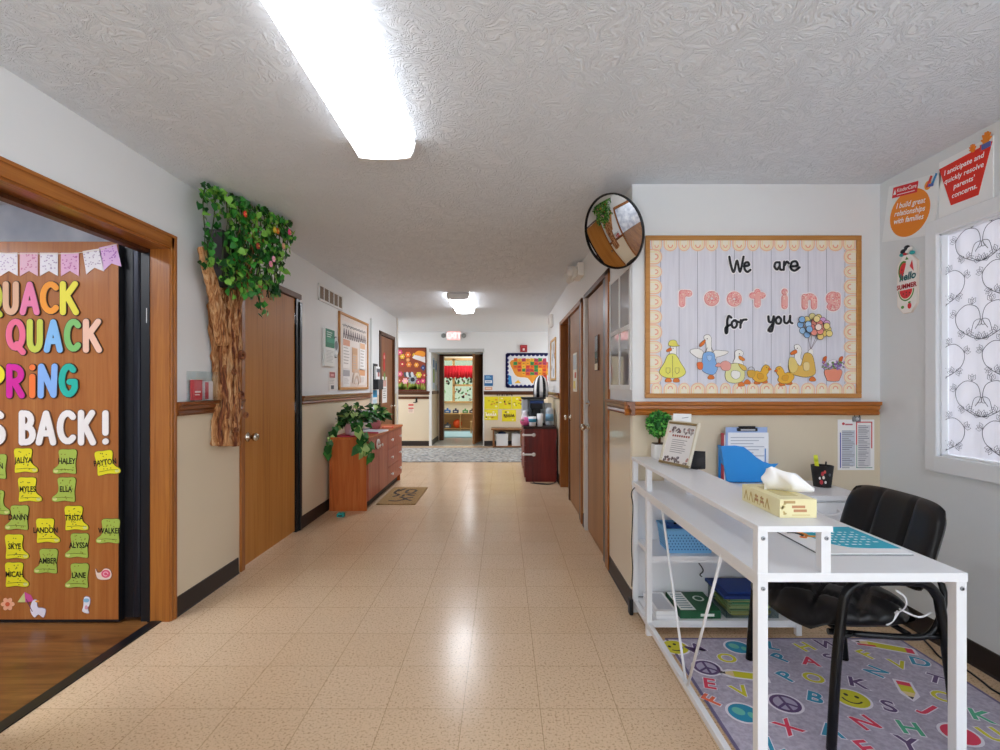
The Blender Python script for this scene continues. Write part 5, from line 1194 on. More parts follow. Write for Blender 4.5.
word([[(-10, 8), (-8, -2), (-5.5, -7), (-2.5, 4), (0.5, -7), (4, 8)], [(4.5, -1.5), (9.5, -.5), (8.5, 2.5), (5.5, 1.5), (5.2, -4), (8, -7), (11, -5)]], 738, 265.5, 1, 'black word cut-out starting the top line of the large notice board, left of its partner', G1)
word([[(-8, 3.5), (-11, 3), (-12, -1), (-9.5, -3.5), (-7, 0), (-7, 3.5), (-6.5, -3), (-4.5, -4)], [(-3, -4), (-2.5, 4), (-2.6, 0), (0, 4), (2, 2.5)], [(4, -.6), (10.8, .4), (9.3, 4.4), (5, 3.2), (4.4, -2.6), (8, -4.8), (13, -1.6)]], 785, 266.5, 1, 'black word cut-out ending the top line of the large notice board', G1)
word([[(-5.5, 6), (-8, 7.5), (-9.5, 3), (-9.5, -8), (-11, -9), (-11, -4), (-6, -1)], [(-3, 3), (-5, 1), (-4.5, -3), (-2, -4), (0, -1), (-1, 3), (-3, 3), (2, 1.5)], [(3.5, -4), (4, 3.5), (3.8, 0), (6, 3.5), (9.5, 4)]], 735.5, 324, 1, 'black word cut-out at the start of the third line of the large notice board', G1)
word([[(-12, 5), (-11.5, 0), (-8.5, 0), (-7, 5), (-7.5, -3), (-9, -9), (-12, -8), (-8, -2)], [(-3, 4.5), (-5, 2), (-4, -1.5), (-1, -1.5), (0, 2), (-2, 4.5), (-3, 4.5)], [(3, 5), (3, 0), (5.5, -1.5), (8, 1.5), (8.5, 5.5), (8.6, 0), (10.5, -1.5)]], 779.5, 322, 1.05, 'black word cut-out at the end of the third line beside the balloons', G1)
def pletter(kind, px, py, label):
    fin = cut('letter_cutout', label, 'letter', px, py, 'pink patterned letters on the large notice board'); mb = MB('#fbf3f1')
    ST = {'r': [[(-3, -6), (-3, 5)], [(-3, 2), (0, 5), (4, 4.5)]], 'o': [arc(0, 0, 4.4, 4.4, 0, 360, 16)], 't': [[(0, -7), (0, 5.5)], [(-5, 2), (5, 2)]], 'i': [[(0, -7), (0, 1.5)], [(0, 7), (0, 7.3)]], 'n': [[(-4.5, -5.5), (-4.5, 4)], [(-4.5, 2)]+arc(.3, .5, 4.4, 4, 150, 0, 8)+[(4.7, -5.5)]], 'g': [arc(-.5, 2, 4, 3.8, 0, 360, 14), [(4, 5), (4, -3)]+arc(-.3, -3.5, 4.2, 4, 0, -140, 8)]}[kind]
    for P in ST:
        P = [(a*U_, b*U_) for a, b in P]; mb.m('#f9efee').stroke(P, .0235, 0, .0012)
    for P in ST:
        P = [(a*U_, b*U_) for a, b in P]; mb.m('#e58d8e').stroke(P, .0180, .0024, .0006)
    for P in ST:
        P = [(a*U_, b*U_) for a, b in P]; mb.m('#f3b3ac').stroke(P, .0150, .0042, .0004)
    rnd = random.Random(px); 
    for P in ST:
        for k in range(3*len(P)+6):
            a = rnd.choice(P); q = (a[0]*U_+rnd.uniform(-.013, .013), a[1]*U_+rnd.uniform(-.013, .013)); mb.m(rnd.choice(('#ef8f92', '#f9d9c9', '#ea7f86', '#fbe9dd'))).ell(*q, .0036, .0026, .0058, .0004, 7, rnd.uniform(0, 3))
    fin(mb)
for k, px, py, l in (('r', 684, 298.5, 'pink patterned letter r starting the middle line of the large notice board'), ('o', 710.5, 299, 'pink patterned first letter o of the middle line on the large notice board'), ('o', 733, 299.5, 'pink patterned second letter o of the middle line on the large notice board'), ('t', 756, 298, 'pink patterned letter t in the middle of the large notice board'), ('i', 783, 299.5, 'pink patterned letter i of the middle line on the large notice board'), ('n', 807.5, 301.5, 'pink patterned letter n of the middle line on the large notice board'), ('g', 831.5, 301, 'pink patterned letter g ending the middle line of the large notice board')): pletter(k, px, py, l)
u = U_
def pts(L): return [(a*u, b*u) for a, b in L]
def feet(mb, x, y, c='#e07a2e'):
    mb.blob(pts([(x-3, y), (x, y+2.5), (x+3, y), (x+2.5, y-2), (x-2.5, y-2)]), .0, c, '#6a3a20', .0015, .001, 3)
INK = '#4a3a34'
# goose in a yellow raincoat
fin = cut('paper_goose', 'paper goose in a yellow raincoat and hat at the left of the large notice board', 'paper cut-out', 671.5, 363); mb = MB('#fff')
feet(mb, -4, -17); feet(mb, 4, -17)
mb.blob(pts([(-1, 17), (3, 17), (4, 12), (3, 7), (-2, 7), (-2.5, 12)]), 0, '#f6f3ef', INK, .0022, .0012)
mb.blob(pts([(-4, 8), (3, 8), (8, 0), (13, -9), (8, -14), (0, -15), (-8, -14), (-13, -9), (-8, 0)]), .002, '#e9e46a', INK, .0024, .001)
mb.blob(pts([(-4, 18), (-2, 22), (3, 22), (5, 18), (7, 17), (0, 16.5)]), .003, '#e6dc62', INK, .0021, .001); mb.blob(pts([(-2, 15), (-6, 12.5), (-5, 11), (-1, 12.5)]), .003, '#ea7a2a', INK, .0018, .001)
mb.m(INK); mb.stroke(pts([(0, 7), (0, -14)]), .001, .0042); mb.ell(.5*u, 14.5*u, .003, .003, .004)
for x in (-4.5, 4.5): mb.stroke(pts([(x-2, -5), (x-2, -9), (x, -11), (x+2, -9), (x+2, -5), (x-2, -5)]), .001, .0042)
fin(mb)
# goose in blue overalls
fin = cut('paper_goose', 'paper goose in blue overalls with arms spread on the large notice board', 'paper cut-out', 707, 358); mb = MB('#fff')
feet(mb, 3, -19)
mb.blob(pts([(-4, 21), (0, 23), (3, 20), (3, 12), (5, 6), (8, -1), (-4, -1), (-2, 7), (-2, 14)]), 0, '#f7f4f0', INK, .0022, .0012)
mb.blob(pts([(-5, 6), (-10, 9), (-17, 8), (-17, 5), (-10, 0), (-5, 0)]), .001, '#f3efea', INK, .0021, .001); mb.blob(pts([(6, 7), (14, 7), (20, 6), (16, 3), (7, 1)]), .001, '#f3efea', INK, .0021, .001)
mb.blob(pts([(-4, 5), (5, 5), (7, -2), (9, -10), (6, -16), (0, -16), (-6, -12), (-6, -4)]), .003, '#86b2e6', INK, .0023, .001)
mb.blob(pts([(-3, 18), (-8, 14), (-8, 11), (-4, 14)]), .003, '#ea7a2a', INK, .0018, .001); mb.blob(pts([(-11, -5), (-6, -5), (-6, -11), (-10, -11)]), .005, '#e8743a', INK, .0013, .001); mb.blob(pts([(-1, 2), (3, 2), (3, -1), (1, -3), (-1, -1)]), .005, '#a8caf0', INK, .001, .0008)
mb.m(INK).stroke(pts([(-3, 5), (-1, 10)]), .0012, .005); mb.stroke(pts([(4, 5), (3, 10)]), .0012, .005); mb.ell(-1*u, 19*u, .003, .003, .004); fin(mb)
# goose with watering can and basket
fin = cut('paper_goose', 'paper goose in a pale green dress with pink can on the large notice board', 'paper cut-out', 734, 367); mb = MB('#fff')
feet(mb, 6, -17); feet(mb, 12, -15)
mb.blob(pts([(0, 15), (4, 17), (8, 14), (6, 8), (8, 2), (2, -1), (-2, 4), (0, 9)]), 0, '#f7f4f0', INK, .0022, .0012)
mb.blob(pts([(-6, 2), (4, 3), (9, -4), (8, -13), (0, -16), (-8, -14), (-10, -7)]), .002, '#e6e2a0', INK, .0023, .001); mb.blob(pts([(-3, -4), (4, -5), (4, -10), (0, -12), (-4, -9)]), .004, '#f7f4ee', INK, .0018, .0008)
mb.blob(pts([(4, 11), (9, 8), (8, 6), (4, 8)]), .003, '#ea8a2a', INK, .0018, .001)
mb.blob(pts([(-15, 3), (-10, 6), (-5, 3), (-6, -3), (-13, -3)]), .005, '#eaa59a', INK, .0014, .001); mb.blob(pts([(-17, 4), (-20, 1), (-17, 0), (-14, 1)]), .005, '#eaa59a', INK, .0018, .001)
mb.blob(pts([(12, -4), (19, -4), (18, -10), (13, -10)]), .005, '#d9a83e', INK, .0014, .001); mb.blob(pts([(3, 3), (9, 1), (11, -3), (7, -3)]), .005, '#e8c25a', INK, .0018, .001)
mb.m(INK).ell(4*u, 13*u, .003, .003, .004); mb.stroke(pts(arc(15.5, -4, 3.4, 4, 0, 180, 8)), .0012, .0062); fin(mb)
def duckling(px, py, lab, k):
    fin = cut('paper_duckling', lab, 'paper cut-out', px, py, 'paper ducklings on the large notice board'); mb = MB('#fff'); P = lambda L: [(a*u*k, b*u) for a, b in L]
    feet(mb, -3, -9); feet(mb, 4, -8)
    mb.blob(P([(-9, -2), (-4, 2), (0, 1), (2, 5), (5, 8), (9, 6), (8, 1), (6, -2), (7, -6), (2, -9), (-5, -8)]), .001, '#ecb53a', INK, .0022, .0012)
    mb.blob(P([(8, 5), (11, 3.5), (8, 2.5)]), .003, '#ea7a2a', INK, .001, .0008); mb.blob(P([(-3, -1), (2, -1), (3, -5), (-2, -6)]), .003, '#e0a22c', INK, .001, .0008); mb.m(INK).ell(6*u*k, 5.5*u, .0025, .0025, .004)
    mb.m('#f0ece6').ell(5*u*k, 10*u, .006, .008, .002, .001, 8); fin(mb)
duckling(759, 373, 'paper duckling facing the pale green goose, left of the pair of ducklings', 1)
duckling(783.5, 374.5, 'paper duckling below the balloon goose, right of the pair of ducklings', -1)
# goose in a yellow dress with its arm raised, balloons
fin = cut('paper_goose', 'paper goose in a mustard dress raising a wing to the balloons', 'paper cut-out', 797, 362); mb = MB('#fff')
feet(mb, 14, -17)
mb.blob(pts([(-4, 16), (0, 17), (3, 12), (2, 4), (6, -2), (-2, -4), (-4, 4), (-3, 11)]), 0, '#f7f4f0', INK, .0022, .0012)
mb.blob(pts([(8, 6), (11, 12), (14, 12), (14, 5), (10, 0)]), .0, '#f7f4f0', INK, .0014, .0012)
mb.blob(pts([(6, 8), (13, 7), (16, -4), (16, -12), (8, -15), (0, -14), (-8, -11), (-10, -3), (-4, 0), (2, -4)]), .002, '#e3b85a', INK, .0023, .001); mb.blob(pts([(-9, 4), (-4, 3), (-1, -6), (-6, -11), (-10, -5)]), .003, '#e8cf7a', INK, .0014, .001); mb.blob(pts([(5, -1), (10, -1), (10, -8), (5, -8)]), .004, '#efd898', INK, .001, .0008)
mb.blob(pts([(-3, 12), (-8, 9), (-7, 7), (-2, 9)]), .003, '#ea7a2a', INK, .0018, .001); mb.m(INK).ell(-1.5*u, 13.5*u, .003, .003, .004); fin(mb)
fin = cut('paper_balloons', 'bunch of round blue, yellow and pink paper balloons on the large notice board', 'paper cut-out', 812, 328); mb = MB('#fff')
for x, y in ((-6, -6), (-2, -8), (3, -8), (7, -6)): mb.m('#8a7a80').stroke(pts([(x, y), (-3, -22)]), .0011, .0, .001)
rnd = random.Random(4)
for i, (x, y, c) in enumerate(((-13, 3, '#8fbbe8'), (-11, -3, '#a7cdef'), (-7, 8, '#f0d98a'), (-12, 8, '#8fbbe8'), (-7, -7, '#8fbbe8'), (-2, 11, '#f2e3a0'), (4, 10, '#ead28a'), (8, 7, '#d9a6d6'), (12, 4, '#e3b0d9'), (13, -2, '#f2dc86'), (9, -6, '#f0d070'), (14, -6, '#efd98a'), (5, -9, '#f0cf80'), (-1, 5, '#f29a8a'), (4, 4, '#ef8f84'), (7, 0, '#f2a596'), (-4, 0, '#f08a80'), (-2, -5, '#f29a8a'), (4, -4, '#ef9486'), (-8, 3, '#a7cdef'), (-7, -2, '#8fbbe8'), (10, 1, '#efd98a'), (0, 8, '#f0dc9a'), (1.5, 0, '#f6e0d6'))):
    mb.m(INK).ell(x*u, y*u, 3.5*u, 3.5*u,   .001+.0013*i, .0006, 14); mb.m(c).ell(x*u, y*u, 3.0*u, 3.0*u, .0016+.0013*i, .0006, 14)
fin(mb)
fin = cut('paper_flower_pot', 'coral paper pot of purple flowers at the right of the large notice board', 'paper cut-out', 831.5, 367); mb = MB('#fff')
mb.blob(pts([(-8, -3), (8, -3), (6.5, -12), (4, -14), (-4, -14), (-6.5, -12)]), 0, '#f0967a', INK, .0022, .0012); rnd = random.Random(6)
for i in range(60): mb.m(rnd.choice(('#9a7ab8', '#7f9a5a', '#b08ac8', '#6a8a4a', '#8a5aa0'))).ell(rnd.uniform(-11, 11)*u, rnd.uniform(-2, 5)*u, rnd.uniform(.7, 1.7)*u, rnd.uniform(.6, 1.2)*u, .003+.00003*i, .001, 8, rnd.uniform(0, 3))
mb.blob(pts([(-5, 5), (0, 7), (6, 5), (3, 2), (-3, 2)]), .001, '#f2eef4', INK, .001, .001)
for x in (-8, 8): mb.blob(pts([(x-2, 3), (x, 5), (x+1.5, 10), (x-1, 10), (x-2.5, 7)]), .002, '#d9662e', INK, .001, .001)
fin(mb)

# ------------------------------------------------------------------ convex mirror
mc = Vector((.622, 2.85, 2.149)); nrm = Vector((-.83, -.57, -.40)).normalized()
MR = .207
t = thing('convex_mirror', 'round convex safety mirror with a black rim at the wall corner', 'mirror', mc, nrm.to_track_quat('Z', 'Y').to_euler())
M_MIR = col('#f2f2f2', .015, 1.0)
mb = MB(M_MIR); Rc = 1.0; a_max = math.asin((MR-.004)/Rc)
mb.lathe([(Rc*math.sin(a_max*(1-j/14)) if j < 14 else .0005, Rc*math.cos(a_max*(1-j/14))-Rc*math.cos(a_max)) for j in range(15)], 48, caps=False); mb.build('mirror_face', t)
mb = MB(M_BLACK); mb.lathe([(MR-.006, -.012), (MR+.002, -.010), (MR+.004, .003), (MR+.001, .008), (MR-.004, .007)], 48, caps=False); mb.lathe([(MR, -.008), (.08, -.022), (.001, -.024)], 32); mb.build('rim', t)
mb = MB(M_STEELDK); iv = t.matrix_world
R = nrm.to_track_quat('Z', 'Y').to_matrix().inverted()
P0 = Vector((0, 0, -.022)); P1 = R @ (Vector((XR-.004, 2.93, 2.15))-mc); mb.tube([P0, (P0+P1)/2+Vector((0, 0, -.01)), P1], .012, 8); mb.build('bracket', t)

# ------------------------------------------------------------------ schedule on the beige wall
x0, z1 = fr(837.5, 419.5, YF); x1, z0 = fr(874, 470, YF); w_, h_ = x1-x0, z1-z0
t = thing('schedule_sheet', 'two column printed list with red and blue edges clipped to the beige wall', 'paper', ((x0+x1)/2, YF-.0005, (z0+z1)/2), 'F')
mb = MB('#f1efee'); mb.box(-w_/2, w_/2, -h_/2, h_/2, 0, .002)
a, b = w_/2-.012, h_/2-.012
mb.m('#d2474c').rect(.0, b-.006, a, b, .002); mb.rect(a-.006, -.02, a, b, .002); mb.rect(.0, -.0, .006, b, .002); mb.m('#4a55a8').rect(-a, -b, -a+.006, .07, .002); mb.m('#6a9a86').rect(.002, -b, .006, 0, .002); mb.rect(0, -b, a, -b+.004, .002)
mb.m('#c8cdd8').rect(-a+.012, -b+.01, -.006, b-.05, .002, .0002); mb.m('#d4d2d6').rect(.012, -b+.01, a-.01, b-.02, .002, .0002); mb.m('#c83a44').ell(-a+.02, b-.012, .008, .008, .002, .0006, 12)
rnd = random.Random(12)
for k in range(24):
    y = b-.02-k*.0105
    for xa, xb in ((-a+.012, -.008), (.012, a-.012)):
        if k > 2 or xa > 0: mb.m(rnd.choice(('#8a8c96', '#a5a6ae', '#7a7c88'))).rect(xa, y-.004, xa+(xb-xa)*rnd.uniform(.5, 1), y, .0024, .0003)
mb.m('#c0606a').rect(-a+.03, b-.02, -.02, b-.012, .0024); mb.build('sheet', t)
mb = MB('#7d7f80'); mb.box(-.022, .022, h_/2-.012, h_/2+.018, .001, .012, .003); mb.m('#3c3e42').tube([(-.014, h_/2+.015, .01), (-.016, h_/2+.04, .012), (.016, h_/2+.04, .012), (.014, h_/2+.015, .01)], .003, 6); mb.m('#d0d0d0').lathe([(.01, .012), (.008, .016), (.001, .017)], 10, (0, h_/2+.004, 0)); mb.build('clip', t)

# ================================================================== RIGHT WALL SIGNS AND CURTAIN
# orange oval sign, hanging askew
w_, h_ = .345, .30
mb = MB('#eceff0'); mb.box(-w_/2, w_/2, -h_/2, h_/2, 0, .006, .001)
mb.m('#ee8a1e').ell(.0, -.018, .132, .122, .006, .001, 40)
mb.m('#d9262e'); mb.T = Matrix.Translation((-.05, .108, 0)) @ Matrix.Rotation(.0, 4, 'Z'); mb.rect(-.085, -.028, .085, .028, .0072); mb.text('KinderCare', .012, .006, .028, .0085, '#ffffff', bold=.01); mb.rect(-.05, -.018, .07, -.015, .0085); mb.m('#ffffff').prism([(-.078, -.012), (-.068, .016), (-.058, -.012)], .0085, .009); mb.T = None
for k, s in enumerate(('I build great', 'relationships', 'with families')): mb.text(s, -.0, .03-.040*k, .040, .0075, '#ffffff', bold=.014, shear=.15)
mb.m('#4a63b0').box(.105, .135, .09, .105, .008, .010); mb.m('#d9403a').prism([(.09, .09), (.11, .145), (.122, .14), (.105, .09)], .008, .0095); mb.m('#2f86c0').prism([(.12, .10), (.14, .15), (.15, .145), (.132, .095)], .008, .0095); mb.m('#f0a030').ell(.1, .10, .02, .022, .0078, .001)
tag(mb.build('wall_sign', loc=(XE-.0005, 2.665, 2.212), rot=(Matrix.Rotation(-PI/2, 3, 'Z') @ Matrix.Rotation(PI/2, 3, 'X') @ Matrix.Rotation(math.radians(-10), 3, 'Z')).to_euler()), 'white sign with an orange oval and white writing near the wall corner', 'sign')
# red trapezoid sign
w_, h_ = .275, .278
mb = MB('#f0f2f2'); mb.box(-w_/2, w_/2, -h_/2, h_/2, 0, .006, .001)
mb.m('#d8d9da').rect(-w_/2, -h_/2, w_/2, -h_/2+.004, .006)
mb.m('#e2301f').prism([(-.135, .105), (.135, .115), (.070, -.098), (-.070, -.095)], .006, .0072)
for k, (s, x) in enumerate((('I anticipate and', -.005), ('quickly resolve', -.005), ("parents'", -.002), ('concerns.', 0))): mb.text(s, x, .072-.042*k, .0335, .0075, '#ffffff', bold=.014, shear=.15)
tag(mb.build('wall_sign', loc=(XE-.0005, 2.349, 2.240), rot='R'), 'white sign with a red trapezoid and white writing above the window', 'sign')
def hand(loc, s, lab, c, ang):
    mb = MB(c); mb.T = Matrix.Rotation(ang, 4, 'Z') @ Matrix.Scale(s, 4)
    mb.blob([(-.5, -.1), (-.45, .5), (0, .65), (.45, .5), (.5, -.1), (.25, -.6), (-.25, -.6)], 0, c, None, .0, .006/s)
    for x, y, dx, dy in ((-.38, .45, -.2, .55), (-.13, .6, -.06, .7), (.13, .6, .06, .7), (.36, .45, .2, .55)): mb.stroke([(x, y), (x+dx, y+dy)], .12, 0, .006/s)
    mb.stroke([(.4, 0), (.75, .35)], .13, 0, .006/s); mb.stroke([(-.42, 0), (-.72, .3)], .12, 0, .006/s)
    tag(mb.build('paper_hand', loc=loc, rot='R'), lab, 'paper cut-out', 'orange paper hands over the red sign')
hand((XE-.0075, 2.303, 2.358), .018, 'smaller orange paper hand at the top of the red sign', '#ef8a2c', .2)
hand((XE-.0075, 2.240, 2.368), .027, 'larger orange paper hand at the top right of the red sign', '#f08f2a', -.1)
mb = MB('#5a6ab0'); mb.box(-.02, .02, -.012, .012, 0, .008, .003); mb.m('#d94a4a').box(-.028, -.018, -.014, .014, 0, .006); tag(mb.build('paper_cuff', loc=(XE-.0075, 2.238, 2.346), rot='R'), 'tiny blue and red cuff shape below the larger orange hand', 'paper cut-out')
# hello summer tag
t = thing('hanging_tag', 'white eight sided hanging tag with watermelon art beside the window', 'sign', (XE-.0005, 2.676, 1.82), 'R')
a, b, c = .066, .155, .045
O = [(-a, -b+c), (-a+c*.9, -b), (a-c*.9, -b), (a, -b+c), (a, b-c), (a-c*.9, b), (-a+c*.9, b), (-a, b-c)]
mb = MB('#e9dfd6'); mb.prism(O, 0, .012); mb.m('#f6f3ef').prism([(x*.96, y*.98) for x, y in O], .012, .0125); mb.build('board', t)
mb = MB('#4f8a3c'); z = .0125
mb.prism(arc(-.004, -.03, .052, .06, 180, 360, 14), z, z+.001); mb.m('#f0efdc').prism(arc(-.004, -.03, .046, .053, 180, 360, 14), z+.001, z+.0016); mb.m('#e0363c').prism(arc(-.004, -.03, .042, .047, 180, 360, 14), z+.0016, z+.002)
mb.build('watermelon_slice', t); mb = MB('#4f8a3c'); mb.prism(arc(-.022, .075, .034, .052, 60, 250, 14), z, z+.001); mb.m('#e0363c').prism(arc(-.018, .073, .028, .042, 60, 250, 14), z+.001, z+.0016)
mb.build('watermelon_slice', t); mb = MB('#2a2a2a')
for x, y in ((-.02, -.05), (.0, -.06), (.02, -.05), (.0, -.045), (-.03, .08), (-.02, .06)): mb.ell(x, y, .003, .004, z+.002, .0005, 8)
mb.m('#d8323a').ell(.018, -.118, .012, .016, z, .001); mb.m('#5a9a44').ell(.018, -.1, .008, .005, z, .0012); mb.m('#5a9a44').ell(-.028, -.12, .01, .008, z, .001); mb.m('#d9404a').prism([(.02, .09), (.045, .06), (.035, .12)], z, z+.001); mb.m('#4f8a3c').prism([(-.01, .13), (.0, .145), (.012, .128)], z, z+.001)
mb.build('seeds_and_berries', t)
mb = MB('#2e6f78'); mb.text('hello', .006, .038, .055, z+.0022, bold=.03, shear=.2); mb.text('SUMMER', 0, -.012, .034, z+.0022, '#b5242c', bold=.035); mb.build('lettering', t)
mb = MB('#3a3a3a'); mb.tube([(0, b, .006), (-.003, b+.04, .006)], .0022, 6)
for x, y, r, c in ((-.022, .028, .02, '#2b2f35'), (.022, .03, .018, '#e9e7e2'), (0, .044, .017, '#22262a'), (-.034, .012, .014, '#3aa6a6'), (.034, .008, .015, '#35a0a4'), (.006, .02, .014, '#f2f0ec'), (-.012, .012, .01, '#c83a44')): mb.m(c).ball((x, b+y-.005, .012), (r, r*.7, .01), 10, 6)
mb.build('bow', t)
# vine printed sheer curtain in the window
ya, yb, za, zb = 1.312, 2.478, .943, 2.018
mb = MB(sheer('sheer_curtain', '#eeebf2', .13)); n = 80; XC = XE+.034
vs = []
for i in range(n+1):
    y = ya+(yb-.001-ya)*i/n; d = .006*math.sin(i*.9)+.004*math.sin(i*.37); vs.append([mb.v((XC+d, y, z)) for z in (za, (za+zb)/2, zb)])
for A, B in zip(vs, vs[1:]):
    mb.f([A[0], A[1], B[1], B[0]], True); mb.f([A[1], A[2], B[2], B[1]], True)
t = tag(mb.build('window_curtain'), 'white sheer curtain printed with curling vines in the window on the right', 'curtain')
mb = MB('#62606a'); rnd = random.Random(2)
mb.T = Matrix.Translation((XC-.014, 0, 0)) @ Matrix(((0, 0, -1), (-1, 0, 0), (0, 1, 0))).to_4x4()
def vinep(cx, cy, k, fl):
    L = [(-.17, -.02), (-.10, -.05), (-.02, -.02), (.04, .03), (.05, .10), (-.01, .15), (-.08, .13), (-.10, .06), (-.07, .01)]
    P = [tuple(v)[:2] for v in spline([Vector((a*fl*k, b*k, 0)) for a, b in L], 5)]; mb.stroke([(a+cx, b+cy) for a, b in P], .0014, 0, .0006)
    P = [tuple(v)[:2] for v in spline([Vector((a*fl*k, b*k, 0)) for a, b in ((-.17, -.02), (-.15, .05), (-.11, .06), (-.11, .03), (-.13, .03))], 4)]; mb.stroke([(a+cx, b+cy) for a, b in P], .0012, 0, .0006)
    for x, y, a in ((-.10, -.05, .6), (-.02, -.02, 2.2), (.05, .10, .3), (-.05, .15, 1.4), (.0, .0, -.8)):
        for s in (-.35, .2, .75):
            q = a+s; lf = [(0, 0), (.018, .010), (.034, 0), (.018, -.010)]
            pts_ = [(cx+x*fl*k+(p*math.cos(q)-r*math.sin(q))*fl, cy+y*k+p*math.sin(q)+r*math.cos(q)) for p, r in lf]
            mb.stroke(pts_+[pts_[0]], .0010, 0, .0006)
for r in range(6):
    for c_ in range(7): vinep(-2.42+c_*.175+(.04 if r % 2 else 0), 1.0+r*.178, .82, 1 if (r+c_) % 2 == 0 else -1)
o = mb.build('vine_print', t)
# ================================================================== RECEPTION: RUG, DESK, CHAIR
def part(mb, name, t, **k): return mb.build(name, t, loc=-t.location, **k)   # built in room coordinates, parented to an unrotated thing
# patterned rug
RX0, RX1, RY0, RY1 = .815, 1.995, .72, 2.54
t = thing('alphabet_rug', 'lilac grey rug with coloured letters, pencils and smileys under the desk', 'rug', ((RX0+RX1)/2, (RY0+RY1)/2, 0))
mb = MB(mottled('rug_pile', '#a8a1b4', '#c0b9ca', 60, .95, 3, .25)); mb.box(RX0, RX1, RY0, RY1, .0005, .008, .002); mb.m('#6d6488')
for a, b, c, d in ((RX0, RX0+.012, RY0, RY1), (RX1-.012, RX1, RY0, RY1), (RX0, RX1, RY1-.012, RY1)): mb.box(a, b, c, d, .0075, .0085)
RC = {'y': '#d6d030', 'r': '#e0405e', 't': '#2f93b5', 'g': '#4fb08a', 'p': '#5e4674', 'o': '#e8704e', 'c': '#e9e4ee'}
def rp(zx, zy): return pl(620+zx/2.632, 480+zy/2.632, .008)
def rtext(ch, x, y, c, rot, size=.108):
    mb.text(ch, x, y, size, .0082, RC['c'], bold=.055, rot=rot, t_=.0002); mb.text(ch, x, y, size, .0086, RC[c], bold=.022, rot=rot, t_=.0002)
for ch, zx, zy, c, rot in (('M', 200, 445, 'p', .5), ('O', 283, 470, 'y', .2), ('E', 235, 537, 'r', -.3), ('V', 320, 557, 'y', .1), ('F', 245, 580, 'o', .8), ('P', 440, 518, 't', .5), ('P', 425, 468, 't', .7), ('L', 402, 437, 't', -.4),
                           ('X', 445, 652, 'r', .35), ('A', 500, 478, 'r', -.3), ('O', 510, 522, 'y', -.3), ('B', 512, 573, 't', -.6), ('A', 555, 660, 't', -.3), ('Z', 400, 705, 't', .4), ('K', 625, 535, 'p', -.5), ('F', 650, 460, 'y', .4), ('I', 652, 435, 'r', 1.3),
                           ('N', 677, 505, 't', .6), ('N', 648, 640, 'r', .2), ('V', 735, 487, 'y', -.3), ('D', 790, 480, 't', -.5), ('T', 830, 525, 'p', -.8), ('S', 708, 597, 'p', -.4), ('J', 815, 605, 'r', -1.1), ('H', 765, 655, 'g', -.3), ('Y', 760, 697, 'p', -.4), ('E', 650, 708, 'r', .1), ('Q', 855, 572, 'y', .3), ('K', 950, 622, 'g', -.5), ('U', 985, 672, 'y', 0), ('H', 488, 440, 'y', .3), ('S', 560, 470, 'p', .4), ('W', 550, 435, 'p', -.2)):
    x, y = rp(zx, zy); rtext(ch, x, y, c, rot)
for i, (x, y, ch, c) in enumerate(((.95, 1.62, 'G', 't'), (1.18, 1.52, 'R', 'p'), (1.45, 1.50, 'A', 'y'), (1.72, 1.52, 'C', 'r'), (1.0, 1.33, 'B', 'r'), (1.3, 1.25, 'K', 't'), (1.6, 1.22, 'M', 'g'), (1.86, 1.3, 'D', 'p'), (1.1, 1.02, 'S', 'y'), (1.5, .98, 'E', 'p'))): rtext(ch, x, y, c, (i*.7) % 1.2-.6)
for zx, zy, r in ((228, 494, .055), (435, 588, .055)):
    x, y = rp(zx, zy); mb.m(RC['c']).ell(x, y, r*1.22, r*1.22, .0082, .0002, 26); mb.m(RC['p']).ell(x, y, r*1.05, r*1.05, .0085, .0002, 26); mb.m('#b0a8c2').ell(x, y, r*.8, r*.8, .0087, .0002, 26); mb.m(RC['p'])
    for a in (90, 270, 215, 325): mb.stroke([(x, y), (x+r*.9*math.cos(math.radians(a)), y+r*.9*math.sin(math.radians(a)))], r*.1, .0089, .0002)
for zx, zy, rot in ((610, 575, -.5), (145, 440, .6)):
    x, y = rp(zx, zy); r = .062; mb.m(RC['c']).ell(x, y, r*1.15, r*1.15, .0082, .0002, 26); mb.m(RC['y']).ell(x, y, r, r, .0085, .0002, 26); mb.m('#2a2a20')
    for s in (-1, 1): mb.ell(x+r*(s*.3*math.cos(rot)-.3*math.sin(rot)), y+r*(s*.3*math.sin(rot)+.3*math.cos(rot)), r*.13, r*.16, .0088, .0002, 10)
    mb.stroke([(x+r*.55*math.cos(rot+math.radians(a)), y+r*.55*math.sin(rot+math.radians(a))) for a in range(200, 345, 14)], r*.06, .0088, .0002)
for zx, zy in ((310, 440), (325, 613)):
    x, y = rp(zx, zy); mb.m(RC['c']).ell(x, y, .066, .066, .0082, .0002, 26); mb.m(RC['t']).ell(x, y, .056, .056, .0085, .0002, 26); mb.m('#6fc0b0').ell(x-.015, y+.01, .022, .026, .0087, .0002, 12, .5); mb.ell(x+.025, y-.015, .014, .02, .0087, .0002, 12)
x, y = rp(895, 670); mb.m(RC['c']).ell(x, y, .066, .066, .0082, .0002, 26); mb.m(RC['r']).ell(x, y, .056, .056, .0085, .0002, 26)
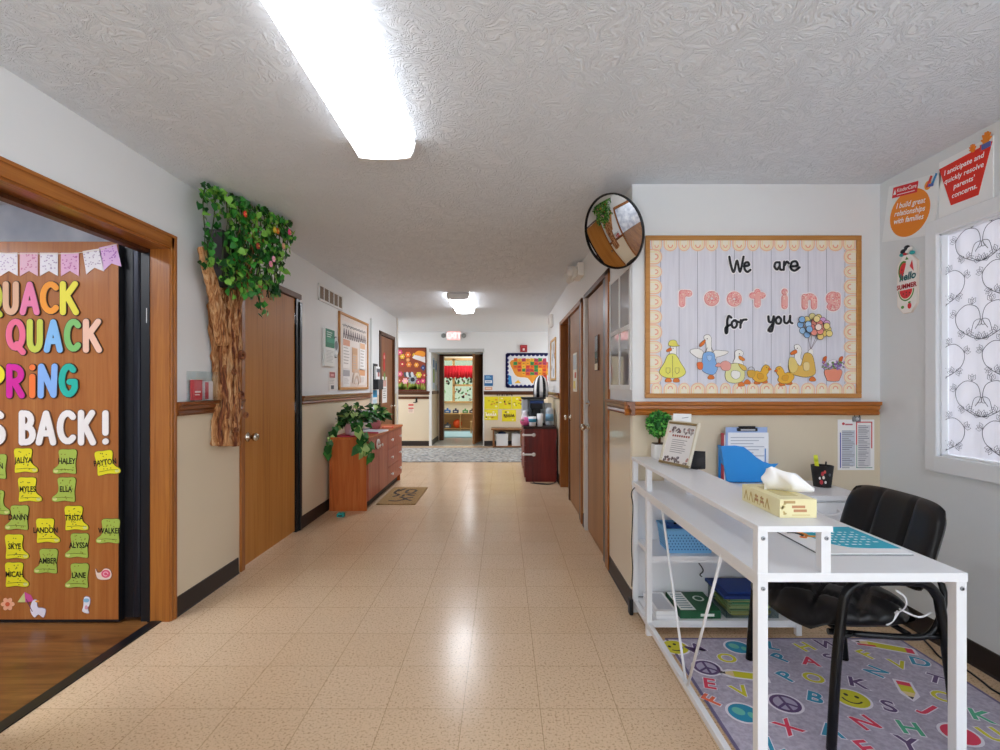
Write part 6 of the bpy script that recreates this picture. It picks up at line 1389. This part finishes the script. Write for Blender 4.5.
def pencil(zx, zy, rot, L=.15):
    x, y = rp(zx, zy); c, q = math.cos(rot), math.sin(rot); T = lambda L_: [(x+a*c-b*q, y+a*q+b*c) for a, b in L_]
    h = .024; mb.m(RC['c']).prism(T([(-L/2-.012, -h-.01), (L/2, -h-.01), (L/2+.05, 0), (L/2, h+.01), (-L/2-.012, h+.01)]), .0082, .0084); mb.m(RC['y']).prism(T([(-L/2, -h), (L/2-.02, -h), (L/2-.02, h), (-L/2, h)]), .0084, .0087)
    mb.m(RC['r']).prism(T([(-L/2, -h), (-L/2+.03, -h), (-L/2+.03, h), (-L/2, h)]), .0087, .009); mb.m('#e9d29a').prism(T([(L/2-.02, -h), (L/2+.035, 0), (L/2-.02, h)]), .0084, .0087); mb.m('#2a2430').prism(T([(L/2+.015, -.01), (L/2+.035, 0), (L/2+.015, .01)]), .0087, .009)
pencil(335, 515, 2.9); pencil(705, 440, 2.7, .2); pencil(753, 548, -2.0, .1)
part(mb, 'pile', t)

# ------------------------------------------------------------------ white L-shaped desk
DT = .740; HT = .876
t = thing('desk', 'white L shaped desk with metal legs, raised hutch shelf and cross braces', 'desk', (1.035, 2.16, 0))
mb = MB(M_DESK); mb.box(.732, 1.337, 1.448, 2.87, DT-.026, DT, .002); mb.box(1.337, 1.79, 2.47, 2.87, DT-.026, DT, .002); part(mb, 'desktop', t)
mb = MB(M_DESK); mb.box(.732, .948, 1.446, 2.872, HT-.018, HT, .002); part(mb, 'hutch_top', t)
def bolt(mb, x, y, z, ax):
    mb.m('#a9acb2'); mb.lathe([(.006, 0), (.006, -.003), (.004, -.0045), (.001, -.0045)], 10, (x, y, z), ax); mb.m('#55585e').lathe([(.0025, -.0048), (.001, -.0048)], 6, (x, y, z), ax); mb.m(M_DESK)
def post(x, y, z0, z1, nm='leg', s=.03):
    mb = MB(M_DESK); mb.box(x, x+s, y, y+s, z0, z1, .0015)
    if y < 1.6:
        bolt(mb, x+s/2, y-.0003, min(z1-.018, HT-.035), 'Y')
        if z0 < .01: bolt(mb, x+s/2, y-.0003, DT-.045, 'Y')
    return part(mb, nm, t, recalc=True)
post(.733, 1.45, 0, HT-.018); post(1.305, 1.45, .0085, DT-.026); post(.735, 2.575, 0, HT-.018, s=.028); post(.735, 2.842, 0, HT-.018, s=.028); post(1.50, 2.575, 0, DT-.026, s=.028); post(1.752, 2.842, 0, DT-.026, s=.028)
for y in (1.45, 2.50, 2.842): post(.916, y, DT, HT-.018, 'hutch_post', .028)
mb = MB(M_DESK); mb.box(.736, .760, 1.48, 2.842, .045, .07, .002); part(mb, 'floor_stretcher', t)
mb = MB(M_DESK); mb.box(.74, .762, 1.48, 2.842, DT-.046, DT-.026); mb.box(1.308, 1.33, 1.48, 2.575, DT-.046, DT-.026); part(mb, 'under_frame', t)
for (ya, za), (yb, zb) in (((2.36, DT-.03), (2.05, .07)), ((1.71, DT-.03), (2.03, .07))):
    mb = MB(M_DESK); mb.tube([(.744, ya, za), (.744, yb, zb)], .0055, 8); part(mb, 'cross_brace', t)
for z in (.385, .055):
    mb = MB(M_DESK); mb.box(.763, 1.50, 2.577, 2.868, z, z+.022, .002); mb.box(.763, 1.50, 2.577, 2.593, z-.012, z, .001); part(mb, 'shelf', t)
mb = MB(M_DESK); mb.box(.763, 1.50, 2.868, 2.874, .08, DT-.03); part(mb, 'back_panel', t)
mb = MB(M_DESK); mb.box(1.38, 1.775, 2.49, 2.86, .49, DT-.028); part(mb, 'drawer_case', t)
mb = MB(M_DESK); mb.box(1.375, 1.78, 2.468, 2.488, .60, DT-.034, .002); d = part(mb, 'drawer', t)
mb = MB('#e9e9ec'); mb.tube(spline([(1.53, 2.468, .672), (1.53, 2.446, .665), (1.55, 2.442, .655), (1.585, 2.44, .651), (1.62, 2.442, .655), (1.64, 2.446, .665), (1.64, 2.468, .672)], 4), .006, 8); mb.build('handle', d)
mb = MB(M_DESK); mb.box(1.375, 1.78, 2.468, 2.488, .485, .594, .002); d = part(mb, 'drawer', t)

# ------------------------------------------------------------------ black office chair
cx, cy = 1.37, 2.05
t = thing('office_chair', 'black padded armchair with tubular legs pulled up to the white desk', 'chair', (cx, cy, 0))
M_VINYL = col('#0f0f12', .34); M_TUBE = col('#101114', .25, .2)
mb = MB(M_VINYL); n = 34; NX, NY = .24, .262
def seatz(u, v):
    e = (abs(u)**4+abs(v)**4); h = max(1-e, 0)**.42
    c = 0
    for a, b, d in ((1, 1, .0), (1, -1, .0), (1, 1, .75), (1, 1, -.75), (1, -1, .75), (1, -1, -.75)):
        q = (a*u+b*v-d)/1.414; c += math.exp(-(q/.045)**2)
    return h, min(c, 1.2)
top, bot = {}, {}
for i in range(n+1):
    for j in range(n+1):
        u, v = -1+2*i/n, -1+2*j/n
        uu, vv = u*math.sqrt(max(1-.36*v*v*abs(v), 0)), v*math.sqrt(max(1-.30*u*u*abs(u), 0))
        h, c = seatz(u, v); drop = .035*max(0, (-u-.55)/.45)**2
        top[i, j] = mb.v((uu*NX-.06, vv*NY, .430+.060*h-.024*c*h-drop)); bot[i, j] = mb.v((uu*NX*.97-.06, vv*NY*.97, .430-.030*h**.8-drop))
for i in range(n):
    for j in range(n):
        mb.f([top[i, j], top[i+1, j], top[i+1, j+1], top[i, j+1]], True); mb.f([bot[i, j], bot[i, j+1], bot[i+1, j+1], bot[i+1, j]], True)
for k in range(n):
    for a, b in (((k, 0), (k+1, 0)), ((n, k), (n, k+1)), ((k+1, n), (k, n)), ((0, k+1), (0, k))): mb.f([top[a], bot[a], bot[b], top[b]], True)
mb.build('seat', t, recalc=True)
mb = MB(M_VINYL); m_, n = 30, 34; fa, ba = {}, {}
for i in range(m_+1):
    for j in range(n+1):
        u, v = -1+2*i/m_, -1+2*j/n     # u up, v across
        uu, vv = u*math.sqrt(max(1-.22*abs(v)**5, 0)), v*math.sqrt(max(1-.16*abs(u)**5, 0))
        e = max(1-(abs(u)**6+abs(v)**6), 0)**.4
        c = math.exp(-((abs(v)-.36)/.035)**2)+(math.exp(-((u+.30)/.05)**2))
        z = .675+.165*uu; y = .025+.255*vv; x = .232+.05*uu-.035*vv*vv
        fa[i, j] = mb.v((x-.030*e+.016*c*e, y, z)); ba[i, j] = mb.v((x+.028*e, y, z))
for i in range(m_):
    for j in range(n):
        mb.f([fa[i, j], fa[i, j+1], fa[i+1, j+1], fa[i+1, j]], True); mb.f([ba[i, j], ba[i+1, j], ba[i+1, j+1], ba[i, j+1]], True)
for k in range(n): mb.f([fa[0, k], ba[0, k], ba[0, k+1], fa[0, k+1]], True); mb.f([fa[m_, k], fa[m_, k+1], ba[m_, k+1], ba[m_, k]], True)
for k in range(m_): mb.f([fa[k, 0], fa[k+1, 0], ba[k+1, 0], ba[k, 0]], True); mb.f([fa[k, n], ba[k, n], ba[k+1, n], fa[k+1, n]], True)
mb.build('backrest', t, recalc=True)
for s in (-1, 1):
    y = s*.283
    mb = MB(M_TUBE); mb.tube(spline([(-.225, s*.292, .0085), (-.205, s*.288, .30), (-.18, y, .50), (-.168, y, .55), (-.13, y, .585), (-.06, y, .594), (.04, y, .594), (.11, y, .584), (.15, y, .545), (.165, y, .49), (.195, s*.288, .25), (.218, s*.292, .0085)], 6), .0165, 12); mb.build('side_frame', t)
    mb = MB(M_VINYL); mb.box(-.13, .10, y-.024, y+.024, .603, .626, .010, 3); mb.build('armrest', t)
    mb = MB(M_TUBE); mb.tube(spline([(-.20, s*.235, .395), (-.05, s*.25, .388), (.10, s*.265, .388), (.15, s*.266, .41), (.185, s*.262, .47), (.205, s*.25, .53), (.215, s*.225, .57)], 6), .011, 10); mb.tube([(-.10, s*.24, .39), (-.19, s*.286, .40)], .009, 8); mb.tube([(.10, s*.26, .39), (.178, s*.286, .40)], .009, 8); mb.build('seat_rail', t)
mb = MB(M_TUBE)
for x in (-.15, .08): mb.tube([(x, -.25, .39), (x, .25, .39)], .010, 8)
mb.build('stretcher', t)
mb = MB('#e9e9ee'); P = spline([(.02, -.21, .445), (.05, -.245, .47), (.06, -.262, .50), (.055, -.262, .53), (.03, -.25, .55)], 4); mb.tube(P, .006, 6, flat=.4); P = spline([(.05, -.24, .47), (.02, -.25, .44), (-.01, -.262, .43)], 4); mb.tube(P, .006, 6, flat=.4); mb.tube(spline([(.05, -.245, .48), (.11, -.255, .455), (.16, -.25, .47)], 4), .0035, 6)
mb.build('tag_string', t)

# ------------------------------------------------------------------ things on the hutch and desktop
t = thing('topiary', 'small round topiary in a white pot at the far end of the hutch shelf', 'plant', (.868, 2.80, HT))
mb = MB('#ecebe8'); mb.box(-.038, .038, -.038, .038, 0, .082, .012, 3); mb.build('pot', t)
mb = MB('#4a3524'); mb.box(-.032, .032, -.032, .032, .080, .085); mb.build('soil', t)
mb = MB('#6a4428'); mb.tube([(0, 0, .08), (.003, 0, .13), (0, 0, .17)], .007, 8); mb.build('stem', t)
mb = MB('#2f7a2c'); rnd = random.Random(1); mb.m('#1d5420').ball((0, 0, .19), .062, 14, 10)
for i in range(420):
    d = Vector((rnd.gauss(0, 1), rnd.gauss(0, 1), rnd.gauss(0, 1))).normalized(); mb.m(rnd.choice(('#2f7a2c', '#3f9a38', '#55b048', '#24642a', '#7cc85a')))
    mb.leaf(Vector((0, 0, .19))+d*.060, d+Vector((rnd.uniform(-.8, .8), rnd.uniform(-.8, .8), rnd.uniform(-.8, .8))), d, rnd.uniform(.016, .026), .009)
mb.build('foliage', t)
# framed notice, leaning back
A_, B_ = Vector((.82, 2.62)), Vector((.90, 2.42)); dr = (B_-A_).normalized(); mid_ = (A_+B_)/2
ang = math.atan2(dr.y, dr.x)
t = thing('photo_frame', 'tilted gold edged frame with a printed notice on the hutch shelf', 'picture frame', (mid_.x, mid_.y, HT), (0, 0, ang))
tilt = Matrix.Rotation(math.radians(-17), 4, 'X') @ Matrix.Rotation(PI/2, 4, 'X'); w2, hh = .107, .225
mb = MB('#d8d0bd'); mb.T = Matrix.Translation((0, 0, .004)) @ tilt @ Matrix.Translation((0, hh/2, 0)); frame4(mb, w2, hh/2, .011, .016, .002); mb.m('#8a7650').box(-w2, w2, -hh/2-.001, -hh/2+.012, .004, .0175, .002); mb.box(-w2+.008, w2-.008, hh/2-.016, hh/2-.006, .004, .0175, .002); mb.build('frame', t)
mb = MB('#e9e6e4'); mb.T = Matrix.Translation((0, 0, .004)) @ tilt @ Matrix.Translation((0, hh/2, 0)); mb.box(-w2+.008, w2-.008, -hh/2+.008, hh/2-.008, .002, .008); rnd = random.Random(9)
for y0 in (.065, -.085):
    for i in range(26): mb.m(rnd.choice(('#6a5a5a', '#c98a80', '#8a7a7a', '#a9a0a0', '#5a5560'))).ell(rnd.uniform(-.085, .085), y0+rnd.uniform(-.012, .014), rnd.uniform(.004, .008), rnd.uniform(.006, .012), .008, .0006, 8, rnd.uniform(0, 3))
mb.m('#a0564a')
for i in range(8): mb.rect(-.06+i*.016, .032, -.06+i*.016+.011, .042, .008, .0006)
lines(mb, -.055, .055, .018, -.055, 7, .008, '#a5a0a2'); mb.build('printed_notice', t)
mb = MB('#26262a'); mb.T = Matrix.Translation((.07, .05, .0)); mb.prism([(-.03, -.03), (.045, -.02), (.05, .03), (-.02, .03)], 0, .004); mb.poly([(-.03, -.03, .004), (.045, .03, .004), (.05, .03, .06), (.01, -.01, .09)]); mb.prism([(.0, -.01), (.05, .03), (.045, .036), (-.005, -.004)], .004, .085); mb.build('easel_back', t)
mb = MB('#f2f1f0'); mb.T = Matrix.Rotation(math.radians(-8), 4, 'X') @ Matrix.Rotation(PI/2, 4, 'X'); mb.box(-.045, .045, 0, .258, 0, .002); mb.m('#8f8f98'); mb.stroke([(0, .235), (.03, .24)], .0015, .002); mb.m('#b9b0b4').rect(-.035, .205, .03, .209, .002)
tag(mb.build('card', loc=(.93, 2.625, HT), rot=(0, 0, ang+.75)), 'white card standing behind the gold edged frame beside the topiary', 'card')
# tissue box
t = thing('tissue_box', 'pale yellow tissue box with a white tissue pulled up on the hutch shelf', 'tissue box', (.90, 1.657, HT))
M_TB = col('#e9dfb0', .5); mb = MB(M_TB); a, b, h = .0565, .122, .057; mb.box(-a, a, -b, b, 0, h, .002)
mb.m('#c9a86a'); rnd = random.Random(7)
mb.T = Matrix.Translation((-a-.0003, 0, 0)) @ Matrix(((0, 0, -1), (-1, 0, 0), (0, 1, 0))).to_4x4()
for i in range(5):
    x = .09-i*.035; mb.m('#c3a35c'); mb.stroke([(-x-.012, .012), (-x, .042), (-x+.012, .012)], .0018, 0, .0004)
    if i in (2, 3): mb.m('#c08a70'); mb.rect(-x-.012, .02, -x+.012, .028, 0, .0004); mb.rect(-x-.01, .034, -x+.01, .039, 0, .0004)
mb.T = Matrix.Translation((0, -b-.0003, 0)) @ Matrix.Rotation(PI/2, 4, 'X')
mb.m('#b99a66').rect(-.045, .044, -.01, .052, 0, .0004); mb.m('#c08a62'); mb.rect(-.02, .03, .02, .038, 0, .0004); mb.rect(-.015, .018, .025, .026, 0, .0004); mb.m('#cdb67a')
for i in range(6): mb.ell(rnd.uniform(-.05, -.03), rnd.uniform(.01, .05), .006, .003, 0, .0004, 8, rnd.uniform(0, 3))
mb.rect(-.02, .008, .035, .010, 0, .0004); mb.T = None
mb.m('#cdbf8a').box(-.028, .028, -.075, .075, h, h+.0006); mb.build('box', t)
mb = MB('#f6f6f8'); n = 18; g = {}
BOT = spline([(-.030, .02, .056), (-.01, .03, .054), (.012, .02, .054), (.028, .0, .056)], 6)
TOP = spline([(-.036, .0, .132), (-.006, -.03, .136), (.045, -.045, .112), (.112, -.03, .074)], 6)
MID = spline([(-.048, .01, .096), (-.014, -.035, .090), (.036, -.075, .078), (.085, -.06, .058)], 6)
for i in range(n+1):
    for j in range(n+1):
        v = j/n; b, m_, t_ = BOT[i], MID[i], TOP[i]; q = b*(1-v)*(1-v)+m_*2*v*(1-v)+t_*v*v
        g[i, j] = mb.v((q.x+.004*math.sin(v*9+i*.5), q.y+.010*math.sin(i*.9+v*3)*v, max(q.z+.005*math.sin(i*.7+v*6)*v, .054)))
for i in range(n):
    for j in range(n): mb.f([g[i, j], g[i+1, j], g[i+1, j+1], g[i, j+1]], True)
o = mb.build('tissue', t); sd = o.modifiers.new('thickness', 'SOLIDIFY'); sd.thickness = .0015
# blue file holder and clipboard
YH = 2.80
t = thing('file_holder', 'bright blue plastic file holder standing on the desk against the beige wall', 'file holder', (1.32, 2.79, DT))
BL = col('#2f95e6', .3); mb = MB(BL)
prof = [(721, 446), (735, 445.5), (744, 447), (750, 451.5), (756, 457), (763, 461.5), (771, 464), (778.5, 463.5), (773, 469), (769, 473), (770.5, 477), (768, 484.5), (764, 491), (727, 491)]
PP = [fr(a, b, YH) for a, b in prof]; PP[-1] = (PP[-1][0], DT+.003); PP[-2] = (PP[-2][0], DT+.003)
mb.T = Matrix.Rotation(PI/2, 4, 'X'); mb.prism(PP, -YH-.004, -YH); mb.T = None
xl, xr = PP[0][0], fr(766, 480, YH)[0]; zt = PP[0][1]
mb.box(xl+.012, xr, YH, 2.855, DT+.002, DT+.006); mb.box(xl+.008, xr-.004, 2.850, 2.855, DT+.006, zt+.0)
for pa, pb in (((xl, zt), (PP[-1][0], DT+.003)), ((xr-.004, DT+.19), (xr-.006, DT+.003))):
    mb.poly([(pa[0], YH, pa[1]), (pa[0]+.003, 2.853, pa[1]), (pb[0]+.003, 2.853, pb[1]), (pb[0], YH, pb[1])]); mb.poly([(pb[0]+.004, YH, pb[1]), (pb[0]+.007, 2.853, pb[1]), (pa[0]+.007, 2.853, pa[1]), (pa[0]+.004, YH, pa[1])])
part(mb, 'holder', t)
x0, z1 = fr(725, 427, 2.82); x1, z0 = fr(766.5, 466, 2.82)
t = thing('clipboard', 'pale blue clipboard with printed sheets standing in the blue file holder', 'clipboard', ((x0+x1)/2, 2.81, DT+.008))
w2 = (x1-x0)/2; hh = z1-DT-.008
mb = MB('#9fb6e2'); mb.box(-w2, w2, 0, .004, 0, hh, .0015); mb.build('board', t)
mb = MB('#eef0f6'); mb.box(-w2+.012, w2+.004, -.004, 0, 0, hh-.03); mb.m('#b8bccb')
for k in range(11): mb.box(-w2+.025, w2-.02-.03*(k % 3), -.0045, -.004, hh-.06-k*.017, hh-.055-k*.017)
mb.build('sheets', t)
mb = MB('#17181c'); mb.box(-.055, .055, -.016, .004, hh-.022, hh-.004, .004); mb.box(-.045, .045, -.012, .006, hh-.006, hh+.006, .003); mb.m('#b9bcc2').box(-.04, .04, -.017, -.015, hh-.018, hh-.010); mb.build('clip', t)
mb = MB('#c7505c'); mb.box(x0-.012, x0-.008, 2.812, 2.845, DT+.008, z1-.035); mb.m('#e9e9ee').box(x0-.008, x0-.002, 2.812, 2.845, DT+.008, z1-.045)
tag(mb.build('folder'), 'thin red and white folder at the left edge of the blue file holder', 'folder')
# pen cup
t = thing('pen_cup', 'black pen cup with red and white print on the desk return', 'cup', (1.71, 2.70, DT))
mb = MB('#1b1a1c'); mb.lathe([(.042, 0), (.042, .004), (.054, .113), (.050, .113), (.040, .008), (.001, .007)], 26)
for a, z, c, r in ((-2.2, .03, '#c23a44', .010), (-2.0, .055, '#e9e2da', .007), (-1.8, .03, '#e8e8e8', .006), (-2.1, .075, '#c23a44', .009), (-1.9, .085, '#d9564e', .007), (-2.35, .05, '#e9e9e9', .006), (-1.4, .07, '#5a5a60', .006)):
    R_ = .0425+.0108*z/.1; mb.m(c).ball((R_*math.cos(a), R_*math.sin(a), z), (r, r*.4, r*1.3), 8, 6)
mb.build('cup_body', t)
def pen(x, y, lean, L, r, c, tip, lab, nm='pen', cat='pen'):
    mb = MB(c); d = Vector((lean[0], lean[1], 1)).normalized(); p = Vector((1.71+x, 2.70+y, DT+.012)); mb.tube([p, p+d*L*.8], r, 10); mb.m(tip).tube([p+d*L*.8, p+d*L], [r*1.12, r*.95], 10)
    tag(mb.build(nm), lab, cat, 'pens in the black cup')
pen(-.018, -.005, (-.15, -.02), .158, .010, '#e0e430', '#d6e040', 'yellow highlighter standing in the black pen cup', 'highlighter'); pen(-.012, .008, (-.10, .1), .135, .005, '#c23a44', '#a02a34', 'red pen standing in the black pen cup'); pen(.008, .0, (.14, .05), .122, .004, '#2a2a30', '#2a2a30', 'dark pen standing in the black pen cup')
# printed board lying on the desktop
t = thing('welcome_board', 'white printed board with a teal field and orange crescents lying on the desktop', 'sign', (1.155, 1.75, DT))
mb = MB('#f1f2f4'); mb.box(-.148, .148, -.15, .152, .0, .006, .001); mb.m('#3a3d44').box(-.148, .148, -.151, -.149, .0005, .003); mb.box(-.149, -.1475, -.15, .152, .0005, .003); mb.build('board', t)
mb = MB('#18a8c4'); mb.prism([(-.085, .152), (.148, .152), (.148, -.10), (.05, -.098), (-.01, -.09), (-.045, -.06), (-.065, -.015), (-.075, .05)], .006, .0066); mb.m('#eaf6f8')
for k in range(6):
    for i in range(7):
        xx = -.03+i*.023; mb.box(xx, xx+.006+.012*((i*7+k*3) % 5)/5, .085-k*.028-.008, .085-k*.028, .0066, .007) if xx < .12 and not (k == 5 and i > 4) else None
for c, y, r in (('#f0962c', .06, .045), ('#22242a', .058, .03)): mb.m(c).prism(arc(-.11, y, r, r, -60, 120, 12)+arc(-.12, y-.012, r*.8, r*.8, 110, -50, 12), .0068, .0074)
mb.m('#e8a03a').prism(arc(-.055, .04, .03, .022, 160, 340, 10), .0068, .0074); mb.m('#ef8430').ell(-.135, .10, .008, .014, .0062, .0008, 10); mb.ell(-.10, .02, .012, .012, .0068, .0008, 10); mb.build('printed_face', t)

# ------------------------------------------------------------------ on the shelves under the desk
t = thing('basket', 'light blue plastic basket on the middle shelf under the desk', 'basket', (.975, 2.70, .407))
mb = MB('#74b2e2'); a, b, h = .125, .085, .125
def wall_(p, q, inward):
    p, q = Vector(p), Vector(q); n_ = 7
    mb.poly([p*.88, q*.88, q+Vector((0, 0, h)), p+Vector((0, 0, h))])
C4 = [Vector((-a, -b, 0)), Vector((a, -b, 0)), Vector((a, b, 0)), Vector((-a, b, 0))]
for i in range(4):
    p, q = C4[i], C4[(i+1) % 4]; pb, qb = p*.88, q*.88; pt, qt = p+Vector((0, 0, h)), q+Vector((0, 0, h))
    nr = (q-p).cross(Vector((0, 0, 1))).normalized()
    for off in (0, -.004): mb.poly([pb+nr*off, qb+nr*off, qt+nr*off, pt+nr*off])
    L = (q-p).length; nu, nv = int(L/.017), 6
    mb.m('#2e5f9a')
    for r in range(nv):
        for c_ in range(nu):
            u, v = (c_+.5+(.25 if r % 2 else -.25))/nu, .1+(r+.5)/nv*.72; ce = (pb*(1-u)+qb*u)*(1-v)+(pt*(1-u)+qt*u)*v+nr*.0006; e1 = (q-p).normalized()*.0045; e2 = (pt-pb).normalized()*.0045
            mb.poly([ce-e1, ce-e2*1.1, ce+e1, ce+e2*1.1])
    mb.m('#74b2e2')
mb.poly([c*.88 for c in C4]); mb.tube([c+Vector((0, 0, h)) for c in C4], .006, 8, closed=True)
mb.build('basket_body', t)
for i, (x, y, z, sx, sy, sz, c, lab, nm, cat) in enumerate(((-.05, .01, .004, .05, .05, .125, '#2458a8', 'dark blue pouch inside the light blue basket', 'pouch', 'pouch'), (.035, .02, .004, .022, .03, .14, '#2a2c36', 'black box sticking up in the light blue basket', 'small_box', 'box'), (.075, -.01, .004, .02, .04, .115, '#6a86b0', 'grey blue box at the right side of the light blue basket', 'small_box', 'box'))):
    mb = MB(c); mb.box(-sx/2-.012, sx/2+.012, -sy, sy*.8, 0, sz, .006); mb.m('#c9d6e8').box(-sx/2, sx/2, -sy-.0005, -sy, sz*.6, sz*.8); mb.m('#15161a').lathe([(.008, sz), (.008, sz+.008), (.001, sz+.009)], 8); tag(mb.build(nm, loc=(.975+x, 2.70+y, .407+z)), lab, cat, 'things in the light blue basket')
t = thing('game_box', 'dark green and white box lying on the bottom shelf under the desk', 'box', (1.02, 2.72, .077))
mb = MB('#1f5a38'); mb.box(-.105, .105, -.12, .12, 0, .042, .002); mb.m('#eef0ee').box(-.10, -.02, -.11, .115, .042, .0426); mb.m('#7f9aa0'); 
for k in range(7): mb.box(-.09, -.03, -.09+k*.028, -.08+k*.028, .0426, .043)
mb.m('#d8e4da').ell(.045, .03, .03, .035, .042, .0006, 16); mb.m('#1f5a38').ell(.045, .03, .02, .024, .0426, .0004, 16); mb.m('#e9efe9'); mb.box(0, .07, -.1205, -.12, .012, .026); mb.build('box_body', t)
mb = MB('#eff0f2'); mb.box(-.055, .055, -.12, .12, 0, .04, .003); mb.m('#d5d8de').box(-.056, .056, -.121, .12, .018, .02); mb.m('#c9ccd4').box(-.04, .04, -.1, .1, .04, .0404); tag(mb.build('paper_ream', loc=(.845, 2.72, .077)), 'white paper stack at the left of the bottom shelf under the desk', 'paper')
t = thing('storage_box', 'clear plastic storage box with a dark blue lid on the bottom shelf', 'storage box', (1.29, 2.722, .077))
mb = MB(glass_pane('clear_plastic', '#e6edf0')); a, b, h = .135, .115, .10
for s in (-1, 1): mb.box(s*a-.0015, s*a+.0015, -b, b, 0, h); mb.box(-a, a, s*b-.0015, s*b+.0015, 0, h)
mb.box(-a, a, -b, b, 0, .003); mb.build('tub', t)
mb = MB('#15357e'); mb.box(-a-.016, a+.016, -b-.012, b+.014, h, h+.018, .006, 3); mb.m('#1d4496').box(-a+.02, a-.02, -b+.02, b-.02, h+.018, h+.024, .003); mb.build('lid', t)
for i, (z, c, lab) in enumerate(((.006, '#d9c96a', 'yellow papers at the bottom of the clear storage box'), (.038, '#cfe08a', 'pale yellow green papers in the middle of the clear storage box'), (.066, '#6fbf7a', 'green papers at the top of the clear storage box'))):
    mb = MB(c); rnd = random.Random(i)
    for k in range(4): mb.m((c, '#e6dc8a', c, '#b9cf86')[k]).box(-.115+rnd.uniform(0, .02), .115-rnd.uniform(0, .02), -.10+rnd.uniform(0, .01), .10, k*.0068, k*.0068+.006, .001)
    tag(mb.build('paper_bundle', loc=(1.29, 2.722, .077+z)), lab, 'paper', 'papers in the clear storage box')
# cables
mb = MB('#16171b'); P = [(*fr(a, b, 2.862), 0) for a, b in ((692, 493), (672, 484), (652, 481.5), (643, 482), (638.5, 489), (637, 503), (636.3, 523), (637, 543), (634.5, 562))]
P = [(x, 2.862 if i < 5 else 2.835-.0*i, z) for i, (x, z, _) in enumerate(P)]
P = [(max(x, .70) if i > 4 else x, 2.86 if i < 4 else 2.80, z) for i, (x, _, z) in enumerate(P)]
P2 = [p if i < 4 else (XR-.018-.004*i % .01, p[1], p[2]) for i, p in enumerate(P)]
mb.tube(spline(P2+[(XR-.02, 2.80, .25), (XR-.022, 2.81, .16)], 5), .003, 6); tag(mb.build('black_cable'), 'thin black cord running from the hutch shelf down the wall corner', 'cord')
mb = MB('#1a1b20'); mb.box(XR-.036, XR-.014, 2.80, 2.845, .03, .12, .006); mb.m('#3a3c44').box(XR-.038, XR-.036, 2.81, 2.835, .05, .10); tag(mb.build('power_adapter', loc=(0, 0, -.029)), 'black power adapter on the floor at the wall corner beside the desk', 'adapter')
mb = MB('#17181b'); P = [(*pl(a, b, .005), .005) for a, b in ((921, 634), (930, 646), (940, 657), (953, 664), (968, 671), (983, 682), (1000, 694))]
P += [(2.10, 1.85, .005), (2.09, 1.4, .005)]; P = [(min(x, 2.13), y, z) for x, y, z in P]; mb.tube(spline(P, 5), .0042, 6); tag(mb.build('floor_cable'), 'black cable lying on the floor along the window wall', 'cord')
mb = MB('#17181b'); mb.tube(spline([(1.10, 2.86, .36), (1.095, 2.85, .30), (1.13, 2.845, .24), (1.11, 2.84, .215), (1.12, 2.835, .205)], 5), .003, 6); tag(mb.build('charger_cable'), 'short black cord hanging behind the dark blue lid under the desk', 'cord')
